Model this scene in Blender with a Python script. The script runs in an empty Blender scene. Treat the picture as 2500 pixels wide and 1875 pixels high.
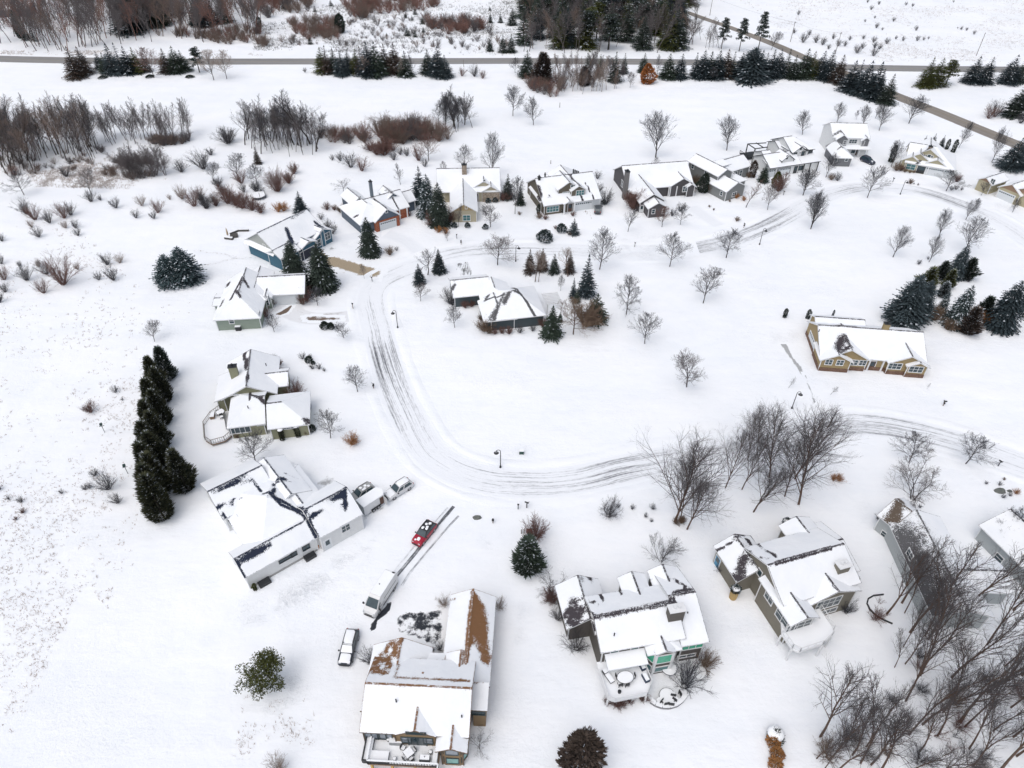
import bpy, math, random
import numpy as np
from mathutils import Vector, Matrix, noise as mnoise
R = random.Random(7)
rad = math.radians
scene = bpy.context.scene
COL = scene.collection
# ------------------------------------------------------------------ camera (drone, about 88 m up)
HCAM, PITCH, ROLL, FPX = 88.0, 40.3, 1.0, 1735.0
W0, H0 = 2500.0, 1875.0
RM = Matrix.Rotation(rad(90 - PITCH), 3, 'X') @ Matrix.Rotation(rad(ROLL), 3, 'Z')
cd = bpy.data.cameras.new('camera'); cam = bpy.data.objects.new('camera', cd); COL.objects.link(cam)
cam.matrix_world = Matrix.Translation((0, 0, HCAM)) @ RM.to_4x4()
cd.sensor_width = 36; cd.lens = FPX / W0 * 36; cd.clip_end = 5000; cd.clip_start = 0.5
scene.camera = cam
CP = Vector((0, 0, HCAM))
def ray(px, py):
    return (RM @ Vector(((px - W0 / 2) / FPX, -(py - H0 / 2) / FPX, -1))).normalized()
def G(px, py, z=0.0):                      # map reading on the survey photo -> point at height z
    d = ray(px, py); t = (z - HCAM) / d.z
    return CP + d * t
def proj(p):
    q = RM.transposed() @ (Vector(p) - CP)
    return (W0 / 2 + FPX * q.x / -q.z, H0 / 2 - FPX * q.y / -q.z)
TL = {'T1': (0, 0, 640), 'T2': (620, 0, 640), 'T3': (1240, 0, 640), 'T4': (1860, 0, 640), 'M1': (0, 460, 640), 'M2': (480, 400, 640),
      'M3': (1040, 380, 640), 'M4': (1480, 250, 640), 'M5': (1860, 460, 640), 'B1': (480, 800, 640), 'B2': (480, 1080, 640), 'B3': (800, 1395, 640),
      'B4': (1240, 1300, 640), 'B5': (1560, 1180, 640), 'B6': (1860, 1395, 640), 'B7': (1860, 920, 640), 'L1': (480, 1560, 640),
      'L2': (0, 920, 480), 'L6': (1040, 980, 640), 'R7': (2180, 330, 320), 'C1': (840, 1120, 240), 'C2': (820, 1360, 373.26), 'D1': (870, 1755, 360), 'S': (0, 0, 2500)}
def q(t, x, y):
    a = TL[t]; return (a[0] + x * a[2] / 2212.0, a[1] + y * a[2] / 2212.0)
# ------------------------------------------------------------------ materials
def NM(name):
    m = bpy.data.materials.new(name); m.use_nodes = True
    nt = m.node_tree; nt.nodes.clear()
    o = nt.nodes.new('ShaderNodeOutputMaterial'); b = nt.nodes.new('ShaderNodeBsdfPrincipled')
    nt.links.new(b.outputs[0], o.inputs[0]); b.inputs['Roughness'].default_value = .8
    return m, nt, b
class NT:
    def __init__(s, nt): s.nt = nt
    def n(s, t, **k):
        x = s.nt.nodes.new(t)
        for a, v in k.items(): setattr(x, a, v)
        return x
    def l(s, a, b): s.nt.links.new(a, b)
    def noise(s, vec, scale, detail=3, rough=.6):
        x = s.n('ShaderNodeTexNoise'); x.inputs['Scale'].default_value = scale; x.inputs['Detail'].default_value = detail
        x.inputs['Roughness'].default_value = rough
        if vec is not None: s.l(vec, x.inputs['Vector'])
        return x.outputs['Fac']
    def ramp(s, fac, pts):
        x = s.n('ShaderNodeValToRGB'); e = x.color_ramp.elements
        while len(e) < len(pts): e.new(.5)
        for i, (p, c) in enumerate(pts):
            e[i].position = p; e[i].color = (c, c, c, 1) if isinstance(c, (int, float)) else (*c, 1)
        s.l(fac, x.inputs[0]); return x.outputs[0]
    def mix(s, f, a, b):
        x = s.n('ShaderNodeMix', data_type='RGBA')
        if isinstance(f, (int, float)): x.inputs[0].default_value = f
        else: s.l(f, x.inputs[0])
        for i, v in ((6, a), (7, b)):
            if isinstance(v, tuple): x.inputs[i].default_value = (*v, 1)
            else: s.l(v, x.inputs[i])
        return x.outputs[2]
    def math(s, op, a, b=None, c=None):
        x = s.n('ShaderNodeMath', operation=op)
        for i, v in enumerate((a, b, c)):
            if v is None: continue
            if isinstance(v, (int, float)): x.inputs[i].default_value = v
            else: s.l(v, x.inputs[i])
        return x.outputs[0]
    def map(s, vec, sc=(1, 1, 1)):
        x = s.n('ShaderNodeMapping'); x.inputs['Scale'].default_value = sc; s.l(vec, x.inputs[0]); return x.outputs[0]
    def bump(s, h, st, dist, b):
        x = s.n('ShaderNodeBump'); x.inputs['Strength'].default_value = st; x.inputs['Distance'].default_value = dist
        s.l(h, x.inputs['Height']); s.l(x.outputs[0], b.inputs['Normal'])
SNOW = (.85, .875, .905)
MATS = {}
def flat(name, c, rough=.7, metal=0, var=.12, nscale=3.0, spec=None):
    if name in MATS: return MATS[name]
    m, nt, b = NM(name); k = NT(nt)
    tc = k.n('ShaderNodeTexCoord').outputs['Object']
    f = k.noise(tc, nscale, 4)
    d = tuple(x * (1 - var) for x in c); u = tuple(min(1, x * (1 + var)) for x in c)
    k.l(k.mix(f, d, u), b.inputs['Base Color']); b.inputs['Roughness'].default_value = rough; b.inputs['Metallic'].default_value = metal
    MATS[name] = m; return m
def snow_nodes(k):
    """shared snow look in world space: colour and relief, so sheets laid on it blend in"""
    P = k.n('ShaderNodeNewGeometry').outputs['Position']
    big = k.noise(P, .028, 4); mid = k.noise(P, .22, 6, .62); fine = k.noise(P, 2.4, 4, .7); drift = k.noise(k.map(P, (.35, 1.0, 1)), .12, 5, .6)
    msk = k.ramp(k.noise(P, .045, 4), [(.47, 0.0), (.62, 1.0)])          # wind-scoured, trodden areas
    c = k.mix(k.ramp(mid, [(.32, 0.), (.7, 1.)]), (.835, .865, .905), (.885, .905, .93))
    c = k.mix(k.ramp(drift, [(.42, .0), (.62, .8)]), c, (.90, .915, .935))
    dirt = k.math('MULTIPLY', k.ramp(fine, [(.58, 0.), (.72, 1.)]), k.math('MULTIPLY', msk, .22))
    c = k.mix(dirt, c, (.44, .45, .47))
    c = k.mix(k.ramp(big, [(.40, .0), (.66, .5)]), c, (.80, .835, .88))  # bluish-grey tone put into the colour as extra shading of the relief
    h = k.math('ADD', k.math('MULTIPLY', mid, 1.2), k.math('ADD', k.math('MULTIPLY', drift, 1.6), k.math('MULTIPLY', k.math('MULTIPLY', fine, msk), .5)))
    return c, h
def snow_mat():
    m, nt, b = NM('snow'); k = NT(nt); c, h = snow_nodes(k)
    k.l(c, b.inputs['Base Color']); b.inputs['Roughness'].default_value = .9
    k.bump(h, .6, .4, b)
    return m
M_SNOW = snow_mat()
def snowcap():
    m, nt, b = NM('snow_cover'); k = NT(nt); P = k.n('ShaderNodeNewGeometry').outputs['Position']
    f = k.noise(P, .8, 4); k.l(k.mix(f, (.84, .865, .895), (.9, .915, .935)), b.inputs['Base Color']); k.bump(f, .3, .2, b); return m
M_CAP = snowcap()
def roof_mat(name, c):
    m, nt, b = NM(name); k = NT(nt)
    P = k.n('ShaderNodeNewGeometry').outputs['Position']
    at = k.n('ShaderNodeAttribute', attribute_name='bare').outputs['Fac']
    n1 = k.noise(P, 1.3, 6, .75); n2 = k.noise(k.map(P, (1, 1, .3)), 7, 3, .8); n3 = k.noise(P, .22, 4)
    v = k.math('ADD', at, k.math('MULTIPLY', k.math('SUBTRACT', n1, .5), .9))
    v = k.math('ADD', v, k.math('MULTIPLY', k.math('SUBTRACT', n2, .5), 1.3))
    msk = k.ramp(v, [(.50, 0.), (.62, 1.)])
    n4 = k.noise(P, 9, 4, .7)
    sh = k.mix(n4, tuple(x * .65 for x in c), tuple(min(1, x * 1.35) for x in c))
    sn = k.mix(k.ramp(n3, [(.40, 0.), (.72, 1.)]), (.855, .875, .90), (.78, .81, .85))
    k.l(k.mix(msk, sn, sh), b.inputs['Base Color']); b.inputs['Roughness'].default_value = .85
    k.bump(k.math('ADD', k.noise(P, .7, 3), k.math('MULTIPLY', msk, -.6)), .5, .22, b)
    return m
def siding(name, c, vert=False):
    if name in MATS: return MATS[name]
    m, nt, b = NM(name); k = NT(nt)
    P = k.n('ShaderNodeTexCoord').outputs['Object']
    w = k.n('ShaderNodeTexWave'); w.bands_direction = 'X' if vert else 'Z'; w.inputs['Scale'].default_value = 1.2 if vert else 1.7
    w.inputs['Distortion'].default_value = 0; k.l(P, w.inputs[0])
    f = k.noise(P, 1.5, 4)
    base = k.mix(f, tuple(x * .9 for x in c), tuple(min(1, x * 1.1) for x in c))
    k.l(k.mix(k.ramp(w.outputs['Fac'], [(.02, .38), (.2, 0.)]), base, tuple(x * .55 for x in c)), b.inputs['Base Color'])
    k.bump(w.outputs['Fac'], .4, .05, b); MATS[name] = m; return m
def brick(name, c1, c2):
    if name in MATS: return MATS[name]
    m, nt, b = NM(name); k = NT(nt)
    P = k.n('ShaderNodeTexCoord').outputs['Object']
    x = k.n('ShaderNodeTexVoronoi'); x.inputs['Scale'].default_value = 3.2; k.l(k.map(P, (1, 1, 2.2)), x.inputs[0])
    k.l(k.mix(k.ramp(x.outputs['Color'], [(.2, 0.), (.8, 1.)]), c1, c2), b.inputs['Base Color']); MATS[name] = m; return m
def glass_mat():
    m, nt, b = NM('window_glass'); k = NT(nt); P = k.n('ShaderNodeTexCoord').outputs['Object']
    k.l(k.mix(k.noise(P, .9, 2), (.012, .02, .028), (.055, .095, .11)), b.inputs['Base Color'])
    b.inputs['Roughness'].default_value = .08; b.inputs['Specular IOR Level'].default_value = .6; return m
M_GLASS = glass_mat()
M_WHITE = flat('white_trim', (.72, .73, .74), .6, var=.05)
M_DARK = flat('dark_metal', (.018, .02, .023), .5)
M_GDOOR = flat('garage_door', (.62, .65, .67), .6, var=.05)
M_BLACK = flat('black_trim', (.02, .022, .024), .6)
M_CONC = flat('concrete', (.33, .33, .32), .9)
M_WOOD = flat('wood', (.22, .15, .10), .8)
M_BROWND = flat('brown_door', (.09, .045, .03), .7)
# ------------------------------------------------------------------ mesh building
class MB:
    def __init__(s): s.v = []; s.f = []; s.m = []; s.a = []
    def quad(s, p, mi=0, a=0.0):
        b = len(s.v); s.v += [tuple(x) for x in p]; s.a += [a] * len(p); s.f.append(tuple(range(b, b + len(p)))); s.m.append(mi)
    def box(s, x0, x1, y0, y1, z0, z1, mi=0, M=None):
        c = [Vector((x, y, z)) for z in (z0, z1) for y in (y0, y1) for x in (x0, x1)]
        if M: c = [M @ p for p in c]
        b = len(s.v); s.v += [tuple(p) for p in c]; s.a += [0.0] * 8
        for f in ((0, 2, 3, 1), (4, 5, 7, 6), (0, 1, 5, 4), (2, 6, 7, 3), (0, 4, 6, 2), (1, 3, 7, 5)):
            s.f.append(tuple(b + i for i in f)); s.m.append(mi)
    def bar(s, p, r, w, h=None, mi=0):       # rectangular bar from p to r
        p, r = Vector(p), Vector(r); d = (r - p); L = d.length
        if L < 1e-6: return
        z = d / L; up = Vector((0, 0, 1)) if abs(z.z) < .95 else Vector((1, 0, 0))
        x = z.cross(up).normalized(); y = x.cross(z)
        M = Matrix((( x.x, y.x, z.x, p.x), (x.y, y.y, z.y, p.y), (x.z, y.z, z.z, p.z), (0, 0, 0, 1)))
        h = h or w; s.box(-w / 2, w / 2, -h / 2, h / 2, 0, L, mi, M)
    def tube(s, p, r, r0, r1, n=5, mi=0, cap=False):
        p, r = Vector(p), Vector(r); d = r - p
        if d.length < 1e-6: return
        z = d.normalized(); up = Vector((0, 0, 1)) if abs(z.z) < .9 else Vector((1, 0, 0))
        x = z.cross(up).normalized(); y = z.cross(x); b = len(s.v)
        for (c, rr) in ((p, r0), (r, r1)):
            for i in range(n):
                t = 2 * math.pi * i / n; s.v.append(tuple(c + x * (rr * math.cos(t)) + y * (rr * math.sin(t)))); s.a.append(0.0)
        for i in range(n):
            j = (i + 1) % n; s.f.append((b + i, b + j, b + n + j, b + n + i)); s.m.append(mi)
        if cap:
            s.f.append(tuple(b + n + i for i in range(n))); s.m.append(mi)
            s.f.append(tuple(b + n - 1 - i for i in range(n))); s.m.append(mi)
    def prism(s, poly, z0, z1, mi=0, mtop=None):
        n = len(poly); b = len(s.v)
        s.v += [(x, y, z0) for x, y in poly] + [(x, y, z1) for x, y in poly]; s.a += [0.0] * (2 * n)
        for i in range(n):
            j = (i + 1) % n; s.f.append((b + i, b + j, b + n + j, b + n + i)); s.m.append(mi)
        s.f.append(tuple(b + n + i for i in range(n))); s.m.append(mi if mtop is None else mtop)
        s.f.append(tuple(b + n - 1 - i for i in range(n))); s.m.append(mi)
    def dome(s, c, rx, ry, rz, mi=0, n=10, k=4, jit=0, full=False, rnd=R):
        b0 = -k if full else 0
        rows = []
        for i in range(b0, k + 1):
            t = math.pi / 2 * i / k; row = []
            for j in range(n):
                p = 2 * math.pi * j / n; jj = 1 + rnd.uniform(-jit, jit)
                row.append(len(s.v)); s.v.append((c[0] + rx * math.cos(t) * math.cos(p) * jj, c[1] + ry * math.cos(t) * math.sin(p) * jj, c[2] + rz * math.sin(t) * jj)); s.a.append(0.0)
            rows.append(row)
        for a, e in zip(rows, rows[1:]):
            for j in range(n):
                l = (j + 1) % n; s.f.append((a[j], a[l], e[l], e[j])); s.m.append(mi)
    def mesh(s, name, mats, smooth=False, attr=False):
        me = bpy.data.meshes.new(name); me.from_pydata(s.v, [], s.f)
        for m in mats: me.materials.append(m)
        if len(mats) > 1: me.polygons.foreach_set('material_index', s.m)
        if attr:
            a = me.attributes.new('bare', 'FLOAT', 'POINT'); a.data.foreach_set('value', s.a)
        if smooth: me.polygons.foreach_set('use_smooth', [True] * len(s.f))
        me.update(); return me
    def build(s, name, mats, parent=None, smooth=False, attr=False, loc=None, rz=0):
        if not isinstance(mats, (list, tuple)): mats = [mats]
        return mk(name, s.mesh(name, mats, smooth, attr), parent, loc, rz)
def mk(name, me, parent=None, loc=None, rz=0):
    o = bpy.data.objects.new(name, me); COL.objects.link(o)
    if loc is not None: o.location = loc
    if rz: o.rotation_euler = (0, 0, rz)
    if parent: o.parent = parent
    return o
def tag(o, label=None, cat=None, group=None, kind=None):
    for k_, v in (('label', label), ('category', cat), ('group', group), ('kind', kind)):
        if v: o[k_] = v
    return o
def empty(name, loc, rz=0, label=None, cat=None, group=None):
    o = bpy.data.objects.new(name, None); COL.objects.link(o); o.location = loc; o.rotation_euler = (0, 0, rz)
    o.empty_display_size = .5
    return tag(o, label, cat, group)
# ------------------------------------------------------------------ light
w = bpy.data.worlds.new('World'); scene.world = w; w.use_nodes = True; nt = w.node_tree
bg = nt.nodes['Background']; sky = nt.nodes.new('ShaderNodeTexSky'); sky.sky_type = 'NISHITA'; sky.sun_disc = False
SUN_EL, SUN_AZ = 62, 215
sky.sun_elevation = rad(SUN_EL); sky.sun_rotation = rad(SUN_AZ); sky.air_density = 1.0; sky.dust_density = 4.0; sky.ozone_density = 1.0
hs = nt.nodes.new('ShaderNodeHueSaturation'); hs.inputs['Saturation'].default_value = .5; hs.inputs['Value'].default_value = 1.0
nt.links.new(sky.outputs[0], hs.inputs['Color']); nt.links.new(hs.outputs[0], bg.inputs[0]); bg.inputs[1].default_value = .15
sd = bpy.data.lights.new('sun', 'SUN'); sd.energy = .5; sd.angle = rad(80); sd.color = (1, .97, .93)
so = bpy.data.objects.new('sun', sd); COL.objects.link(so)
az = rad(SUN_AZ); sv = Vector((math.sin(az) * math.cos(rad(SUN_EL)), math.cos(az) * math.cos(rad(SUN_EL)), math.sin(rad(SUN_EL))))
so.rotation_euler = sv.to_track_quat('Z', 'Y').to_euler(); so.location = (0, 0, 200)
scene.view_settings.view_transform = 'Standard'; scene.view_settings.look = 'None'; scene.view_settings.gamma = 1
scene.view_settings.exposure = 0.15
# ------------------------------------------------------------------ ground, roads
def sheet(name, x0, x1, y0, y1, z, m, nx=1, ny=1):
    b = MB(); b.quad([(x0, y0, z), (x1, y0, z), (x1, y1, z), (x0, y1, z)]); return b.build(name, m)
tag(sheet('ground', -1500, 1500, -200, 2500, 0, M_SNOW), 'snow covered ground with wind-scoured and trodden areas', kind='structure')
def catmull(P, step):
    out = []
    for i in range(len(P) - 1):
        p0, p1, p2, p3 = P[max(i - 1, 0)], P[i], P[i + 1], P[min(i + 2, len(P) - 1)]
        n = max(1, int((p2[0] - p1[0]).length / step)) if isinstance(p1[0], Vector) else 1
        for k_ in range(n):
            t = k_ / n; c = [2 * p1[j] for j in range(len(p1))]
            out.append([.5 * (2 * p1[j] + (p2[j] - p0[j]) * t + (2 * p0[j] - 5 * p1[j] + 4 * p2[j] - p3[j]) * t * t + (3 * p1[j] - p0[j] - 3 * p2[j] + p3[j]) * t ** 3) for j in range(len(p1))])
    out.append(list(P[-1])); return out
def smooth_line(C, n):
    for _ in range(n):
        D = [c[0].copy() for c in C]
        for i in range(1, len(C) - 1): C[i][0] = (D[i - 1] + D[i] * 2 + D[i + 1]) / 4
    return C
def ribbon(name, pts, z, mat, step=3.0, label=None, sm=0, nu=8):
    """pts: (point, width, darkness)"""
    C = catmull([(G(*p), w_, d_) for p, w_, d_ in pts], step)
    C = smooth_line(C, sm); vs, fs, uv, da = [], [], [], []; L = 0
    for i, (p, w_, d_) in enumerate(C):
        a = C[max(i - 1, 0)][0]; b = C[min(i + 1, len(C) - 1)][0]; t = (b - a); t.z = 0; t.normalize(); n = Vector((-t.y, t.x, 0))
        if i: L += (p - C[i - 1][0]).length
        for j in range(nu + 1):
            u = j / nu; x = p + n * ((u - .5) * w_); vs.append((x.x, x.y, z)); uv.append((u * w_, L)); da.append(d_ if 0 < j < nu else 0.0)
    for i in range(len(C) - 1):
        for j in range(nu):
            a = i * (nu + 1) + j; fs.append((a, a + 1, a + nu + 2, a + nu + 1))
    me = bpy.data.meshes.new(name); me.from_pydata(vs, [], fs); me.materials.append(mat)
    ul = me.uv_layers.new(name='UVMap'); li = np.empty(len(me.loops), dtype=np.int32); me.loops.foreach_get('vertex_index', li)
    ul.data.foreach_set('uv', np.array(uv, dtype=np.float32)[li].ravel())
    at = me.attributes.new('bare', 'FLOAT', 'POINT'); at.data.foreach_set('value', da)
    if me.polygons[0].normal.z < 0: me.flip_normals()
    o = mk(name, me); return tag(o, label, kind='structure')
def track_mat(name, dark, sx=3.2, sy=.10, packed=(.80, .825, .86), edge=True, hi=.14, cut=.60):
    m, nt, b = NM(name); k = NT(nt)
    U = k.n('ShaderNodeTexCoord').outputs['UV']; at = k.n('ShaderNodeAttribute', attribute_name='bare').outputs['Fac']
    wob = k.noise(k.map(U, (.0, .05, 1)), 1, 2); sep = k.n('ShaderNodeSeparateXYZ'); k.l(U, sep.inputs[0])
    cmb = k.n('ShaderNodeCombineXYZ'); k.l(k.math('ADD', sep.outputs[0], k.math('MULTIPLY', wob, 1.6)), cmb.inputs[0]); k.l(sep.outputs[1], cmb.inputs[1]); U2 = cmb.outputs[0]
    n1 = k.noise(k.map(U2, (sx, sy * .22, 1)), 1, 5, .72); n2 = k.noise(k.map(U2, (2.2, .55, 1)), 1.2, 6, .8)
    n3 = k.noise(k.map(U2, (.8, .02, 1)), 1, 3, .6)
    v = k.math('ADD', k.math('MULTIPLY', n1, .55), k.math('ADD', k.math('MULTIPLY', n2, .28), k.math('MULTIPLY', n3, .28)))
    v = k.math('ADD', v, k.math('MULTIPLY', k.math('SUBTRACT', at, .5), .42))
    msk = k.ramp(v, [(cut, 0.), (cut + hi, 1.)])
    c = k.mix(msk, packed, k.mix(n2, tuple(x * .6 for x in dark), tuple(x * 1.5 for x in dark)))
    sc_, sh = snow_nodes(k)
    k.l(k.mix(k.ramp(at, [(.0, 0.), (.3, 1.)]), sc_, c), b.inputs['Base Color']); b.inputs['Roughness'].default_value = .9
    k.bump(k.math('SUBTRACT', k.math('MULTIPLY', sh, 1.0), k.math('MULTIPLY', v, .5)), .5, .3, b); return m
MT_LOOP = track_mat('snowy_road', (.125, .13, .145), 3.6, .14, hi=.13, packed=(.815, .84, .875), cut=.60)
loop = [('B7', 2400, 800, 0.35), ('B7', 2212, 748, 0.40), ('B7', 1900, 625, 0.40), ('B7', 1500, 500, 0.50), ('B7', 1000, 405, 0.55), ('B7', 600, 400, 0.50), ('S', 1560, 980, 0.46), ('L6', 2000, 490, 0.48), ('L6', 1600, 590, 0.56),
        ('L6', 1200, 675, 0.46), ('L6', 900, 715, 0.48), ('L6', 600, 690, 0.46), ('L6', 300, 615, 0.36), ('L6', 100, 510, 0.36), ('L6', -20, 400, 0.38), ('B1', 1900, 960, 0.44), ('B1', 1750, 700, 0.49),
        ('B1', 1650, 450, 0.54), ('B1', 1580, 230, 0.59), ('B1', 1525, 0, 0.39), ('M2', 1470, 1230, 0.42), ('M2', 1455, 1110, 0.34), ('M2', 1500, 1010, 0.34), ('M2', 1610, 945, 0.48), ('M2', 1800, 880, 0.38), ('M2', 2000, 800, 0.30),
        ('M3', 200, 815, 0.45), ('M3', 500, 793, 0.48), ('M3', 900, 790, 0.40), ('M3', 1400, 803, 0.40), ('M4', 400, 1265, 0.40), ('M4', 700, 1240, 0.58), ('M4', 1000, 1180, 0.50), ('M4', 1250, 1095, 0.52), ('M4', 1450, 1000, 0.55),
        ('M4', 1650, 890, 0.40), ('M4', 1850, 785, 0.40), ('M4', 2000, 735, 0.50), ('T4', 750, 1580, 0.52), ('T4', 900, 1568, 0.44), ('T4', 1100, 1580, 0.42), ('R7', 300, 900, 0.46), ('R7', 600, 965, 0.58), ('R7', 1200, 1185, 0.54), ('R7', 1700, 1380, 0.41), ('R7', 2150, 1660, 0.41), ('M5', 2400, 530, 0.36)]
ribbon('road', [(q(t, x, y), 6.6, d + .14) for t, x, y, d in loop], .004, MT_LOOP, 2.0, 'snow packed loop road with dark tyre streaks through the estate', 6)
def bank(pts, off, lab, seed):
    rn = random.Random(seed); C = smooth_line(catmull([(G(*p), 0, 0) for p in pts], 2.0), 6); b = MB(); rows = []
    for i, c in enumerate(C):
        a, e = C[max(i - 1, 0)][0], C[min(i + 1, len(C) - 1)][0]; t = e - a; t.z = 0; t.normalize(); n = Vector((-t.y, t.x, 0)); h_ = max(.015, .07 + .16 * mnoise.noise((c[0].x * .12, c[0].y * .12, seed))); w_ = .9 + .4 * mnoise.noise((c[0].x * .2, c[0].y * .2, seed + 5)); row = []
        for k in range(7):
            u = k / 6; p = c[0] + n * (off + (u - .5) * 2 * w_); row.append(len(b.v)); b.v.append((p.x, p.y, .002 + h_ * math.sin(math.pi * u) ** 1.5 + (.03 * rn.random() if 0 < k < 6 else 0))); b.a.append(0.0)
        rows.append(row)
    for r0, r1 in zip(rows, rows[1:]):
        for k in range(6): b.f.append((r0[k], r0[k + 1], r1[k + 1], r1[k])); b.m.append(0)
    o = b.build('snow_bank', M_SNOW, smooth=True); o.data.flip_normals() if o.data.polygons[0].normal.z < 0 else None
    return tag(o, lab, kind='structure')
LP = [q(t, x, y) for t, x, y, d in loop]
bank(LP, 4.4, 'low ploughed snow bank along one edge of the loop road', 1); bank(LP, -4.4, 'low ploughed snow bank along the other edge of the loop road', 2)
def asphalt():
    m, nt, b = NM('cleared_asphalt'); k = NT(nt)
    U = k.n('ShaderNodeTexCoord').outputs['UV']; at = k.n('ShaderNodeAttribute', attribute_name='bare').outputs['Fac']
    n1 = k.noise(k.map(U, (1.6, .02, 1)), 1, 4, .6); n2 = k.noise(k.map(U, (1, 1, 1)), .6, 4)
    c = k.mix(k.ramp(n1, [(.3, 0.), (.7, 1.)]), (.15, .15, .152), (.27, .265, .26)); c = k.mix(k.math('MULTIPLY', n2, .35), c, (.38, .37, .36))
    sep = k.n('ShaderNodeSeparateXYZ'); k.l(U, sep.inputs[0]); x = sep.outputs[0]
    ln = k.math('LESS_THAN', k.math('ABSOLUTE', k.math('SUBTRACT', x, 4.4)), .12)
    c = k.mix(k.math('MULTIPLY', ln, .55), c, (.30, .24, .10))
    v = k.math('ADD', at, k.math('MULTIPLY', k.math('SUBTRACT', n2, .5), .5))
    k.l(k.mix(k.ramp(v, [(.25, 0.), (.6, 1.)]), snow_nodes(k)[0], c), b.inputs['Base Color']); return m
MA = asphalt()
ribbon('highway', [(q(*p), 8.8, 1) for p in (('T1', -400, 480), ('T1', 0, 496), ('T1', 560, 509), ('T1', 1400, 519), ('T1', 2212, 519), ('T2', 1100, 517), ('T2', 2212, 514), ('T3', 800, 519), ('T3', 1600, 527), ('T4', 300, 556), ('T4', 800, 570), ('T4', 1400, 580), ('T4', 2212, 589), ('T4', 2500, 592))], .006, MA, 8, 'cleared grey two lane highway across the top', nu=12)
def asph2():
    m = MA.copy(); m.name = 'salted_asphalt'
    for n in m.node_tree.nodes:
        if n.type == 'MIX' and n.data_type == 'RGBA':
            for i in (6, 7):
                v = n.inputs[i]
                if not v.is_linked and max(v.default_value[:3]) < .3 and v.default_value[2] > .11: v.default_value = (v.default_value[0] * .95, v.default_value[1] * .84, v.default_value[2] * .72, 1)
    return m
ribbon('side_road', [(q(*p), w_, 1) for p, w_ in ((('T3', 1500, 100), 5), (('T3', 1700, 172), 5), (('T3', 1830, 215), 5), (('T4', 130, 385), 6), (('T4', 320, 470), 6.5), (('T4', 700, 620), 7), (('T4', 1110, 800), 7.6), (('T4', 1500, 952), 7.6), (('T4', 1900, 1118), 7.6), (('T4', 2212, 1245), 7.6), (('T4', 2500, 1370), 7.6))], .010, asph2(), 6, 'brown grey cleared side road running diagonally at upper right', nu=12)
def patch_mat(name, dark, lo=.55, hi=.7, sc=(1, 1, 1), s=.35):
    m, nt, b = NM(name); k = NT(nt); P = k.n('ShaderNodeNewGeometry').outputs['Position']; at = k.n('ShaderNodeAttribute', attribute_name='bare').outputs['Fac']
    n1 = k.noise(k.map(P, sc), s, 7, .72); n2 = k.noise(P, 5, 3)
    v = k.math('ADD', n1, k.math('MULTIPLY', k.math('SUBTRACT', at, .5), .6))
    sc_, sh = snow_nodes(k)
    k.l(k.mix(k.ramp(v, [(lo, 0.), (hi, 1.)]), sc_, k.mix(n2, tuple(x * .6 for x in dark), tuple(x * 1.5 for x in dark))), b.inputs['Base Color'])
    b.inputs['Roughness'].default_value = .85; k.bump(sh, .45, .3, b); return m
def area(name, tile, poly, z, mat, dark=.8, label=None, step=.8, fade=1.2):
    """irregular ground patch: grid clipped to polygon, fading at its rim"""
    P = [G(*q(tile, *p)) for p in poly]; xs = [p.x for p in P]; ys = [p.y for p in P]
    def sd(x, y):
        ins = False; d = 1e9; n = len(P)
        for i in range(n):
            a, b = P[i], P[(i + 1) % n]
            if (a.y > y) != (b.y > y) and x < (b.x - a.x) * (y - a.y) / (b.y - a.y) + a.x: ins = not ins
            ex, ey = b.x - a.x, b.y - a.y; t = max(0, min(1, ((x - a.x) * ex + (y - a.y) * ey) / (ex * ex + ey * ey + 1e-9)))
            d = min(d, math.hypot(x - a.x - ex * t, y - a.y - ey * t))
        return d if ins else -d
    x0, y0 = min(xs) - 1.5, min(ys) - 1.5; nx = int((max(xs) + 1.5 - x0) / step) + 1; ny = int((max(ys) + 1.5 - y0) / step) + 1
    S = [[sd(x0 + i * step, y0 + j * step) for i in range(nx + 1)] for j in range(ny + 1)]
    vs, at, fs, idx = [], [], [], {}
    def vid(i, j):
        if (i, j) not in idx:
            idx[(i, j)] = len(vs); vs.append((x0 + i * step, y0 + j * step, z)); at.append(max(0, min(1, S[j][i] / fade)) * dark)
        return idx[(i, j)]
    for j in range(ny):
        for i in range(nx):
            if max(S[j][i], S[j][i + 1], S[j + 1][i], S[j + 1][i + 1]) > -step: fs.append((vid(i, j), vid(i + 1, j), vid(i + 1, j + 1), vid(i, j + 1)))
    me = bpy.data.meshes.new(name); me.from_pydata(vs, [], fs); me.materials.append(mat)
    a = me.attributes.new('bare', 'FLOAT', 'POINT'); a.data.foreach_set('value', at)
    return tag(mk(name, me), label, kind='structure')
MP_ASPH = patch_mat('bare_driveway_asphalt', (.022, .026, .035), .50, .60, (1, 1, 1), .55)
MP_TAN = patch_mat('gravel_driveway', (.33, .27, .19), .30, .50, (1, 1, 1), .9)
MP_BRN = patch_mat('wet_brown_driveway', (.14, .10, .075), .48, .62, (1, 1, 1), .5)
MP_GREY = patch_mat('shovelled_concrete', (.36, .37, .38), .36, .62, (1, 1, 1), .8)
area('driveway', 'M2', [(940, 790), (1090, 705), (1170, 780), (1380, 840), (1570, 900), (1530, 965), (1380, 945), (1190, 885), (1000, 850)], .014, MP_TAN, 1.0, 'tan cleared driveway of the blue house')
area('driveway', 'M2', [(1080, 700), (1150, 690), (1200, 720), (1130, 760)], .018, MP_GREY, .8, 'grey shovelled apron beside the blue house')
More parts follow.
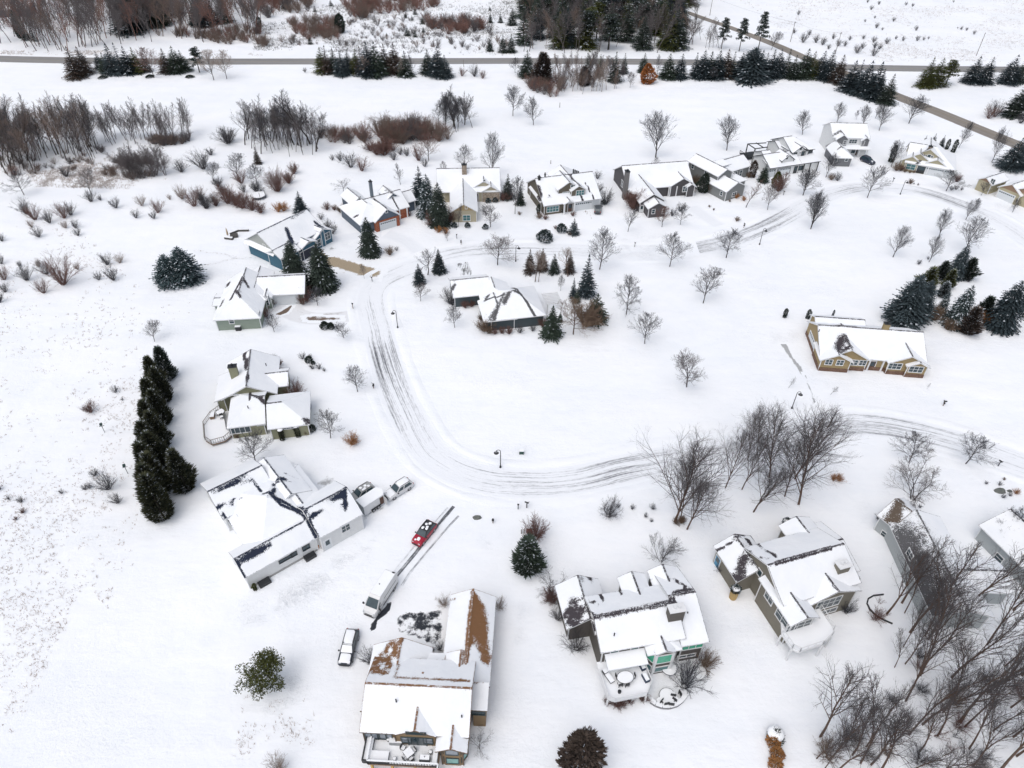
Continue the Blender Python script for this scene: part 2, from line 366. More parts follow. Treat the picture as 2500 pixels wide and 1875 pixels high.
area('driveway', 'B3', [(330, 530), (360, 430), (430, 340), (520, 230), (560, 260), (540, 340), (440, 420), (420, 500)], .016, MP_ASPH, .95, 'bare black asphalt patch beside the white van', .4, .5)
area('driveway', 'B3', [(540, 400), (600, 320), (1010, 290), (1000, 590), (900, 660), (760, 600), (560, 540)], .012, MP_ASPH, .61, 'patchy bare asphalt driveway at the brown roofed house', .4, .8)
area('driveway', 'M3', [(1270, 460), (1400, 440), (1440, 520), (1400, 590), (1340, 520)], .012, patch_mat('streaked_driveway', (.16, .12, .09), .54, .68, (2.5, .5, 1), .7), .55, 'streaked driveway beside the grey parked car', .5)
area('driveway', 'M3', [(210, 890), (380, 870), (430, 990), (400, 1030), (250, 1030)], .012, patch_mat('streaked_drive', (.13, .135, .14), .52, .66, (2.5, .4, 1), .7), .6, 'swept snow driveway behind the slate house', .5)
area('patio', 'B1', [(980, 1310), (1100, 1240), (1190, 1270), (1240, 1330), (1160, 1330), (1040, 1390)], .012, MP_GREY, .75, 'trodden grey patio behind the white navy roofed house', .5)
area('footpath', 'M5', [(150, 1310), (210, 1310), (260, 1420), (330, 1500), (380, 1600), (400, 1660), (375, 1660), (330, 1570), (250, 1450)], .012, MP_GREY, 1.0, 'shovelled grey path left of the tan ranch house', .3, .25)
area('footpath', 'B7', [(350, -30), (375, -10), (400, 60), (460, 220), (440, 230), (400, 110)], .016, MP_GREY, 1.0, 'shovelled grey path running down to the loop road', .3, .25)
area('footpath', 'B2', [(1390, 620), (1480, 600), (1600, 500), (1600, 560), (1480, 630), (1400, 680)], .012, MP_GREY, .7, 'swept strip beside the white trailer', .4, .6)
area('driveway', 'M2', [(900, 1290), (1000, 1275), (1130, 1290), (1230, 1285), (1230, 1320), (1050, 1330), (920, 1325)], .019, MP_BRN, .72, 'wet brown patch on the curved drive', .4, .5)
area('driveway', 'M2', [(650, 1270), (720, 1235), (800, 1185), (820, 1195), (770, 1260), (700, 1285)], .019, MP_BRN, .9, 'brown bare edge of the curved drive', .3, .4)
MT_DRV = track_mat('tyre_tracks', (.05, .055, .065), 4.0, .06, hi=.1)
ribbon('driveway', [(q('M2', 700, 1180), 6.5, .36), (q('M2', 760, 1210), 6.0, .42), (q('M2', 850, 1275), 5.0, .45), (q('M2', 980, 1305), 4.6, .62), (q('M2', 1120, 1300), 4.5, .62), (q('M2', 1250, 1290), 4.5, .5), (q('M2', 1350, 1285), 5, .0)], .012, track_mat('brown_wet_drive', (.16, .11, .075), 1.2, .6, hi=.12, packed=(.74, .755, .78)), 1.5, 'curved wet brown driveway of the sage green house')
def tracks(name, t, pts, w, d, label, z=.012): return ribbon(name, [(q(t, *p), w, d) for p in pts], z, MT_DRV, 1.5, label, nu=4)
tracks('tyre_track', 'B2', [(2170, 540), (1960, 790), (1850, 930), (1660, 1160)], .9, .84, 'dark tyre track behind the red car')
tracks('tyre_track', 'B2', [(2120, 550), (1900, 800), (1700, 1050), (1640, 1140)], .5, .66, 'faint tyre track left of the dark one')
tracks('tyre_track', 'B2', [(2212, 620), (2080, 760), (1940, 930), (1800, 1100), (1730, 1210)], .6, .74, 'broken tyre track right of the red car')

def trod():
    m, nt, b = NM('trodden_snow'); k = NT(nt); P = k.n('ShaderNodeNewGeometry').outputs['Position']; at = k.n('ShaderNodeAttribute', attribute_name='bare').outputs['Fac']
    sc_, sh = snow_nodes(k); n1 = k.noise(P, 1.6, 5, .75); n0 = k.noise(P, .25, 3)
    v = k.math('MULTIPLY', k.ramp(n1, [(.42, 0.), (.62, 1.)]), k.math('MULTIPLY', at, k.ramp(n0, [(.38, 0.), (.6, 1.)])))
    k.l(k.mix(k.math('MULTIPLY', v, .42), sc_, (.52, .55, .60)), b.inputs['Base Color']); b.inputs['Roughness'].default_value = .9
    k.bump(k.math('ADD', sh, k.math('MULTIPLY', v, -.8)), .6, .35, b); return m
MTR = trod()
for i, (t, P_, dk_) in enumerate((('B2', [(250, 1350), (800, 1130), (1300, 800), (1720, 680), (1760, 800), (1300, 1130), (900, 1480), (300, 1640)], .9), ('B1', [(560, 1020), (1000, 960), (980, 1040), (650, 1100), (300, 1300), (120, 1330)], .8),
    ('B3', [(1480, 150), (1700, 150), (1680, 650), (1520, 700)], .8), ('M5', [(60, 1180), (400, 1180), (450, 1260), (240, 1330), (60, 1330)], .9), ('L2', [(1500, 0), (2212, 0), (2200, 1000), (2050, 1500), (1950, 1500), (2050, 800)], .5), ('B5', [(450, 520), (640, 640), (820, 900), (780, 1100), (560, 900)], .7),
    ('L6', [(280, 1100), (680, 1050), (700, 1300), (640, 1350), (400, 1200)], .8), ('B7', [(750, 1020), (950, 1050), (930, 1350), (800, 1250)], .8), ('M3', [(1560, 640), (2212, 600), (2212, 1000), (1500, 900)], .5), ('L1', [(500, 250), (900, 200), (1020, 420), (800, 780), (560, 680)], 1.0), ('B5', [(500, 1480), (620, 1700), (560, 1800)], .3), ('B6', [(820, 150), (1000, 500), (1050, 700), (900, 600)], .8),
    ('M2', [(1130, 560), (1330, 600), (1560, 640), (1480, 700), (1230, 720)], .9), ('B4', [(0, 560), (250, 560), (220, 1000), (0, 1000)], .7), ('B4', [(1650, 1250), (1900, 1300), (1850, 1660), (1650, 1600)], .6))):
    area('snow', t, P_, .006 + .0005 * i, MTR, dk_, 'trodden patch of snow', 1.6, 4.0)
for pts, lab in (((('M1', 1690, 660), ('M1', 1900, 610), ('M2', 360, 800), ('M2', 600, 790)), 'line of footprints from the blue spruces to the blue house'), ((('M1', 1640, 520), ('M1', 1900, 560), ('M2', 330, 790)), 'faint upper line of footprints left of the blue house')):
    ribbon('footprints', [(q(*p), 1.3, .5) for p in pts], .018, track_mat('footprint_snow', (.35, .32, .30), 1.5, 4.0, hi=.1, packed=(.84, .865, .90), cut=.56), 1.5, lab, nu=4)
ribbon('ruts', [(q(*p), 4.5, .34) for p in (('M2', 1150, 640), ('M2', 1400, 600), ('M2', 1560, 590))], .020, MT_DRV, 1.5, 'faint ruts on the drive of the brick garage house', nu=4)
ribbon('ruts', [(q(*p), 5.0, .30) for p in (('M2', 1600, 590), ('M2', 1750, 640), ('M2', 1900, 760))], .022, MT_DRV, 1.5, 'ruts curving down from the brick garage to the road', nu=4)
ribbon('ruts', [(q(*p), 5.0, .30) for p in (('M4', 720, 880), ('M4', 830, 960), ('M4', 950, 1040))], .014, MT_DRV, 1.5, 'faint ruts on the drive of the mid grey house', nu=4)
# ------------------------------------------------------------------ houses
class House:
    def __init__(s, name, label, t, ang, wall, roof, trim=M_WHITE, z=2.9, cat='house', group=None, skirt=None):
        """ang: two pixel points (tile t) at height z giving the house's u direction"""
        s.t = t; a, b = G(*q(t, *ang[0]), z), G(*q(t, *ang[1]), z); d = b - a
        s.th = math.atan2(d.y, d.x); s.o = G(*q(t, *ang[0]), 0); s.o.z = 0
        s.Rm = Matrix.Rotation(-s.th, 3, 'Z'); s.W = []; s.wm, s.rm, s.tm = wall, roof, trim
        s.root = empty(name, s.o, s.th, label, cat, group); s.wall, s.roof, s.trim = MB(), MB(), MB(); s.skirt = skirt; s.sk = MB(); s.strokes = []
        s.nw = 0; s.cap = MB(); s.rs = 1.0; s.capm = M_DARK
    def L(s, px, py, z=0): return s.Rm @ (G(*q(s.t, px, py), z) - s.o)          # pixel at height z -> local
    def ridge(s, A, B, Rp, ze, p):
        """gable along u: front eave A-B, a pixel Rp on the ridge; returns half width"""
        a, b = s.L(*A, ze), s.L(*B, ze); v0 = (a.y + b.y) / 2; lo, hi = .5, 14
        for _ in range(40):
            w_ = (lo + hi) / 2; v = s.L(*Rp, ze + p * w_).y
            if v > v0 + w_: lo = w_
            else: hi = w_
        return min(a.x, b.x), max(a.x, b.x), v0, v0 + 2 * w_
    def gu(s, A, B, Rp, ze=2.9, p=.6, **k):      # ridge along u
        u0, u1, v0, v1 = s.ridge(A, B, Rp, ze, p); return s.wing(u0, u1, v0, v1, ze, p, 'u', **k)
    def gv(s, A, B, depth, ze=2.9, p=.6, dv=0, **k):   # ridge along v, gable or hip facing the camera; eave corners A, B
        a, b = s.L(*A, ze), s.L(*B, ze); v0 = (a.y + b.y) / 2 + dv; return s.wing(min(a.x, b.x), max(a.x, b.x), v0, v0 + depth, ze, p, 'v', **k)
    def rc(s, A, C, ze=2.9, p=.6, axis='u', **k):  # rectangle from opposite eave corners
        a, c = s.L(*A, ze), s.L(*C, ze); return s.wing(min(a.x, c.x), max(a.x, c.x), min(a.y, c.y), max(a.y, c.y), ze, p, axis, **k)
    def wing(s, u0, u1, v0, v1, ze, p, axis='u', hip='', oh=.45, base=0, wall=None, nowall=False):
        """hip: subset of '01' ends that are hipped (0 = low end of the ridge axis); p<0: shed falling to v0"""
        i = len(s.W); ze += .003 * i; s.W.append(dict(u0=u0, u1=u1, v0=v0, v1=v1, ze=ze, oh=oh, axis=axis, p=p))
        sw = axis == 'v'
        a0, a1, b0, b1 = (v0, v1, u0, u1) if sw else (u0, u1, v0, v1)           # a: along the ridge, b: across
        P = (lambda a, b, z: (b, a, z)) if sw else (lambda a, b, z: (a, b, z))
        hw = (b1 - b0) / 2; bm = (b0 + b1) / 2; T = .16
        if p < 0:    # shed
            zr = ze - p * (v1 - v0)
            s.plane([(u0, v0, ze), (u1, v0, ze), (u1, v1, zr), (u0, v1, zr)], T)
            if not nowall:
                o = oh; s.wallpoly([(u0 + o, v0 + o), (u1 - o, v0 + o), (u1 - o, v1 - .02), (u0 + o, v1 - .02)], base, [ze - p * o - T - .02] * 2 + [zr - T - .03] * 2)
            return i
        h0 = hw if '0' in hip else 0; h1 = hw if '1' in hip else 0
        if (a1 - a0) < h0 + h1: h0 = h1 = (a1 - a0) / 2 if h0 and h1 else min(h0 or h1, a1 - a0); h0 = h0 if '0' in hip else 0; h1 = h1 if '1' in hip else 0
        hh = max(h0, h1) if (h0 and h1 and (a1 - a0) < 2 * hw) else hw; zr = ze + p * (hh if hh else hw)
        r0, r1 = a0 + h0, a1 - h1; s.W[-1].update(zr=zr)
        A_, B_, C_, D_ = (a0, b0, ze), (a1, b0, ze), (a1, b1, ze), (a0, b1, ze); E_, F_ = (r0, bm, zr), (r1, bm, zr)
        for pl in ([A_, B_, F_, E_], [C_, D_, E_, F_]): s.plane([P(*x) for x in pl], T, flip=sw, rake=(not h0, not h1))
        if h0: s.plane([P(*x) for x in (D_, A_, E_, E_)], T, flip=sw)
        if h1: s.plane([P(*x) for x in (B_, C_, F_, F_)], T, flip=sw)
        # ridge cap
        if r1 - r0 > 1: s.cap.bar(P(r0 + .05, bm, zr + .0), P(r1 - .05, bm, zr + .0), .22, .10)
        if not nowall:
            o = oh; zw = ze + p * o - T - .02
            ax0, ax1, bx0, bx1 = a0 + o, a1 - o, b0 + o, b1 - o
            pts = [(ax0, bx0), (ax1, bx0), (ax1, bx1), (ax0, bx1)]
            s.wallbox([P(a, b, 0) for a, b in pts], base, zw)
            for e, ax in ((h0, ax0), (h1, ax1)):
                if not e:
                    zt = zr - T - .05
                    s.wall.quad([P(ax, bx0, zw), P(ax, bx1, zw), P(ax, bm, zt)])
                    if ax == ax0: n_ = -.03
                    else: n_ = .03
        return i
    def wallbox(s, pts, z0, z1):
        n = len(pts)
        for i in range(n):
            a, b = pts[i], pts[(i + 1) % n]
            s.wall.quad([(a[0], a[1], z0), (b[0], b[1], z0), (b[0], b[1], z1), (a[0], a[1], z1)])
            if s.skirt:
                d = Vector((b[0] - a[0], b[1] - a[1], 0)).normalized(); nrm = Vector((d.y, -d.x, 0)) * .06
                c = Vector((sum(x[0] for x in pts) / n, sum(x[1] for x in pts) / n, 0))
                if (Vector((a[0], a[1], 0)) - c).dot(nrm) < 0: nrm = -nrm
                s.sk.box(0, (Vector(b[:2]) - Vector(a[:2])).length, -.05, .05, 0, s.skirt[1], 0, Matrix.Translation((a[0] + nrm.x * .8, a[1] + nrm.y * .8, 0)) @ Matrix.Rotation(math.atan2(d.y, d.x), 4, 'Z'))
        # corner boards
        for a in pts: s.trim.box(a[0] - .07, a[0] + .07, a[1] - .07, a[1] + .07, z0, z1 - .01)
    def wallpoly(s, pts, z0, zt):
        n = len(pts)
        for i in range(n):
            j = (i + 1) % n; a, b = pts[i], pts[j]
            s.wall.quad([(a[0], a[1], z0), (b[0], b[1], z0), (b[0], b[1], zt[j]), (a[0], a[1], zt[i])])
    def plane(s, c, T, flip=False, rake=(False, False)):
        """one roof plane c = eave0, eave1, ridge1, ridge0: snowy top as a grid, fascia edges, soffit"""
        c = [Vector(x) for x in c]; e = (c[1] - c[0]).length; r = max((c[3] - c[0]).length * .7, .5)
        nu = max(2, min(60, int(e / .45))); nv = max(2, min(40, int(r / .45)))
        us = [0, .10 / e] + [i / nu for i in range(1, nu)] + [1 - .10 / e, 1]; vs = [0, min(.3, .10 / r)] + [i / nv for i in range(1, nv)] + [1]
        rf = s.roof; b = len(rf.v); dn = Vector((0, 0, -T))
        for j, v in enumerate(vs):
            for i, u in enumerate(us):
                p = c[0].lerp(c[1], u).lerp(c[3].lerp(c[2], u), v)
                edge = .85 if ((i == 0 and rake[0]) or (i == len(us) - 1 and rake[1])) else (.50 if j == 0 else (.52 if j == len(vs) - 1 else 0))
                rf.v.append(tuple(p)); rf.a.append(max(edge, s.bare(p)))
        N = len(us)
        for j in range(len(vs) - 1):
            for i in range(N - 1):
                f = (b + j * N + i, b + j * N + i + 1, b + (j + 1) * N + i + 1, b + (j + 1) * N + i)
                rf.f.append(f[::-1] if flip else f); rf.m.append(0)
        # soffit + fascia
        rf.quad([c[0] + dn, c[1] + dn, c[2] + dn, c[3] + dn], 1)
        ed = [(c[0], c[1])]
        if rake[0]: ed.append((c[3], c[0]))
        if rake[1]: ed.append((c[1], c[2]))
        for x, y in ed: s.trim.quad([x + dn * 1.15, y + dn * 1.15, y + Vector((0, 0, -.012)), x + Vector((0, 0, -.012))])
    def bare(s, p):
        best = 0
        for (a, b, r, k) in s.strokes:
            d = b - a; L2 = d.length_squared; t = 0 if L2 < 1e-6 else max(0, min(1, ((p.x - a.x) * d.x + (p.y - a.y) * d.y) / L2))
            q_ = a + d * t; D = math.hypot(p.x - q_.x, p.y - q_.y)
            best = max(best, k * max(0, min(1, .98 - .48 * D / r)))
        return best
    def stroke(s, z, r, *pts, k=1.0):     # wind-bared roof area along pixel points at height z
        P = [s.L(*p, z) for p in pts]
        for x in P: x.z = 0
        if len(P) == 1: P = P * 2
        for a, b in zip(P, P[1:]): s.strokes.append((a, b, r * s.rs, k))
    # ---- openings
    def on(s, wi, side, px, py):
        """pixel -> point on that wall of the wing"""
        w_ = s.W[wi] if isinstance(wi, int) else wi; o = w_['oh']; d = s.Rm @ ray(*q(s.t, px, py)); c = s.Rm @ (CP - s.o)
        if side in 'fb': v = w_['v0'] + o if side == 'f' else w_['v1'] - o; k = (v - c.y) / d.y
        else: v = w_['u0'] + o if side == 'l' else w_['u1'] - o; k = (v - c.x) / d.x
        return c + d * k
    def win(s, wi, side, px, py, w=1.1, h=1.3, name='window', nx=1, ny=2, frame=None, pane=None, z=None, arch=False, fw=.11):
        p = s.on(wi, side, px, py); zc = z if z is not None else p.z
        rot = {'f': 0, 'b': math.pi, 'l': -math.pi / 2, 'r': math.pi / 2}[side]
        M = Matrix.Translation((p.x, p.y, zc)) @ Matrix.Rotation(rot, 4, 'Z')
        f = MB(); g = MB(); H = h / 2; W = w / 2; Y0, Y1 = -.09, .02
        f.box(-W - fw, W + fw, Y0, Y1, H, H + fw, 0, M); f.box(-W - fw, W + fw, Y0 - .03, Y1, -H - fw, -H, 0, M)
        f.box(-W - fw, -W, Y0, Y1, -H, H, 0, M); f.box(W, W + fw, Y0, Y1, -H, H, 0, M)
        for i in range(1, nx): f.box(-W + w * i / nx - .035, -W + w * i / nx + .035, Y0 + .02, Y1, -H, H, 0, M)
        for i in range(1, ny): f.box(-W, W, Y0 + .03, Y1, -H + h * i / ny - .025, -H + h * i / ny + .025, 0, M)
        if arch:
            for i in range(8):
                t0, t1 = math.pi * i / 8, math.pi * (i + 1) / 8; f.bar(M @ Vector(((W + .05) * math.cos(t0), -.04, H + W * .8 * math.sin(t0))), M @ Vector(((W + .05) * math.cos(t1), -.04, H + W * .8 * math.sin(t1))), .14)
                g.quad([M @ Vector(x) for x in ((0, -.035, H), (W * math.cos(t0), -.035, H + W * .8 * math.sin(t0)), (W * math.cos(t1), -.035, H + W * .8 * math.sin(t1)))])
        fo = f.build(name, frame or s.tm, s.root)
        g.quad([M @ Vector(x) for x in ((-W, -.03, -H), (W, -.03, -H), (W, -.03, H), (-W, -.03, H))])
        g.build('pane', pane or M_GLASS, fo); return fo
    def gdoor(s, wi, side, px, py, w=4.9, h=2.2, lites=8, mat=None, m_in=1.0):
        p = s.on(wi, side, px, py); rot = {'f': 0, 'b': math.pi, 'l': -math.pi / 2, 'r': math.pi / 2}[side]
        M = Matrix.Translation((p.x, p.y, 0)) @ Matrix.Rotation(rot, 4, 'Z')
        f = MB()
        for i in range(4): f.box(-w / 2, w / 2, -.05, .02, h * i / 4 + .02, h * (i + 1) / 4 - .02, 0, M)
        f.box(-w / 2, w / 2, -.03, .03, 0, h, 0, M)
        d = f.build('garage_door', mat or M_GDOOR, s.root)
        t = MB(); t.box(-w / 2 - .14, -w / 2, -.08, .02, 0, h + .14, 0, M); t.box(w / 2, w / 2 + .14, -.08, .02, 0, h + .14, 0, M); t.box(-w / 2, w / 2, -.08, .02, h, h + .14, 0, M)
        t.build('door_frame', s.tm, d)
        if lites:
            g = MB()
            for i in range(lites):
                x = -w / 2 + w * (i + .5) / lites; g.box(x - w / lites * .34, x + w / lites * .34, -.065, 0, h * .79, h * .93, 0, M)
            g.build('pane', M_GLASS, d)
    def door(s, wi, side, px, py, w=1.0, h=2.1, mat=M_BROWND, z0=0.1, glass=False):
        p = s.on(wi, side, px, py); rot = {'f': 0, 'b': math.pi, 'l': -math.pi / 2, 'r': math.pi / 2}[side]
        M = Matrix.Translation((p.x, p.y, z0)) @ Matrix.Rotation(rot, 4, 'Z')
        f = MB(); f.box(-w / 2, w / 2, -.05, .02, 0, h, 0, M); d = f.build('door', mat, s.root)
        t = MB(); t.box(-w / 2 - .12, -w / 2, -.08, .02, 0, h + .12, 0, M); t.box(w / 2, w / 2 + .12, -.08, .02, 0, h + .12, 0, M); t.box(-w / 2, w / 2, -.08, .02, h, h + .12, 0, M)
        t.build('door_frame', s.tm, d)
        g = MB(); g.box(-w / 2 + .18, w / 2 - .18, -.07, 0, h * .45, h - .2, 0, M); g.build('pane', M_GLASS, d)
    def chimney(s, px, py, zt, w=1.0, d=.8, z0=0, mat=None, pots=1, label=None):
        """px,py: centre of the top"""
        p = s.L(px, py, zt); b = MB(); b.box(p.x - w / 2, p.x + w / 2, p.y - d / 2, p.y + d / 2, z0, zt)
        o = b.build('chimney', mat or s.wm, s.root)
        c = MB(); c.box(p.x - w / 2 - .1, p.x + w / 2 + .1, p.y - d / 2 - .1, p.y + d / 2 + .1, zt, zt + .12)
        for i in range(pots): c.tube((p.x + (i - (pots - 1) / 2) * .6, p.y, zt + .1), (p.x + (i - (pots - 1) / 2) * .6, p.y, zt + .55), .18, .18, 8, 0, True)
        c.build('chimney_cap', s.capm, o)
        return p
    def posts(s, pts, z0, z1, w=.22, name='post', mat=None):
        for (u, v) in pts:
            b = MB(); b.box(u - w / 2, u + w / 2, v - w / 2, v + w / 2, z0, z1); b.build(name, mat or s.tm, s.root)
    def vent(s, px, py, z):
        p = s.L(px, py, z); b = MB(); b.tube((p.x, p.y, z - .6), (p.x, p.y, z), .09, .09, 6, 0, True); b.build('vent_pipe', M_DARK, s.root)
    def done(s):
        s.wall.build('wall', s.wm, s.root)
        s.roof.build('roof', [s.rm, s.tm], s.root, attr=True)
        s.trim.build('trim', s.tm, s.root)
        s.cap.a = [.66] * len(s.cap.a)
        if s.cap.f: s.cap.build('ridge_cap', s.rm, s.root, attr=True)
        if s.sk.f: s.sk.build('brick_base', s.skirt[0], s.root)
        return s.root
RF_NAVY = roof_mat('navy_shingle', (.010, .017, .040)); RF_BRN = roof_mat('brown_shingle', (.20, .098, .042)); RF_CHAR = roof_mat('charcoal_shingle', (.045, .038, .045))
RF_GREY = roof_mat('grey_shingle', (.09, .09, .095)); RF_DKB = roof_mat('dark_brown_shingle', (.10, .075, .055))
W_TAN = siding('tan_siding', (.31, .235, .12), True); W_BLUE = siding('blue_siding', (.045, .13, .19)); W_SAGE = siding('sage_siding', (.25, .30, .25)); W_OLIVE = siding('olive_siding', (.26, .26, .17))
W_WHITE = siding('white_siding', (.70, .71, .71)); W_TAUPE = siding('taupe_siding', (.19, .175, .14)); W_BRN = siding('brown_siding', (.10, .09, .08)); W_OCHRE = siding('ochre_siding', (.24, .165, .09))
W_SLATE = siding('slate_siding', (.055, .075, .085)); W_GREY = siding('grey_siding', (.21, .22, .22)); W_LGREY = siding('light_grey_siding', (.40, .43, .44)); W_BGREY = siding('blue_grey_siding', (.10, .13, .17))
W_BEIGE = siding('beige_siding', (.42, .38, .28)); W_DTAN = siding('dark_tan_siding', (.12, .105, .08)); W_DGREY = siding('dark_grey_siding', (.085, .08, .085)); W_CREAM = siding('cream_siding', (.42, .38, .26)); W_NAVY = siding('navy_siding', (.03, .04, .09))
BRK_RED = brick('red_brick', (.24, .06, .03), (.34, .12, .06)); BRK_BRN = brick('brown_brick', (.11, .06, .04), (.19, .115, .08)); STONE = brick('field_stone', (.2, .16, .12), (.38, .32, .26))
def hull_floor(name, pts, z, mat, parent, t=.15):
    b = MB(); b.prism(pts, z - t, z); return b.build(name, mat, parent)
def railing(H, pts, z, h=1.0, name='railing', mat=None, closed=False, gap=.35):
    b = MB(); mat = mat or M_WHITE; P = [Vector((x, y, z)) for x, y in pts]
    for a, c in list(zip(P, P[1:])):
        L = (c - a).length; n = max(1, int(L / gap))
        b.bar(a + Vector((0, 0, h)), c + Vector((0, 0, h)), .10, .08); b.bar(a + Vector((0, 0, .12)), c + Vector((0, 0, .12)), .05, .05)
        for i in range(n + 1):
            p = a.lerp(c, i / n); wd = .12 if i in (0, n) else .05; b.bar(p, p + Vector((0, 0, h)), wd)
    return b.build(name, mat, H.root)
def snowcap_poly(H, pts, z, t=.12, name='snow_layer'):
    b = MB(); b.prism(pts, z, z + t); return b.build(name, M_CAP, H.root)

def panel(b, p, r, z0, z1, t=.1, mi=0):
    d = Vector((r[0] - p[0], r[1] - p[1], 0)); b.box(0, d.length, -t / 2, t / 2, z0, z1, mi, Matrix.Translation((p[0], p[1], 0)) @ Matrix.Rotation(math.atan2(d.y, d.x), 4, 'Z'))
# 1 tan ranch (right)
h = House('house', 'tan ranch house with white trim, brown brick base and two front gables, far right middle', 'M5', ((555, 1155), (1395, 1213)), W_TAN, RF_CHAR, z=6.3, skirt=(BRK_BRN, .85))
h.stroke(6, .9, (690, 1230), (670, 1290)); h.stroke(6, .5, (700, 1320), (765, 1300)); h.stroke(6.3, .35, (715, 1200), (755, 1285)); h.stroke(5.5, .6, (640, 1148), (790, 1148))
A = h.gu((487, 1412), (1400, 1480), (1000, 1187), 2.9, .55)
B = h.gv((545, 1425), (908, 1432), 9, 2.9, .55, dv=-.6)
C = h.gv((482, 1430), (768, 1450), 6, 2.75, .5, dv=-.9)
D = h.gv((1060, 1462), (1415, 1490), 9, 2.9, .5, dv=-.5)
E = h.gv((1212, 1482), (1418, 1502), 4, 2.75, .5, dv=-.8)
F = h.rc((455, 1200), (820, 1090), 2.9, .5, 'u')
for x, y in ((565, 1465), (660, 1470)): h.win(C, 'f', x, y, 1.25, 1.15, nx=2)
for x, y in ((780, 1468), (850, 1472)): h.win(B, 'f', x, y, 1.25, 1.15, nx=2)
h.win(D, 'f', 1120, 1499, 2.5, 1.3, nx=3); h.win(E, 'f', 1300, 1527, 2.5, 1.3, nx=3)
h.door(A, 'f', 925, 1500, 1.1)
h.gdoor(A, 'l', 435, 1400, 4.8, 2.3); h.gdoor(A, 'l', 405, 1290, 2.7, 2.3, 4)
h.chimney(1060, 1140, 7.4, 1.1, .8, 3, h.wm)
h.vent(487, 1190, 6.6)
wa = h.W[A]; wb = h.W[B]; wd = h.W[D]; h.posts([(wb['u1'] + .3, wa['v0'] + .3), (wd['u0'] - .3, wa['v0'] + .3)], 0, 2.7, .28)
h.done()
# 2 blue house
h = House('house', 'bright blue house with grey gables and a bare navy patch on its snowy roof', 'M2', ((437, 740), (713, 868)), W_BLUE, RF_NAVY, z=0)
h.stroke(6.2, 1.3, (800, 470), (870, 430)); h.stroke(6.2, 1.0, (880, 415), (890, 430)); h.stroke(5.5, .5, (765, 570), (800, 640)); h.stroke(5.5, .35, (775, 590), (810, 620)); h.stroke(5, .4, (1000, 500), (1080, 520)); h.stroke(7, .4, (600, 550), (850, 370)); h.stroke(6, 1.2, (640, 560), (760, 590), k=.32)
m = h.L(400, 632, 4.1); n = h.L(738, 690, 4.1); r = h.L(870, 352, 7.6)
A = h.wing(m.x, n.x + 1.2, m.y, r.y, 3.9, .62, 'v'); pass
a = h.L(575, 745, 3.4); b = h.L(745, 790, 3.4)
B = h.wing(a.x, b.x, min(a.y, b.y), a.y + 6, 3.3, .5, 'v')
c = h.L(890, 722, 3.2); d = h.L(1003, 645, 3.2)
C = h.wing(n.x - 3, c.x, c.y, d.y, 3.3, .42, 'u')
e = h.L(1135, 560, 3.4)
D = h.wing(n.x - 2, e.x, d.y + .3, e.y + .8, 3.2, .5, 'u')
E = h.wing(n.x - 4, e.x + .1, d.y + 2.0, e.y - 1.6, 4.4, .6, 'u')
h.win(A, 'f', 478, 665, 1.7, .7, nx=2, ny=1); h.win(A, 'f', 572, 692, .8, .8, nx=1, ny=1)
h.gdoor(C, 'r', 942, 735, 4.7, 2.3, 0, flat('navy_door', (.02, .03, .055), .5))
h.win(E, 'r', 1105, 615, 1.6, 1.7, nx=2, z=2.2); h.win(D, 'r', 1030, 650, 1.0, 1.7, z=1.6)
h.trim.box(h.W[A]['u0'] + .3, h.W[A]['u1'] - .3, h.W[A]['v0'] + .1, h.W[A]['v0'] + .44, 3.7, 3.9)
gm = flat('grey_gable', (.36, .38, .36), .7)
def gable_panel(h, wi, side, mat, z_lo, inset=.02, name='gable_panel'):
    w_ = h.W[wi]; o = w_['oh']; zt = w_['zr'] - .26; b = MB(); e = .04
    if side in 'fb':
        v = w_['v0'] + o - e if side == 'f' else w_['v1'] - o + e; um = (w_['u0'] + w_['u1']) / 2; k = (zt - z_lo) / abs(w_['p']); k = min(k, (w_['u1'] - w_['u0']) / 2 - o)
        b.quad([(um - k, v, z_lo), (um + k, v, z_lo), (um, v, zt)])
    else:
        u = w_['u0'] + o - e if side == 'l' else w_['u1'] - o + e; vm = (w_['v0'] + w_['v1']) / 2; k = (zt - z_lo) / abs(w_['p']); k = min(k, (w_['v1'] - w_['v0']) / 2 - o)
        b.quad([(u, vm - k, z_lo), (u, vm + k, z_lo), (u, vm, zt)])
    return b.build(name, mat, h.root)
gable_panel(h, A, 'f', gm, 4.1); gable_panel(h, B, 'f', gm, 3.4); gable_panel(h, C, 'r', gm, 3.4); gable_panel(h, E, 'r', gm, 4.5)
w_ = h.W[A]; b = MB(); o = w_['oh']; b.quad([(w_['u0'] + .2, w_['v0'] - .5, 3.35), (w_['u1'] - .5, w_['v0'] - .5, 3.35), (w_['u1'] - .5, w_['v0'] + o - .02, 4.15), (w_['u0'] + .2, w_['v0'] + o - .02, 4.15)]); b.quad([(w_['u0'] + .2, w_['v0'] - .5, 3.2), (w_['u1'] - .5, w_['v0'] - .5, 3.2), (w_['u1'] - .5, w_['v0'] - .5, 3.35), (w_['u0'] + .2, w_['v0'] - .5, 3.35)]); b.build('pent_roof', M_CAP, h.root)
h.done()
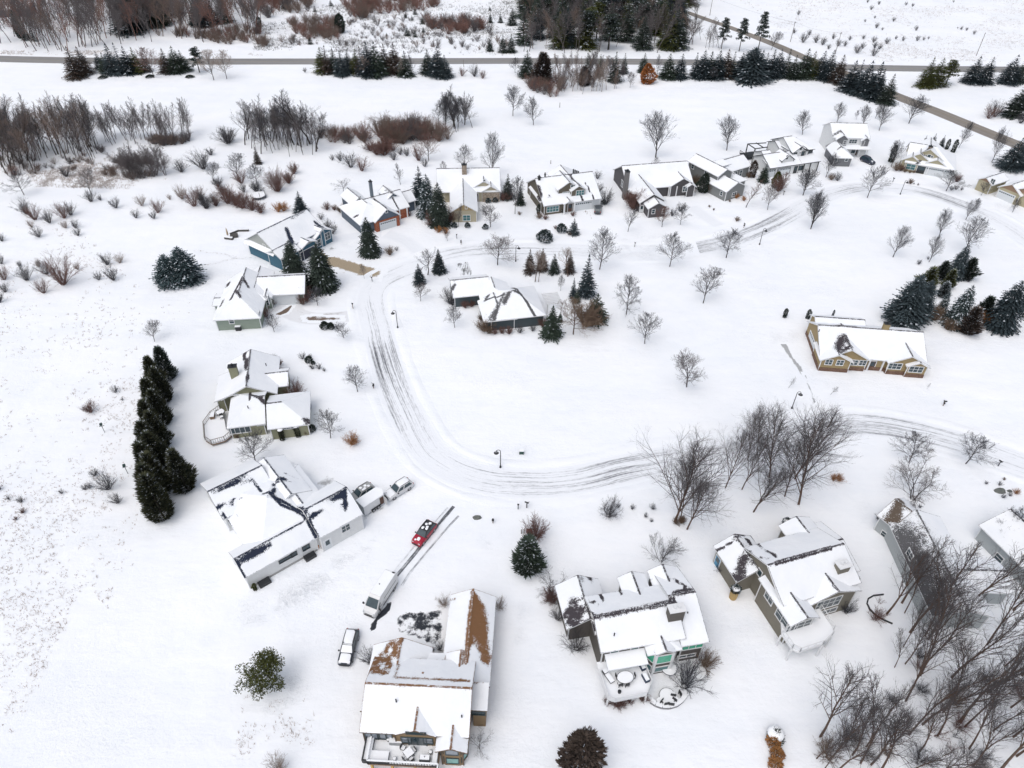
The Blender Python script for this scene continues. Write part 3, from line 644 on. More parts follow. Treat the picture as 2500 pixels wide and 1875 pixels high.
# 3 sage green
h = House('house', 'sage green house with hipped snowy roof, attached white garage and curved drive', 'M2', ((172, 1397), (490, 1380)), W_SAGE, RF_CHAR, z=0)
h.stroke(6, .25, (275, 1110), (390, 940), k=1.4); h.stroke(5, .35, (325, 1075), (375, 1140)); h.stroke(5, .9, (360, 1110), k=.6); h.stroke(5, .3, (390, 975), (440, 1045)); h.stroke(4, .5, (255, 1010), (265, 990)); h.stroke(3.5, .3, (200, 1200), (230, 1150))
B = h.gu((500, 1107), (912, 1105), (750, 942), 2.9, .5)
A = h.gv((135, 1318), (540, 1305), 15.5, 2.9, .62, hip='0')
a = h.L(395, 1058, 2.9); b2 = h.L(572, 1058, 2.9)
C = h.wing(a.x, b2.x + 1.2, a.y - 5, a.y + 7, 3.0, .5, 'v', hip='0')
D = h.wing(b2.x - .5, b2.x + 2.2, a.y - 4.2, a.y + 2, 3.0, .5, 'v')
E = h.rc((128, 1200), (330, 1085), 2.4, .15, 'u')
h.win(A, 'f', 295, 1328, .9, 1.0); h.gdoor(B, 'f', 752, 1140, 5.4, 2.3, 0); h.win(D, 'r', 608, 1140, 1.0, 1.6); h.win(A, 'r', 528, 1270, 1.4, 1.0); h.win(D, 'f', 590, 1170, .9, 1.3)
b = h.L(360, 1390, 0); x = MB(); x.box(b.x - .55, b.x + .55, b.y - .9, b.y + .1, 0, 1.0); x.build('air_conditioner', M_DARK, h.root); snowcap_poly(h, [(b.x - .55, b.y - .9), (b.x + .55, b.y - .9), (b.x + .55, b.y + .1), (b.x - .55, b.y + .1)], 1.0)
h.done()
# 4 olive house with fenced deck
h = House('house', 'olive house with rambling all white roof, fenced deck and tubbed evergreens', 'B1', ((290, 905), (585, 868)), W_OLIVE, RF_CHAR, z=0)
h.stroke(6.5, .25, (385, 160), (412, 320), k=1.5); h.stroke(6.3, .18, (412, 330), (438, 560), k=1.4); h.stroke(6, .45, (405, 170)); h.stroke(4.2, .6, (915, 740)); h.stroke(4, .6, (930, 765)); h.stroke(4.5, .3, (460, 570), (590, 645), k=1.3)
m = h.L(185, 620, 2.9); n = h.L(708, 612, 2.9); r = h.L(385, 150, 6.6)
A = h.wing(m.x + .4, n.x - .6, m.y, r.y, 3.0, .52, 'v')
A2 = h.wing(m.x - .8, m.x + 6, m.y, m.y + 7.5, 2.8, .35, 'v')
A3 = h.wing(n.x - 5, n.x + 1.3, m.y + 2.2, m.y + 7.5, 2.8, .5, 'u')
B = h.gu((250, 862), (585, 800), (430, 590), 2.9, .5, hip='0')
u0, u1, v0, v1 = h.ridge((592, 880), (957, 797), (740, 622), 2.9, .45)
C = h.wing(u0, u1, v0, v1, 2.9, .45, 'u', hip='1')
h.win(B, 'f', 365, 862, 3.4, 1.3, nx=4, ny=1); h.win(B, 'f', 543, 812, 1.3, .5, nx=3, ny=1); h.win(C, 'f', 790, 840, 2.6, .35, nx=4, ny=1, z=2.35)
h.chimney(300, 325, 6.5, 1.4, .9, 3, h.wm)
h.vent(430, 660, 5.2); h.vent(582, 300, 5.5)
dk = [h.L(*p, .6) for p in ((215, 680), (125, 745), (65, 830), (75, 950), (130, 985), (240, 955), (300, 905), (250, 860))]; dk = [(p.x, p.y) for p in dk]
hull_floor('deck', dk[::-1], .62, M_WOOD, h.root, .3); snowcap_poly(h, [tuple(x) for x in dk[::-1]], .62, .12); railing(h, dk[:7], .7, .95, mat=flat('weathered_rail', (.30, .28, .26)))
h.done(); HOUSE4 = h; DECK4 = dk
# 5 white house, navy roof
h = House('house', 'white house with windswept navy shingle roof and long side wing, left of the driveway cars', 'B2', ((460, 1235), (1060, 893)), W_WHITE, RF_NAVY, z=0); h.rs = .6
S_ = h.stroke
S_(6.5, .45, (540, 385), (600, 370), (640, 420), (700, 475)); S_(6.3, .6, (640, 340), (620, 400), (700, 460)); S_(6.3, .45, (700, 475), (820, 510), (930, 560)); S_(6, .5, (690, 440), (810, 500), (900, 530)); S_(5.5, .5, (640, 330), (700, 270)); S_(5.6, .4, (710, 265), (780, 300)); S_(5, .45, (740, 240), (840, 270), k=.7)
S_(6, .55, (130, 395), (280, 335), (450, 275)); S_(6, .4, (470, 280), (530, 370)); S_(4.5, .35, (280, 480), (380, 460), k=.8); S_(4, .5, (170, 560), (300, 520)); S_(4, .45, (215, 590), (260, 660), (310, 760)); S_(4, .5, (340, 580), (350, 620), k=.5)
S_(7, .3, (950, 560), (1240, 375), k=1.4); S_(5.5, .7, (1250, 400), (1250, 520)); S_(5, 1.0, (1240, 520), k=.6); S_(5, .3, (900, 600), (1030, 810), k=1.1); S_(4.5, .45, (960, 690), (1020, 790)); S_(4.5, 2.2, (1060, 700), (1180, 560), k=.28)
S_(5, .5, (275, 965), (320, 990)); S_(4, .35, (330, 1000), (395, 1110)); S_(4.2, 2.0, (450, 1050), (720, 880), k=.25); S_(5.2, .2, (345, 975), (620, 815), k=1.2)
A = h.gu((412, 1160), (1010, 792), (480, 895), 3.0, .5, oh=.25)
G5 = h.gu((1040, 820), (1400, 597), (1095, 470), 3.6, .55, oh=.25)
m = h.L(325, 790, 3.0); n = h.L(955, 560, 3.0)
w5 = h.W[A]
C = h.wing(m.x + .3, n.x + 1.5, h.W[A]['v0'] + .02, h.W[A]['v0'] + 19, 2.98, .42, 'u', hip='01')
p = h.L(190, 545, 3.0); p2 = h.L(105, 410, 5.6); p3 = h.L(490, 300, 5.6)
D = h.wing(p.x - .6, p3.x + 2, p2.y - 4.6, p2.y + 4.6, 3.4, .48, 'u')
a = h.L(480, 262, 5); b = h.L(610, 140, 5); c = h.L(695, 225, 5)
E = h.wing(a.x - .5, c.x + 2.4, c.y - 6, b.y + .8, 3.6, .45, 'v')
a = h.L(1030, 405, 3); b = h.L(850, 182, 5.2); c = h.L(730, 240, 5.2)
F = h.wing(c.x - 4, a.x, a.y - 3, b.y + 2, 3.1, .42, 'v', hip='1')
h.win(A, 'f', 915, 860, 1.1, .9, nx=2, ny=1, frame=M_DARK, fw=.06, z=2.0); h.win(A, 'f', 813, 920, .9, .8, nx=2, ny=1, frame=M_DARK, fw=.06, z=2.0); h.win(A, 'f', 745, 963, 2.0, .6, nx=3, ny=1, frame=M_DARK, fw=.06, z=2.0)
h.win(G5, 'f', 1258, 722, 1.3, 1.3, nx=2, ny=2); h.door(G5, 'f', 1103, 838, 1.0, 2.1, M_GDOOR)
h.win(C, 'l', 215, 640, 1.2, 1.6); h.win(C, 'l', 345, 800, 1.0, 1.6, nx=1)
for x, y in ((940, 945), (572, 1185)):
    c = h.L(x, y, 0); b = MB(); b.box(c.x - .85, c.x + .85, h.W[A]['v0'] - .75, h.W[A]['v0'] + .2, 0, .55); b.build('window_well', M_DARK, h.root)
b = MB(); b.box(h.W[A]['u0'] + .4, h.W[A]['u1'] - .4, h.W[A]['v0'] + .18, h.W[A]['v0'] + .24, 0, .35); b.build('foundation', M_CONC, h.root)
h.done(); H5 = h
# 6 bottom centre house, brown shingle
h = House('house', 'large ochre house with bared brown shingles and a furnished deck, at the bottom centre', 'B3', ((300, 940), (1215, 985)), W_OCHRE, RF_BRN, z=8.2, trim=flat('brown_trim', (.10, .07, .045))); h.rs = .55
S_ = h.stroke
S_(5.5, 1.7, (1275, 280), (1295, 420), (1290, 540)); S_(5.5, 1.3, (1245, 280), (1225, 500)); S_(5.5, 1.2, (1310, 480), (1320, 600), (1335, 700)); S_(5, .9, (1255, 220), (1300, 300)); S_(5, .8, (1200, 570), (1300, 640), k=.8); S_(6, .8, (1250, 200), (1260, 260))
S_(5, .75, (530, 600), (450, 690)); S_(5, .85, (620, 590), (560, 700), (500, 760)); S_(4.6, .8, (420, 750), (500, 770), (530, 840)); S_(4.4, .8, (395, 800), (430, 850)); S_(4.5, .9, (340, 890), (500, 920)); S_(5.5, .5, (560, 930), (850, 945), (1200, 970), k=.85); S_(8, .25, (310, 938), (1200, 984), k=1.1)
S_(6.3, .22, (1228, 130), (1145, 910), k=1.2); S_(6.5, .22, (632, 580), (580, 890), k=1.2); S_(5, 2.5, (620, 890), (900, 860), k=.25); S_(5, 1.2, (760, 760), (820, 720), k=.32); S_(5, .5, (1040, 200), (1075, 200), k=.8)
A = h.gu((265, 1362), (1195, 1402), (760, 963), 5.0, .52, oh=.3)
wA = h.W[A]
a = h.L(410, 625, 3.4); b = h.L(860, 672, 3.4); B = h.wing(a.x - .3, b.x + .4, wA['v0'] + 3, a.y, 3.6, .55, 'v')
a = h.L(1040, 203, 3.4); b = h.L(1422, 220, 3.4); C = h.wing(a.x, b.x, wA['v1'] - 2.5, a.y, 3.6, .55, 'v')
a = h.L(780, 690, 3.4); b = h.L(1000, 690, 3.4); D = h.wing(a.x, b.x, wA['v1'] - 3, a.y, 3.7, .2, 'u')
a = h.L(1205, 1172, 4.6); b = h.L(1347, 1175, 4.6); c = h.L(1235, 915, 5.4); E = h.wing(a.x, b.x, a.y, c.y, 4.6, -.09, 'u', oh=.25)
G_ = h.gv((560, 1392), (916, 1393), 7, 5.0, .55, oh=.06)
F = h.gv((903, 1528), (1178, 1538), 12, 4.6, .5, oh=.6)
dm = flat('dark_green_frame', (.03, .05, .055), .5); GT = flat('teal_glass', (.16, .36, .33), .12, var=.3); GP = flat('pale_glass', (.22, .25, .29), .12, var=.4, nscale=1.5)
for x, w_, nx in ((658, 1.0, 1), (845, .95, 1)): h.win(G_, 'f', x, 1396 if x < 700 else 1405, w_, 1.3, nx=nx, ny=2, frame=dm, z=3.9, pane=GP)
h.win(G_, 'f', 752, 1400, 2.0, 2.0, nx=2, ny=1, frame=dm, z=3.6, name='sliding_door'); h.win(G_, 'f', 742, 1352, 2.2, .35, ny=1, frame=dm, z=5.75, fw=.08)
for x, w_ in ((345, .6), (405, .8), (460, .95), (518, .6)): h.win(A, 'f', x, 1390, w_, 1.4, ny=1, frame=dm, z=3.7, pane=GP if w_ < 1.3 else None)
h.win(E, 'f', 1272, 1192, 1.5, .8, nx=2, ny=1, frame=dm)
# canted bay at the front
wF = h.W[F]; um = (wF['u0'] + wF['u1']) / 2; v0 = wF['v0'] + .6; bw = MB()
pts = [(um - 1.65, v0 + 1.0), (um - .9, v0 - .1), (um + .9, v0 - .1), (um + 1.65, v0 + 1.0)]
for (a, b) in zip(pts, pts[1:]): bw.quad([(a[0], a[1], 0), (b[0], b[1], 0), (b[0], b[1], 4.75), (a[0], a[1], 4.75)])
bw.build('bay_wall', h.wm, h.root)
def facewin(h, a, b, z0, z1, ins=.25, pane=M_GLASS, frame=None, nx=1, ny=1, off=.05):
    A_, B_ = Vector((a[0], a[1], 0)), Vector((b[0], b[1], 0)); d = (B_ - A_).normalized(); n = Vector((d.y, -d.x, 0)); L = (B_ - A_).length
    M = Matrix.Translation(A_ + n * off) @ Matrix.Rotation(math.atan2(d.y, d.x), 4, 'Z'); f = MB(); g = MB(); x0, x1 = ins, L - ins; t = .12
    f.box(x0, x1, -.05, .05, z0, z0 + t, 0, M); f.box(x0, x1, -.05, .05, z1 - t, z1, 0, M); f.box(x0, x0 + t, -.05, .05, z0 + t, z1 - t, 0, M); f.box(x1 - t, x1, -.05, .05, z0 + t, z1 - t, 0, M)
    for i in range(1, nx): x = x0 + (x1 - x0) * i / nx; f.box(x - .04, x + .04, -.04, .04, z0 + t, z1 - t, 0, M)
    for i in range(1, ny): z = z0 + (z1 - z0) * i / ny; f.box(x0 + t, x1 - t, -.035, .035, z - .03, z + .03, 0, M)
    fo = f.build('window', frame or h.tm, h.root); g.quad([M @ Vector(p) for p in ((x0 + t, 0, z0 + t), (x1 - t, 0, z0 + t), (x1 - t, 0, z1 - t), (x0 + t, 0, z1 - t))]); g.build('pane', pane, fo)
for (a, b) in zip(pts, pts[1:]): facewin(h, a, b, 2.9, 4.4, .12, GP, dm, 1); facewin(h, a, b, .6, 2.1, .12, GT, dm)
# deck
dz = 2.55; dv1 = wA['v0'] + .45
P1 = h.L(330, 1595, dz + 1); P2 = h.L(935, 1640, dz + 1); P0 = h.L(375, 1395, dz); ux0, ux1, dv0 = P1.x, wF['u0'] + .4, P1.y
dk = [(ux0, dv0), (ux1, dv0), (ux1, dv1 + .2), (ux0, dv1 + .2)]
hull_floor('deck', dk, dz, M_WOOD, h.root, .25); snowcap_poly(h, [(ux0 + .15, dv0 + .15), (ux1 - .15, dv0 + .15), (ux1 - .15, dv1), (ux0 + .15, dv1)], dz, .06)
rm = flat('dark_railing', (.03, .032, .035)); railing(h, [(ux0, dv1), (ux0, dv0), (ux1, dv0), (ux1, dv1 - 3.4)], dz + .06, .95, mat=rm, gap=.3)
tr = MB()
for a, b in (((ux0, dv1), (ux0, dv0)), ((ux0, dv0), (ux1, dv0)), ((ux1, dv0), (ux1, dv1 - 3.4))): tr.bar((a[0], a[1], dz + 1.08), (b[0], b[1], dz + 1.08), .16, .10)
tr.build('snowy_handrail', M_CAP, h.root)
h.posts([(ux0 + .3, dv0 + .3), (ux0 + (ux1 - ux0) * .33, dv0 + .3), (ux0 + (ux1 - ux0) * .66, dv0 + .3), (ux1 - .3, dv0 + .3)], 0, dz - .3, .25, mat=flat('yellow_wood', (.5, .33, .08)))
h.vent(1130, 1215, 6.4); h.vent(575, 1080, 7.2)
h.done(); H6 = h; H6D = (ux0, ux1, dv0, dv1, dz + .06)
# 7 dark brown two storey with patio
h = House('house', 'dark brown two storey house with green glazed bay and snowy furnished deck', 'B4', ((745, 1190), (1460, 1065)), W_BRN, RF_CHAR, z=0); h.rs = .58; h.capm = M_WHITE
S_ = h.stroke
S_(5, 1.2, (560, 560), (530, 700), (570, 740)); S_(5, 1.0, (620, 640), (600, 700)); S_(5, .8, (510, 620), (490, 660)); S_(5, .6, (650, 320), (620, 430), k=.75); S_(5, .25, (680, 300), (740, 420), (795, 600), k=1.4)
S_(7.5, .65, (690, 650), (750, 700), (1000, 640), (1380, 560)); S_(8, .5, (730, 690), (1420, 565)); S_(7.4, .5, (1400, 540), (1420, 575)); S_(6.5, .5, (1410, 370), (1520, 480)); S_(6, .5, (690, 570), (760, 600)); S_(6, .4, (920, 380), (950, 460), (970, 510), k=1.1); S_(5.5, .8, (1220, 370), k=.5); S_(5, .7, (1450, 830), k=.5); S_(6.5, .5, (1400, 510), (1550, 490), k=.9)
A = h.gu((787, 1032), (1500, 882), (1050, 652), 5.3, .45)
wA = h.W[A]
B = h.gu((1467, 978), (1697, 912), (1500, 512), 4.6, .42)
wB = h.W[B]
a = h.L(395, 447, 3.4); b = h.L(515, 807, 3.4)
C = h.wing(a.x, wA['u0'] + 3.2, min(a.y, b.y) - .2, h.L(395, 447, 3.4).y, 3.4, .55, 'v')
C = C; wC = h.W[C]
a = h.L(920, 382, 4.8); b = h.L(1145, 335, 4.8); D = h.wing(a.x, b.x, wA['v1'] - 4, a.y, 4.9, .5, 'v')
a = h.L(1140, 335, 4.8); b = h.L(1395, 330, 4.8); E = h.wing(a.x + .6, b.x + .6, wA['v1'] - 4, b.y + .8, 4.8, .5, 'v', hip='')
h.wing(wC['u1'] - 3, h.W[D]['u0'] + 1, wA['v1'] - 5, wA['v1'] + .4, 4.2, .35, 'u')
GG = flat('green_glass', (.07, .42, .27), .12, var=.25); WG = flat('blue_glass', (.06, .16, .17), .1, var=.4)
h.win(A, 'f', 895, 1022, .95, .8, ny=1, z=4.35, pane=WG); h.win(A, 'f', 1067, 984, .95, .8, ny=1, z=4.35, pane=WG)
h.win(A, 'f', 870, 1120, 1.9, 1.4, nx=2, ny=1, z=2.9, pane=WG); h.win(A, 'f', 955, 1110, .9, 2.0, ny=1, z=2.75); h.win(A, 'f', 1060, 1090, 2.9, 2.0, nx=2, ny=1, z=2.75, name='sliding_door', pane=WG)
h.win(B, 'f', 1548, 982, 2.9, 1.2, nx=3, ny=1, z=3.5, pane=GG); h.win(B, 'f', 1505, 1038, 2.4, .5, nx=2, ny=1, z=1.2)
h.win(A, 'l', 695, 770, .8, 1.2, z=4.4); h.win(A, 'l', 670, 825, .7, 1.1, z=3.4)
# bay
cb = h.L(1275, 1165, 0); v0 = wA['v0'] + .45; bu = cb.x; bv = v0 - 1.7
pts = [(bu - 2.0, v0 - .3), (bu - 1.15, bv), (bu + 1.15, bv), (bu + 2.0, v0 - .3)]; bw = MB()
for (a, b) in zip(pts, pts[1:]): bw.quad([(a[0], a[1], 0), (b[0], b[1], 0), (b[0], b[1], 5.0), (a[0], a[1], 5.0)])
bw.build('bay_wall', h.wm, h.root)
for a, b in zip(pts, pts[1:]): facewin(h, a, b, 2.6, 4.6, .1, GG); facewin(h, a, b, .5, 1.8, .15, WG)
fr = MB()
for p in pts: fr.box(p[0] - .15, p[0] + .15, p[1] - .15, p[1] + .15, 0, 5)
fr.build('bay_trim', M_WHITE, h.root)
h.wing(bu - 1.3, bu + 1.3, bv - .15, wA['v0'] + 1.4, 5.0, .45, 'v', nowall=True); h.wing(bu - 2.3, bu + 2.3, bv + .1, wA['v0'] + 1.5, 4.85, .30, 'u', nowall=True, hip='01')
# awning
a = h.L(835, 1110, 4.0); b = h.L(1170, 1045, 4.0); aw = MB(); aw.quad([(a.x, wA['v0'] - 1.6, 3.75), (b.x, wA['v0'] - 1.6, 3.75), (b.x, wA['v0'] + .3, 4.25), (a.x, wA['v0'] + .3, 4.25)]); aw.quad([(a.x, wA['v0'] - 1.6, 3.55), (b.x, wA['v0'] - 1.6, 3.55), (b.x, wA['v0'] - 1.6, 3.75), (a.x, wA['v0'] - 1.6, 3.75)]); aw.build('awning', M_CAP, h.root)
h.chimney(1425, 640, 8.3, 2.0, 1.1, 4, h.wm, 2)
h.vent(900, 850, 7); h.vent(1518, 672, 6.3)
dz = 2.0
dk = [h.L(*p, dz + .1) for p in ((770, 1170), (845, 1400), (905, 1420), (1170, 1365), (1210, 1265), (1150, 1115))]; dk = [(p.x, p.y) for p in dk]
dk2 = dk + [(dk[-1][0], v0 + .1), (dk[0][0], v0 + .1)]
hull_floor('deck', dk2, dz, M_WHITE, h.root, .35); snowcap_poly(h, dk2, dz, .12)
low = MB()
for a, b in list(zip(dk, dk[1:])): panel(low, a, b, dz - .1, dz + .75)
low.build('deck_parapet', M_WHITE, h.root); h.posts([dk[1], dk[3]], 0, dz - .4, .2)
h.done(); H7 = h; H7D = dz + .12
# 8 taupe house with big deck
h = House('house', 'taupe two storey house with long front wing and big white railed deck', 'B5', ((1145, 672), (1625, 537)), W_TAUPE, RF_CHAR, z=8.0); h.rs = .56; h.capm = M_WHITE
S_ = h.stroke
S_(5, 1.3, (890, 620), (870, 700), (880, 770)); S_(5, 1.2, (840, 740), (880, 760)); S_(5, 1.0, (910, 430), (900, 580), k=.45); S_(4.5, .45, (640, 530), (740, 520), (920, 390)); S_(6, .35, (940, 400), (1040, 560), (1130, 670), k=1.2); S_(6, .6, (1040, 560), (1130, 640), k=.7); S_(5.5, .4, (1000, 680), (1060, 700)); S_(8, .18, (1150, 670), (1620, 537), k=1.4); S_(6, .9, (1300, 415), k=.45); S_(6.5, .2, (1570, 735), (1670, 890), k=1.3); S_(5.5, .3, (960, 350), (1000, 400))
a = h.L(1078, 712, 5.6); b = h.L(1145, 672, 8.0)
mv = b.y; p = .5; hwd = 4.9
A = h.wing(h.L(1078, 707, 7.6).x, h.L(1640, 560, 6).x + .6, mv - hwd, mv + hwd, 8.0 - p * hwd, p, 'u')
wA = h.W[A]
sv0 = h.L(1185, 1060, 5.0).y
SH = h.wing(wA['u0'] - .03, wA['u1'] - .9, sv0, mv, 5.03, -(3.0 / (mv - sv0)), 'u')
c = h.L(625, 527, 3.4); d = h.L(830, 836, 3.4)
C = h.wing(c.x, wA['u0'] + 3.5, min(c.y, d.y), max(c.y, d.y), 3.4, .52, 'v'); wC = h.W[C]
a = h.L(1205, 402, 4.6); b = h.L(1600, 490, 4.6)
D = h.wing(a.x, b.x, wA['v1'] - 4, a.y + 1.0, 4.7, .42, 'v')
B = h.gu((1640, 825), (1857, 722), (1680, 480), 4.2, .33); wB = h.W[B]
f1 = h.L(1185, 1060, 5.0); f2 = h.L(1430, 1135, 6.1); hf = f2.x - f1.x
F = h.wing(f1.x - .06, f2.x + hf, f2.y, sv0 + 5, 5.0, 1.1 / hf, 'v', hip=''); wF = h.W[F]
g1 = h.L(1412, 1030, 4.9); g2 = h.L(1690, 915, 6.6); hf = g2.x - g1.x
E = h.wing(g1.x, g2.x + hf, g2.y, wA['v0'] + 4.5, 4.9, 1.7 / hf, 'v'); wE = h.W[E]
h.door(C, 'l', 665, 655, 1.1, 2.1, flat('blue_door', (.03, .22, .38), .4)); h.win(A, 'l', 992, 827, .8, 1.2, z=4.6, ny=1); h.win(F, 'l', 1090, 985, 1.6, 1.6, nx=2, z=3.9)
h.win(F, 'l', 1205, 1140, 2.3, 1.8, nx=2, z=3.7); h.win(F, 'f', 1355, 1215, 3.0, 1.7, nx=3, z=3.7); h.win(F, 'f', 1280, 1218, 1.2, 1.6, z=3.7)
h.win(E, 'f', 1610, 985, 3.8, 2.0, nx=4, z=3.4); h.win(E, 'f', 1590, 1070, 3.0, .9, nx=3, ny=1, z=1.1); h.win(B, 'f', 1765, 805, 2.0, 1.2, nx=2, z=3.3); h.win(E, 'l', 1455, 1040, 1.6, 1.5, nx=2, z=3.4)
h.chimney(1725, 685, 7.6, 1.7, 1.1, 0, h.wm, 2); h.vent(1195, 765, 7)
dz = 2.9
dk = [h.L(*p, dz) for p in ((1205, 1270), (1290, 1395), (1355, 1425), (1550, 1360), (1625, 1285), (1640, 1240), (1520, 1060), (1440, 1080))]; dk = [(p.x, p.y) for p in dk]
dk2 = dk + [(wF['u1'] - .6, wF['v0'] + 3), (wF['u0'] + .6, wF['v0'] + 2.2)]
hull_floor('deck', dk2, dz, M_WHITE, h.root, .35); snowcap_poly(h, dk2, dz, .14); railing(h, dk[:7], dz + .1, .95, gap=1.1)
h.posts([dk[0], dk[1], dk[3], dk[4]], 0, dz - .4, .2)
h.done(); H8 = h
# 9 grey house behind the grove
h = House('house', 'light grey garage house with a brown shingle streak on its roof, at right', 'B7', ((1190, 1022), (1400, 1180)), W_LGREY, RF_DKB, z=6)
h.stroke(5, .9, (1170, 1040), (1140, 1130), (1120, 1200)); h.stroke(4.6, 1.2, (1130, 1170), (1110, 1240), (1150, 1230)); h.stroke(5, .8, (1170, 1120), (1200, 1230), k=.5); h.stroke(5.5, 1.0, (1500, 1300), (1640, 1390)); h.stroke(5.5, .5, (1130, 1280), (1440, 1250)); h.stroke(5.5, 1.0, (1490, 1430), (1640, 1480)); h.stroke(5.2, .8, (1400, 1480), (1640, 1500))
a = h.L(1000, 1147, 3.3); b = h.L(1112, 1278, 3.3); mid = h.L(1190, 1022, 5.8)
A = h.wing(a.x, b.x, min(a.y, b.y) - 0, mid.y + (mid.y - a.y) * 1, 3.3, .55, 'u')
a2 = h.L(1115, 1285, 5.8); c2 = h.L(1450, 1255, 5.8)
h2 = h.L(1380, 1700, 0)
h.win(A, 'f', 1035, 1330, 1.0, 1.0)
h.done()
h = House('house', 'long grey roofed wing hidden behind the bare trees at right', 'B7', ((1205, 1300), (1590, 2090)), W_LGREY, RF_GREY, z=3.5)
a = h.L(1130, 1295, 3.4); b = h.L(1320, 1310, 4.6)
h.stroke(4, 3.5, (1200, 1340), (1300, 1600), (1420, 1900), (1500, 2050), k=.85)
A = h.wing(-.2, 17, -4.2, 4.2, 3.4, .36, 'u'); B = h.wing(7, 13, -.5, 9.0, 3.2, .36, 'v', hip=''); h.win(A, 'f', 1250, 1500, 1.4, 1.2, nx=2)
h.stroke(4, 1.0, (1500, 1300), (1640, 1390)); h.done()
h = House('house', 'house with plain white snowy roof at the right edge beyond the grey wing', 'B7', ((2015, 1330), (2150, 1460)), W_LGREY, RF_CHAR, z=5)
A = h.wing(-1, 12, -5, 5, 3.0, .4, 'u'); h.win(A, 'f', 2000, 1530, 1.2, 1.2); h.done()
# 10 slate house (centre)
h = House('house', 'slate blue house with hipped snowy roof, skylight and pergola in the middle of the picture', 'M3', ((560, 1462), (945, 1420)), W_SLATE, RF_GREY, z=0)
S_ = h.stroke
S_(5.5, .6, (660, 1150), (600, 1240), (540, 1295), k=.8); S_(5.5, .6, (700, 1160), (660, 1210)); S_(5.5, .25, (720, 1020), (770, 1130), (930, 1270), k=1.3); S_(5, .35, (735, 1040), (760, 1110)); S_(5, .5, (740, 1165), (790, 1170)); S_(4, .4, (600, 1300), (560, 1370)); S_(4, .4, (220, 1120), (245, 1090), k=.9); S_(3.5, .4, (500, 1220), (530, 1185)); S_(6, .2, (510, 1137), (660, 1137), k=1.2)
A = h.gu((225, 1193), (560, 1172), (400, 1033), 2.8, .45, hip='')
a = h.L(535, 1396, 2.8); b = h.L(1015, 1347, 2.8); c = h.L(955, 1092, 2.8)
B = h.wing(a.x, b.x, (a.y + b.y) / 2, c.y, 2.8, .55, 'v', hip='01')
C = h.wing(a.x - 1.2, a.x + 5.8, (a.y + b.y) / 2 + .01, a.y + 8, 2.7, .5, 'v', hip='0')
d = h.L(470, 1260, 2.8); D = h.wing(d.x, d.x + 7, d.y, d.y + 8, 2.8, .5, 'v', hip='0')
h.win(B, 'f', 750, 1370, .9, .5, ny=1); h.win(B, 'r', 960, 1380, 1.2, 1.2); h.win(D, 'f', 505, 1270, 1.0, 1.2)
sk = h.L(765, 1185, 5.0); b = MB(); b.box(sk.x - .6, sk.x + .6, sk.y - .6, sk.y + .6, 3.6, 5.0, 0); so_ = b.build('skylight', M_WHITE, h.root); g = MB(); g.box(sk.x - .45, sk.x + .45, sk.y - .66, sk.y + .45, 4.2, 5.03); g.build('pane', flat('blue_pane', (.12, .2, .25), .15), so_)
pa = h.L(975, 1170, 2.6); pb = h.L(1145, 1240, 2.6); pg = MB()
for i in range(8): y = pb.y + (pa.y - pb.y) * i / 7; pg.bar((pa.x, y, 2.6), (pb.x, y, 2.6), .08, .18)
for i in range(9): x = pa.x + (pb.x - pa.x) * i / 8; pg.bar((x, pb.y - .3, 2.75), (x, pa.y + .3, 2.75), .06, .12)
for x in (pa.x + .4, pb.x): pg.bar((x, pb.y, 0), (x, pb.y, 2.6), .25)
pg.build('pergola', M_WHITE, h.root)
h.done()
# 11 slate blue + brick
h = House('house', 'blue grey house with red brick garage front, round window and arched dormer', 'M2', ((1515, 565), (1703, 508)), W_BGREY, RF_CHAR, z=0)
h.stroke(5.5, .2, (1480, 290), (1600, 360), k=1.2); h.stroke(6, .2, (1590, 210), (1700, 290), k=1.2); h.stroke(3.5, .4, (1330, 440), (1360, 440)); h.stroke(6, .3, (1590, 210), (1650, 250))
a = h.L(1500, 500, 2.9); b = h.L(1710, 430, 2.9)
A = h.wing(a.x + .2, b.x + .3, min(a.y, b.y), a.y + 8.5, 2.9, .75, 'v'); wA = h.W[A]
c = h.L(1298, 450, 2.9)
B = h.wing(c.x, wA['u0'] + 6, min(a.y, b.y) + 1.0, a.y + 13.5, 2.9, .55, 'v', hip='01')
e = h.L(1795, 355, 2.9)
C = h.wing(wA['u0'] + 1, e.x, wA['v0'] + 3.0, wA['v0'] + 12.5, 2.9, .62, 'u'); wC = h.W[C]
f = h.L(1862, 305, 2.9); D = h.wing(wC['u1'] - 3, f.x - .2, wA['v0'] + 5.2, wA['v0'] + 10.7, 2.9, .7, 'u')
g = h.L(1655, 300, 4.2); E = h.wing(g.x - 1.7, g.x + 1.7, g.y - .6, g.y + 5, 4.9, .75, 'v', oh=.25, base=3)
f1 = h.L(1365, 310, 4); F = h.wing(f1.x - 2.6, f1.x + 2.4, f1.y - 1, f1.y + 6, 3.8, .6, 'v')
h.gdoor(A, 'f', 1617, 515, 4.4, 2.2, 8)
b = MB(); o = .45; y = wA['v0'] + o - .07
b.box(wA['u0'] + o - .05, wA['u0'] + o + .75, y - .05, y + .1, 0, 2.85); b.box(wA['u1'] - o - .75, wA['u1'] - o + .05, y - .05, y + .1, 0, 2.85); b.box(wA['u0'] + o + .75, wA['u1'] - o - .75, y - .05, y + .1, 2.42, 2.85)
b.box(wA['u0'] + o - .12, wA['u0'] + o + .02, y, y + 2, 0, 2.85); b.build('brick_front', BRK_RED, h.root)
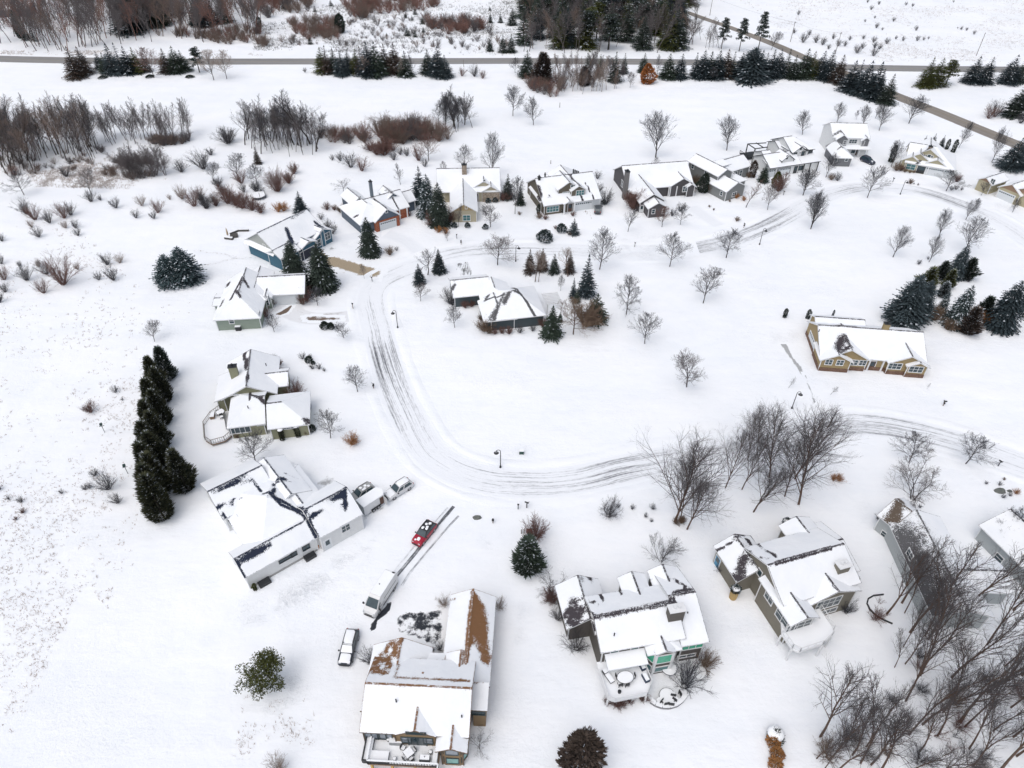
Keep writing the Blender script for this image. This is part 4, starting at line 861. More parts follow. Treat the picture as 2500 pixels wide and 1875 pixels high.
b = MB(); b.box(wC['u0'] + 3, wC['u1'] - .4, wC['v0'] + .30, wC['v0'] + .40, 0, 2.7); b.build('brick_porch', BRK_RED, h.root)
h.win(E, 'f', 1665, 325, 1.5, .9, nx=3, ny=1, arch=True, z=4.1); h.win(D, 'r', 1833, 345, 1.3, 1.4, nx=2, arch=True); h.win(A, 'f', 1602, 402, .5, .6, ny=1); h.win(F, 'f', 1375, 292, .7, 1.0, nx=1); h.win(F, 'f', 1335, 360, 1.6, 1.3, nx=2, z=1.9); h.door(C, 'f', 1740, 430, 1.0, 2.1, M_WHITE)
h.posts([(wC['u1'] - 1.0, wC['v0'] - .1), (wC['u1'] - 3.2, wC['v0'] - .1)], 0, 2.8, .25)
h.chimney(1465, 150, 8.2, .7, .7, 4, flat('metal_flue', (.12, .15, .18), .4))
h.done()
# 12 beige house
h = House('house', 'beige stone fronted house with long L shaped snowy roof behind dark spruces', 'M3', ((270, 558), (430, 555)), W_BEIGE, RF_CHAR, z=0)
a = h.L(200, 485, 2.9); b = h.L(440, 478, 2.9)
A = h.wing(a.x, b.x, (a.y + b.y) / 2, a.y + 20, 3.0, .62, 'v'); wA = h.W[A]
c = h.L(395, 305, 3); e = h.L(640, 288, 3.0)
B = h.wing(h.L(85, 165, 6.5).x, e.x - .3, c.y - .3, c.y + 13, 3.1, .58, 'u', hip=''); wB = h.W[B]
f = h.L(470, 310, 3.0); g = h.L(632, 290, 3)
C = h.wing(f.x - .3, g.x + .1, (f.y + g.y) / 2 - .6, f.y + 7, 3.0, .6, 'v'); wC = h.W[C]
D = h.wing(f.x - 2.2, g.x - 1.8, (f.y + g.y) / 2 + .6, f.y + 8, 3.9, .6, 'v')
h.win(A, 'f', 343, 525, 1.8, 1.5, nx=2, pane=WG); h.win(A, 'f', 340, 435, .5, .8, ny=1); h.win(C, 'f', 568, 340, 2.2, 1.5, nx=2, pane=WG); h.win(D, 'f', 492, 213, .5, .7, ny=1); h.door(B, 'f', 425, 330, 1.1, 2.2)
b = MB(); b.box(wC['u0'] + .45, wC['u1'] - .45, wC['v0'] + .33, wC['v0'] + .43, 0, 3.0); b.build('stone_front', STONE, h.root)
gable_panel(h, A, 'f', flat('ochre_gable', (.36, .27, .14)), 3.3)
h.stroke(6, .5, (490, 140), (520, 150)); h.stroke(5.5, .45, (560, 190))
h.chimney(322, 75, 8.6, 1.3, .9, 5, STONE)
h.done()
# 13 dark tan / grey
h = House('house', 'dark grey and tan house with white arched entry and dormers, grey car outside', 'M3', ((1002, 487), (1165, 465)), W_DTAN, RF_CHAR, z=0)
h.stroke(6.5, .5, (950, 245), (975, 280)); h.stroke(6, .2, (1045, 340), (1005, 410), k=1.2); h.stroke(6.5, .3, (1180, 160), (1320, 260), (1345, 285), k=1.2); h.stroke(5, .2, (1345, 250), (1460, 330), k=1.2)
a = h.L(1000, 437, 2.9); b = h.L(1475, 350, 2.9)
u0, u1, v0, v1 = h.ridge((1000, 437), (1475, 350), (1140, 165), 2.9, .6)
A = h.wing(u0, u1, v0, v1, 2.9, .6, 'u', hip=''); wA = h.W[A]
g = h.L(1250, 345, 4.2)
c = h.L(1300, 350, 3.6); D = h.wing(c.x - 2.6, c.x + 2.0, wA['v0'] + 1.3, wA['v0'] + 9, 5.3, .6, 'v', base=3, oh=.3)
c = h.L(1200, 320, 4.2); E = h.wing(c.x - 3.2, c.x + 3.4, wA['v0'] + 2.4, wA['v0'] + 10, 5.6, .6, 'v', base=3, oh=.3)
c = h.L(1215, 420, 2.6); F = h.wing(c.x - 1.7, c.x + 1.7, wA['v0'] - .9, wA['v0'] + 4, 3.0, .5, 'v', nowall=True)
h.posts([(c.x - 1.4, wA['v0'] - .6), (c.x + 1.4, wA['v0'] - .6)], 0, 3.0, .35); h.door(A, 'f', 1215, 440, 1.2, 2.2)
h.win(A, 'f', 1070, 450, 3.3, 1.5, nx=4, pane=WG); h.gdoor(A, 'f', 1328, 412, 4.7, 2.3, 8); h.gdoor(A, 'f', 1430, 385, 2.7, 2.3, 0)
h.win(D, 'f', 1300, 322, 2.2, 1.4, nx=3, pane=WG, z=4.5); h.win(E, 'f', 1190, 318, 2.4, .6, nx=4, ny=1, z=4.4, pane=WG); h.win(E, 'f', 1242, 250, 1.3, .6, nx=2, ny=1, z=6.2)
p = h.L(845, 268, 2.9); G1 = h.wing(u0 - .2, u0 + 5, v0 + 2, p.y, 2.9, .62, 'v')
c = h.L(1160, 95, 6); h.wing(c.x - 4, c.x + 4, v1 - 4, v1 + 3, 3.6, .5, 'v')
h.chimney(1005, 160, 8.0, .3, .3, 5, M_DARK); h.chimney(955, 180, 7.8, .6, .6, 5, M_DARK)
bw = MB(); 
for i in range(4): bw.box(u1 - 4 + i * .5, u1 - 3.7 + i * .5, v1 - 3.2, v1 - 2.9, 4, 6.6 - i * .25)
bw.build('flue_stack', M_DARK, h.root)
h.done()
# 14 dark grey with tall chimney
h = House('house', 'dark grey house with tall tapered side chimney and white bracketed porch', 'M4', ((365, 965), (540, 950)), W_DGREY, RF_CHAR, z=0)
a = h.L(275, 838, 2.9); b = h.L(520, 830, 2.9)
c = h.L(492, 730, 2.8); d = h.L(725, 680, 2.8)
u0, u1, v0, v1 = h.ridge((492, 732), (728, 682), (400, 525), 2.9, .62)
l = h.L(205, 700, 3)
A = h.wing(h.L(112, 640, 2.9).x - .2, u1, v0, v0 + 13.5, 3.0, .6, 'u'); wA = h.W[A]
e = h.L(440, 760, 5.6); f = h.L(275, 845, 3.0)
B = h.wing(f.x, f.x + 7.6, f.y - .5, wA['v0'] + 7, 3.0, .62, 'v'); wB = h.W[B]
g = h.L(365, 895, 2.8); C = h.wing(g.x - .5, g.x + 5.2, g.y - .3, g.y + 7, 2.8, .55, 'v'); wC = h.W[C]
k = h.L(505, 700, 2.9); D = h.wing(k.x + .6, u1 + .1, wA['v0'] - .5, wA['v0'] + 7, 3.2, .58, 'v')
E = h.wing(u1 - 2.8, u1 + .2, wA['v0'] - 1.5, wA['v0'] + 5, 3.0, .6, 'v')
h.win(E, 'f', 665, 730, 1.3, 1.5, nx=2); h.door(A, 'f', 560, 755); h.win(C, 'f', 398, 920, .8, 1.2); h.win(C, 'f', 485, 925, .9, 1.2, z=1.6); h.door(B, 'f', 300, 885, 1.0, 2.1, M_WHITE)
h.win(A, 'l', 135, 690, 1.2, 1.8, z=2.2); h.win(A, 'l', 205, 740, 1.4, 1.3, z=1.9)
h.posts([(wA['u0'] + (u1 - wA['u0']) * .62, wA['v0'] - .2), (wA['u0'] + (u1 - wA['u0']) * .74, wA['v0'] - .2), (k.x + .9, wA['v0'] - .2)], 0, 3.0, .22)
cm = flat('grey_stucco', (.16, .155, .155)); c = h.L(165, 760, 0); h.chimney(180, 580, 8.0, 1.0, 1.5, 0, cm)
h.done(); h14 = h
# 15 mid grey two storey
h = House('house', 'mid grey two storey house with plain siding and hipped garage below', 'M4', ((1010, 825), (1185, 770)), W_GREY, RF_CHAR, z=0)
a = h.L(722, 483, 5.2); b = h.L(940, 625, 5.2); c = h.L(1095, 600, 5.2); d = h.L(820, 420, 7)
A = h.wing(b.x, c.x + .3, b.y - .3, a.y, 5.2, .5, 'v'); wA = h.W[A]
a = h.L(918, 690, 3.0); b = h.L(1010, 755, 3.0); c = h.L(1190, 705, 3.0)
B = h.wing(b.x, c.x, min(b.y, c.y), b.y + 8, 3.0, .5, 'v'); wB = h.W[B]
c = h.L(1215, 545, 3.4); m = h.L(1000, 590, 3.4)
C = h.wing(wA['u1'] - 3, c.x + 1.2, wA['v0'] + 3.5, wA['v0'] + 11.5, 3.4, .5, 'u'); wC = h.W[C]
D = h.wing(wC['u0'] + 2, wC['u0'] + 6.2, wC['v0'] + 1.6, wC['v0'] + 4.5, 4.9, -.25, 'u', base=3)
E = h.wing(wB['u1'] - 2, wB['u1'] + 3.4, wB['v0'] + 3, wB['v0'] + 9, 2.9, .45, 'v', hip='0')
h.win(A, 'l', 735, 520, .9, 1.2, z=4.2); h.win(A, 'l', 840, 590, .7, 1.2, z=4.2); h.win(B, 'f', 1080, 775, 1.5, 1.1, nx=2); h.win(B, 'l', 972, 768, .8, 1.1); h.win(D, 'f', 1035, 535, 1.5, .6, nx=2, ny=1); h.win(C, 'f', 1130, 615, .9, 1.7, z=1.7); h.win(C, 'f', 1090, 622, .9, 1.7, z=1.7)
h.done()
# 16 white farmhouse with black trim
h = House('house', 'white two storey farmhouse outlined in black trim with pergola terrace', 'M4', ((1360, 590), (1700, 540)), W_WHITE, RF_CHAR, M_BLACK, z=0)
a = h.L(1555, 415, 5.4); b = h.L(1765, 392, 5.4)
A = h.wing(a.x, b.x, min(a.y, b.y), a.y + 10, 5.4, .5, 'u', hip='1'); wA = h.W[A]
p = h.L(1560, 412, 5.4)
A2 = h.wing(wA['u0'] + .2, wA['u0'] + 5.6, wA['v0'] - .5, wA['v0'] + 7, 5.3, .62, 'v')
A3 = h.wing(wA['u0'] + 3.0, wA['u0'] + 6.8, wA['v0'] - .3, wA['v0'] + 5, 5.0, .6, 'v')
a = h.L(1350, 530, 3.0); b = h.L(1740, 482, 3.0)
B = h.wing(a.x - .3, wA['u1'] + .2, wA['v0'] - 3.5, wA['v0'] + .8, 3.0, -.24, 'u'); wB = h.W[B]; wB['v0'] = wA['v0'] - 3.5
h.wing(a.x - .2, wA['u0'] + 2, wA['v0'] - 3.45, wA['v0'] + 6, 2.95, .5, 'u')
g = h.L(1515, 480, 4); C = h.wing(g.x - 2.3, g.x + 2.3, wB['v0'] + 1.0, wB['v0'] + 6, 4.2, .7, 'v', oh=.3, base=3)
e = h.L(1260, 450, 3.2); D = h.wing(e.x, wB['u0'] + 4, wB['v0'] + 3, wB['v0'] + 11, 3.6, .45, 'u')
f = h.L(1370, 310, 5); E = h.wing(f.x - 1, f.x + 7, wA['v0'] + 4, wA['v0'] + 11, 4.6, .45, 'u')
h.gdoor(B, 'f', 1505, 545, 4.4, 2.2, 8); h.gdoor(B, 'f', 1395, 565, 2.8, 2.2, 4); h.win(A2, 'f', 1595, 437, .9, 1.1, z=4.5); h.win(A2, 'f', 1660, 430, .9, 1.1, z=4.5); h.win(A, 'f', 1720, 420, .9, 1.3, z=4.2); h.win(B, 'f', 1650, 520, 1.4, 1.2, z=1.5); h.win(C, 'f', 1527, 462, .4, .9, ny=1); h.win(A2, 'f', 1650, 360, .4, .9, ny=1, z=6.4); h.win(D, 'l', 1300, 510, 1.0, 1.6, z=1.8); h.door(B, 'f', 1605, 535, 1.0, 2.1, M_DARK)
h.posts([(wB['u1'] - .6, wB['v0'] + .1), (wB['u1'] - 3.4, wB['v0'] + .1), (wB['u1'] - 5.6, wB['v0'] + .1)], 0, 2.9, .2)
a = h.L(1195, 350, 3); b = MB(); x0, y0 = a.x, a.y
for q1, q2 in (((x0, y0), (x0 + 6, y0 - 1)), ((x0, y0), (x0, y0 - 4)), ((x0, y0 - 4), (x0 + 6, y0 - 4)), ((x0 + 3, y0), (x0 + 3, y0 - 4))): b.bar((q1[0], q1[1], 3), (q2[0], q2[1], 3), .22)
for q1 in ((x0, y0), (x0, y0 - 4), (x0 + 5.5, y0 - 4)): b.bar((q1[0], q1[1], 0), (q1[0], q1[1], 3), .25)
b.build('pergola', M_BLACK, h.root); hull_floor('terrace', [(x0 - 3, y0 - 5), (x0 + 3, y0 - 5), (x0 + 3, y0 - 1), (x0 - 3, y0 - 1)], .8, M_DARK, h.root, .3); railing(h, [(x0 - 3, y0 - 1), (x0 - 3, y0 - 5), (x0 + 3, y0 - 5)], .8, .9, mat=M_BLACK)
h.done()
# 17 white and grey two storey
h = House('house', 'tall white house with grey dormers and grey garage wing beside a dark blue parked car', 'T4', ((495, 1320), (620, 1395)), W_WHITE, RF_GREY, z=0)
h.th = math.atan2(*(lambda d: (d.y, d.x))(G(*q('T4', 900, 1255), 3) - G(*q('T4', 700, 1250), 3))); h.Rm = Matrix.Rotation(-h.th, 3, 'Z'); h.root.rotation_euler.z = h.th
h.stroke(3.6, .5, (520, 1225), (640, 1190), k=.8); h.stroke(4, .3, (640, 1260), (700, 1240)); h.stroke(7.5, .2, (600, 1040), (780, 1038), k=1.2)
u0, u1, v0, v1 = h.ridge((640, 1160), (920, 1170), (750, 1038), 5.6, .5)
A = h.wing(h.L(598, 1160, 5.6).x, u1, v0, v1, 5.6, .5, 'u'); wA = h.W[A]
p = h.L(710, 1255, 2.9); B = h.wing(p.x - .8, wA['u1'] + .2, p.y - .2, wA['v0'] + .5, 2.9, -.22, 'u', nowall=True)
g = h.L(685, 1205, 4.4); C = h.wing(g.x - 2.3, g.x + 1.9, wA['v0'] - .8, wA['v0'] + 6, 5.2, .75, 'v', wall=1)
g = h.L(858, 1190, 4.4); D = h.wing(g.x - 1.5, g.x + 1.6, wA['v0'] - .8, wA['v0'] + 5, 5.0, .75, 'v')
for wi in (C, D):
    ww = h.W[wi]; b = MB(); y = ww['v0'] + .40; um = (ww['u0'] + ww['u1']) / 2; k = (ww['u1'] - ww['u0']) / 2 - .45; b.quad([(um - k, y, 3.2), (um + k, y, 3.2), (um + k, y, ww['ze'] + .12), (um, y, ww['zr'] - .25), (um - k, y, ww['ze'] + .12)]); b.build('gable_panel', W_DGREY if 0 else flat('mid_grey_siding', (.15, .155, .165)), h.root)
h.win(C, 'f', 700, 1200, .8, 1.2, z=4.3); h.win(D, 'f', 856, 1195, .8, 1.2, z=4.3); h.win(A, 'f', 770, 1192, 2.3, 1.1, nx=3, z=4.4)
h.win(A, 'f', 770, 1275, 1.2, 1.8, z=1.6); h.win(A, 'f', 840, 1280, .9, 1.8, z=1.6); h.door(A, 'f', 805, 1285)
h.posts([(wA['u1'] - .4, p.y + .2), (wA['u1'] - 2.8, p.y + .2), (p.x + .2, p.y + .2)], 0, 2.8, .22)
gm2 = MATS['mid_grey_siding']
h.wm_keep = h.wm; w0 = h.wall; h.wall = MB()
a = h.L(512, 1235, 2.8); b = h.L(620, 1330, 2.8); c = h.L(765, 1325, 2.8)
E = h.wing(b.x - .4, c.x + .2, b.y - .2, b.y + 9.0, 2.8, .62, 'v', hip='0'); wE = h.W[E]
h.wall.build('garage_wall', gm2, h.root); h.wall = w0
h.win(E, 'f', 715, 1345, .8, 1.0, name='window'); h.win(E, 'f', 625, 1350, .8, 1.0)
h.done()
# 18 cream house
h = House('house', 'cream house with tall front gable, three little attic windows and white double garage', 'R7', ((200, 545), (1030, 690)), W_CREAM, RF_GREY, z=1)
h.stroke(5, .3, (210, 440), (440, 370), (630, 290), k=1.2)
u0, u1, v0, v1 = h.ridge((195, 465), (1065, 590), (800, 200), 2.8, .55)
A = h.wing(u0, u1, v0, v1, 2.8, .55, 'u', hip='1'); wA = h.W[A]
g = h.L(620, 400, 5.5); B = h.wing(g.x - 5.2, g.x + 4.6, wA['v0'] + 2.2, wA['v1'] - 1, 4.0, .6, 'v'); wB = h.W[B]
g = h.L(330, 440, 4); C = h.wing(g.x - 3.0, g.x + 2.6, wA['v0'] + .2, wA['v0'] + 6, 3.1, .6, 'v'); g = h.L(430, 420, 4.2); D = h.wing(g.x - 3.0, g.x + 3.2, wA['v0'] + 1.0, wA['v0'] + 7, 3.8, .6, 'v'); g = h.L(745, 480, 4); E = h.wing(g.x - 3.0, g.x + 2.8, wA['v0'] + .6, wA['v0'] + 6, 3.3, .55, 'v')
h.win(B, 'f', 612, 352, .8, .8, ny=1); h.win(B, 'f', 560, 352, .5, .5, ny=1); h.win(B, 'f', 660, 365, .5, .5, ny=1)
h.win(A, 'f', 300, 535, 2.4, 1.5, nx=2, pane=WG); h.door(A, 'f', 480, 560, 2.2, 2.2, M_DARK); h.gdoor(A, 'f', 705, 600, 4.7, 2.3, 8); h.gdoor(A, 'f', 945, 640, 2.7, 2.3, 4); h.chimney(640, 190, 7.2, 1.0, .9, 4, STONE)
h.posts([(h.L(560, 600, 0).x, wA['v0'] + .2)], 0, 2.7, .3); h.done()
# 19 tan edge house
h = House('house', 'tan and cream house with white garage door, cut by the right edge', 'R7', ((1790, 1010), (2075, 1130)), W_CREAM, RF_GREY, z=0)
a = h.L(1780, 870, 2.8); b = h.L(2140, 1035, 2.8)
A = h.wing(a.x, b.x + .3, min(a.y, b.y), a.y + 8, 2.9, .62, 'v'); wA = h.W[A]; gable_panel(h, A, 'f', flat('tan_gable', (.26, .17, .11)), 3.1)
B = h.wing(wA['u0'] + 3, wA['u1'] + 6, wA['v0'] + 1.5, wA['v0'] + 15, 3.0, .55, 'u'); wB = h.W[B]
B2 = h.wing(wA['u1'] - 3.5, wA['u1'] + 2.5, wA['v0'] + .8, wA['v0'] + 8, 3.2, .6, 'v'); gable_panel(h, B2, 'f', MATS['tan_gable'], 3.4)
p = h.L(1620, 690, 2.9); C = h.wing(p.x - .2, p.x + 4.6, p.y - 5.5, p.y + 2.5, 3.0, .6, 'v'); gable_panel(h, C, 'f', MATS['tan_gable'], 3.2)
h.gdoor(A, 'f', 1920, 1000, 4.6, 2.2, 8); h.win(C, 'f', 1685, 785, 1.1, 1.4, nx=2)
h.done()
# 20 navy building, top left
h = House('building', 'low navy building with white framed windows in the top left corner', 'T1', ((10, 125), (245, 115)), W_NAVY, RF_CHAR, z=0, cat='building')
u0, u1, v0, v1 = h.ridge((-60, 85), (245, 72), (100, 20), 3.4, .3); A = h.wing(u0, u1, v0, v1, 3.4, .3, 'u')
for x in (60, 125, 200): h.win(A, 'f', x, 92, 1.6, 1.6, nx=2)
h.done()
# ------------------------------------------------------------------ vegetation templates
def bark(name, c): return flat(name, c, .9, var=.3, nscale=4)
BK = bark('bark', (.045, .038, .034)); BKB = bark('brown_bark', (.105, .066, .048)); BKL = bark('pale_bark', (.26, .22, .19))
TW = {'g': bark('grey_twigs', (.062, .059, .064)), 'd': bark('dark_twigs', (.052, .053, .062)), 'm': bark('mid_grey_twigs', (.135, .12, .12)), 'n': bark('grey_brown_twigs', (.20, .15, .125)), 'u': bark('rust_twigs', (.24, .135, .11)), 'k': bark('slate_twigs', (.082, .075, .078)), 'r': bark('red_twigs', (.15, .085, .072)), 'b': bark('brown_twigs', (.165, .115, .08)), 'p': bark('pale_twigs', (.27, .22, .19)), 'o': bark('orange_twigs', (.34, .16, .06))}  # m, n, u: paler twig colours, chiefly for the far woods and groves
def tri_tube(V, F, p, r, r0, r1):
    d = r - p; L = d.length
    if L < 1e-5: return
    z = d / L; up = Vector((0, 0, 1)) if abs(z.z) < .9 else Vector((1, 0, 0)); x = z.cross(up).normalized(); y = z.cross(x); b = len(V)
    for c, rr in ((p, r0), (r, r1)):
        for a, e in ((1, 0), (-.5, .866), (-.5, -.866)): V.append(c + x * (a * rr) + y * (e * rr))
    F += [(b, b + 1, b + 4, b + 3), (b + 1, b + 2, b + 5, b + 4), (b + 2, b, b + 3, b + 5)]
def bare_tree(seed, H=10, clear=.22, ang=(25, 50), n1=12, n2=7, n3=5, n4=3, L1=.5, up=.35, r0=.20, lean=0, stems=1, tw=.021, wob=.12, top=.95, spreadL=.9):
    rn = random.Random(seed); TV, TF, CV, CF = [], [], [], []
    def br(p, d, L, r, lvl, segs, V, F, endr=.35):
        pts = [(p.copy(), r)]; dd = d.copy(); q_ = p.copy()
        for i in range(segs):
            dd = (dd + Vector((rn.gauss(0, wob), rn.gauss(0, wob), rn.gauss(0, wob * .6) + up * .35 / segs * (1 if lvl else 0)))).normalized()
            q2 = q_ + dd * (L / segs); rr = r * (1 - (1 - endr) * (i + 1) / segs); tri_tube(V, F, q_, q2, pts[-1][1], rr); q_ = q2; pts.append((q_.copy(), rr))
        return pts
    def at(pts, t):
        f = t * (len(pts) - 1); i = min(int(f), len(pts) - 2); f -= i; a, b = pts[i], pts[i + 1]
        return a[0].lerp(b[0], f), a[1] + (b[1] - a[1]) * f, (b[0] - a[0]).normalized()
    def side(d, a, az):
        up_ = Vector((0, 0, 1)) if abs(d.z) < .95 else Vector((1, 0, 0)); x = d.cross(up_).normalized(); y = d.cross(x)
        return (d * math.cos(a) + (x * math.cos(az) + y * math.sin(az)) * math.sin(a)).normalized()
    for st in range(stems):
        d0 = Vector((rn.gauss(0, .03) + lean, rn.gauss(0, .03), 1)) if stems == 1 else Vector((math.cos(st * 2.4) * .3 * rn.uniform(.3, 1.3), math.sin(st * 2.4) * .3 * rn.uniform(.3, 1.3), 1))
        p0 = Vector((0, 0, -.05)) if stems == 1 else Vector((math.cos(st * 2.4) * .25, math.sin(st * 2.4) * .25, -.05))
        T = br(p0, d0.normalized(), H * top * (1 if stems == 1 else rn.uniform(.75, 1)), r0, 0, 6, TV, TF, .12)
        az = rn.uniform(0, 6)
        for i in range(n1):
            t = clear + (1 - clear) * .93 * (i / max(1, n1 - 1)) ** 1.1; p, r, d = at(T, t); az += 2.4 + rn.uniform(-.4, .4)
            a = rad(rn.uniform(*ang) * (1.15 - .55 * t)); Lb = H * L1 * (1.05 - spreadL * t ** 1.6) * rn.uniform(.8, 1.15)
            B1 = br(p, side(d, a, az), Lb, max(.028, r * .55), 1, 4, TV, TF, .3)
            for j in range(n2):
                t2 = .22 + .76 * j / max(1, n2 - 1); p2, r2, d2 = at(B1, t2); a2 = rad(rn.uniform(22, 55))
                B2 = br(p2, side(d2, a2, rn.uniform(0, 6.3)), Lb * (.62 - .34 * t2) * rn.uniform(.7, 1.2), max(.022, r2 * .6), 2, 3, CV, CF, .45)
                for k in range(n3):
                    t3 = .2 + .78 * k / max(1, n3 - 1); p3, r3, d3 = at(B2, t3); L3 = Lb * .27 * (1 - .45 * t3) * rn.uniform(.6, 1.2)
                    B3 = br(p3, side(d3, rad(rn.uniform(20, 50)), rn.uniform(0, 6.3)), L3, tw, 3, 2, CV, CF, .6)
                    for m in range(n4):
                        p4, r4, d4 = at(B3, rn.uniform(.3, .95)); br(p4, side(d4, rad(rn.uniform(20, 45)), rn.uniform(0, 6.3)), L3 * .5, tw * .75, 4, 1, CV, CF, .6)
    return (TV, TF), (CV, CF)
def tmesh(name, VF):
    me = bpy.data.meshes.new(name); me.from_pydata([tuple(v) for v in VF[0]], [], VF[1]); me.materials.append(BK); return me
TPL = {}
def add_tpl(key, n, **k):
    TPL[key] = []
    for i in range(n):
        t, c = bare_tree(hash((len(key), i, ord(key[0]))) % 9999 + i * 17, **k)
        zs = max(v.z for v in c[0]); TPL[key].append((tmesh('trunk', t), tmesh('crown', c), zs))
add_tpl('round', 4, clear=.20, ang=(30, 62), n1=20, n2=9, n3=5, n4=3, L1=.50, up=.55, r0=.15, tw=.0145, wob=.07)
add_tpl('vase', 3, clear=.17, ang=(20, 46), n1=20, n2=10, n3=5, n4=3, L1=.56, up=.5, r0=.19, tw=.0135, spreadL=.72, wob=.06)
add_tpl('tall', 4, clear=.30, ang=(22, 48), n1=16, n2=7, n3=4, n4=2, L1=.40, up=.45, r0=.14, tw=.010, wob=.12)
add_tpl('thin', 4, clear=.25, ang=(15, 34), n1=16, n2=5, n3=3, n4=1, L1=.26, up=.4, r0=.07, tw=.010, wob=.08)
add_tpl('spread', 2, clear=.25, ang=(50, 80), n1=12, n2=7, n3=5, n4=3, L1=.75, up=.3, r0=.20, tw=.016, top=.6, wob=.17)
add_tpl('oval', 2, clear=.16, ang=(18, 40), n1=20, n2=7, n3=4, n4=3, L1=.33, up=.5, r0=.11, tw=.011, wob=.08)
add_tpl('big', 4, clear=.30, ang=(14, 34), n1=15, n2=8, n3=5, n4=2, L1=.44, up=.5, r0=.12, tw=.0046, wob=.08)
add_tpl('fan', 4, clear=.16, ang=(10, 34), n1=20, n2=10, n3=6, n4=2, L1=.60, up=.55, r0=.12, tw=.0046, wob=.06, spreadL=.80)
add_tpl('multi', 2, clear=.12, ang=(20, 50), n1=8, n2=7, n3=5, n4=3, L1=.40, up=.3, r0=.08, stems=4, tw=.009, wob=.13)
add_tpl('far', 4, clear=.30, ang=(15, 40), n1=14, n2=6, n3=3, n4=1, L1=.34, up=.4, r0=.10, tw=.0125, wob=.1)
def shrub_tpl(key, n, stems, H=2.5, W=1.0, tw=.016, sub=6, dens=1.0):
    TPL[key] = []
    for i in range(n):
        rn = random.Random(i * 31 + stems); V, F = [], []
        for s_ in range(stems):
            az = rn.uniform(0, 6.28); el = rn.uniform(.15, 1.0) ** .7; d = Vector((math.cos(az) * (1 - el * .8) * W, math.sin(az) * (1 - el * .8) * W, .35 + el * .75)); L = H * rn.uniform(.65, 1.0); p = Vector((math.cos(az) * .15, math.sin(az) * .15, -.03)); d.normalize(); r = .03
            for k in range(4):
                d = (d + Vector((rn.gauss(0, .12), rn.gauss(0, .12), rn.gauss(0, .08)))).normalized(); q2 = p + d * (L / 4); tri_tube(V, F, p, q2, r, r * .75)
                for m in range(sub if k else 1):
                    dd = (d + Vector((rn.gauss(0, .5), rn.gauss(0, .5), rn.gauss(.1, .4)))).normalized(); s0 = p.lerp(q2, rn.random()); e0 = s0 + dd * (L * .28 * rn.uniform(.5, 1.1)); tri_tube(V, F, s0, e0, tw, tw * .6)
                    for _ in range(2):
                        dd2 = (dd + Vector((rn.gauss(0, .4), rn.gauss(0, .4), rn.gauss(.1, .3)))).normalized(); s1 = s0.lerp(e0, rn.uniform(.3, .95)); tri_tube(V, F, s1, s1 + dd2 * (L * .14), tw * .8, tw * .5)
                p = q2; r *= .75
        TPL[key].append((None, tmesh('shrub', (V, F)), H))
shrub_tpl('shrub', 4, 30, W=.8, tw=.0075, sub=5); shrub_tpl('dense', 3, 44, W=.85, tw=.010, sub=6); shrub_tpl('wisp', 2, 9, tw=.008, sub=4); shrub_tpl('brush', 3, 20, W=.9, tw=.012, sub=4)
# ---- evergreens
def fol_mat(name, c, snow=.12, c2=None):
    m, nt, b = NM(name); k = NT(nt); P = k.n('ShaderNodeTexCoord').outputs['Object']; at = k.n('ShaderNodeAttribute', attribute_name='bare').outputs['Fac']
    oi = k.n('ShaderNodeObjectInfo').outputs['Random']
    f = k.noise(P, .7, 3); c2 = c2 or tuple(x * 1.9 for x in c)
    col = k.mix(k.ramp(k.math('ADD', k.math('MULTIPLY', f, .6), k.math('MULTIPLY', at, .5)), [(.3, 0.), (.8, 1.)]), tuple(x * .7 for x in c), c2)
    col = k.mix(k.math('MULTIPLY', oi, .3), col, tuple(x * .6 for x in c))
    v = k.math('ADD', at, k.math('MULTIPLY', k.math('SUBTRACT', k.noise(P, .5, 2), .5), .35))
    col = k.mix(k.ramp(v, [(1 - snow, 0.), (1 - snow + .06, 1.)]), col, (.58, .63, .68))
    k.l(col, b.inputs['Base Color']); b.inputs['Roughness'].default_value = .8; b.inputs['Specular IOR Level'].default_value = .2; return m
FM = {'blue': fol_mat('blue_spruce', (0.044, 0.060, 0.067), 0.100), 'dk': fol_mat('dark_spruce', (0.030, 0.041, 0.033), 0.100), 'gr': fol_mat('green_conifer', (0.037, 0.052, 0.039), 0.100), 'ol': fol_mat('olive_conifer', (0.060, 0.067, 0.021), 0.100),
      'br': fol_mat('bronze_juniper', (0.063, 0.048, 0.040), 0.100), 'sn': fol_mat('snowy_spruce', (0.033, 0.048, 0.048), 0.300), 'or': fol_mat('rust_leaves', (.26, .10, .035), .0), 'cd': fol_mat('cedar', (0.033, 0.048, 0.039), 0.050, (.085, .086, .042)), 'st': fol_mat('streaked_spruce', (0.041, 0.063, 0.069), 0.240), 'gb': fol_mat('dry_grass_tan', (.30, .15, .06), .0), 'nv': fol_mat('navy_spruce', (0.028, 0.040, 0.046), 0.100)}
def ever_mesh(name, quads, rn):
    V, F, A = [], [], []
    for qd, a in quads:
        b = len(V); V += qd; F.append(tuple(range(b, b + len(qd)))); A += [a] * len(qd)
    me = bpy.data.meshes.new(name); me.from_pydata([tuple(v) for v in V], [], F); at = me.attributes.new('bare', 'FLOAT', 'POINT'); at.data.foreach_set('value', A); me.materials.append(FM['gr']); return me
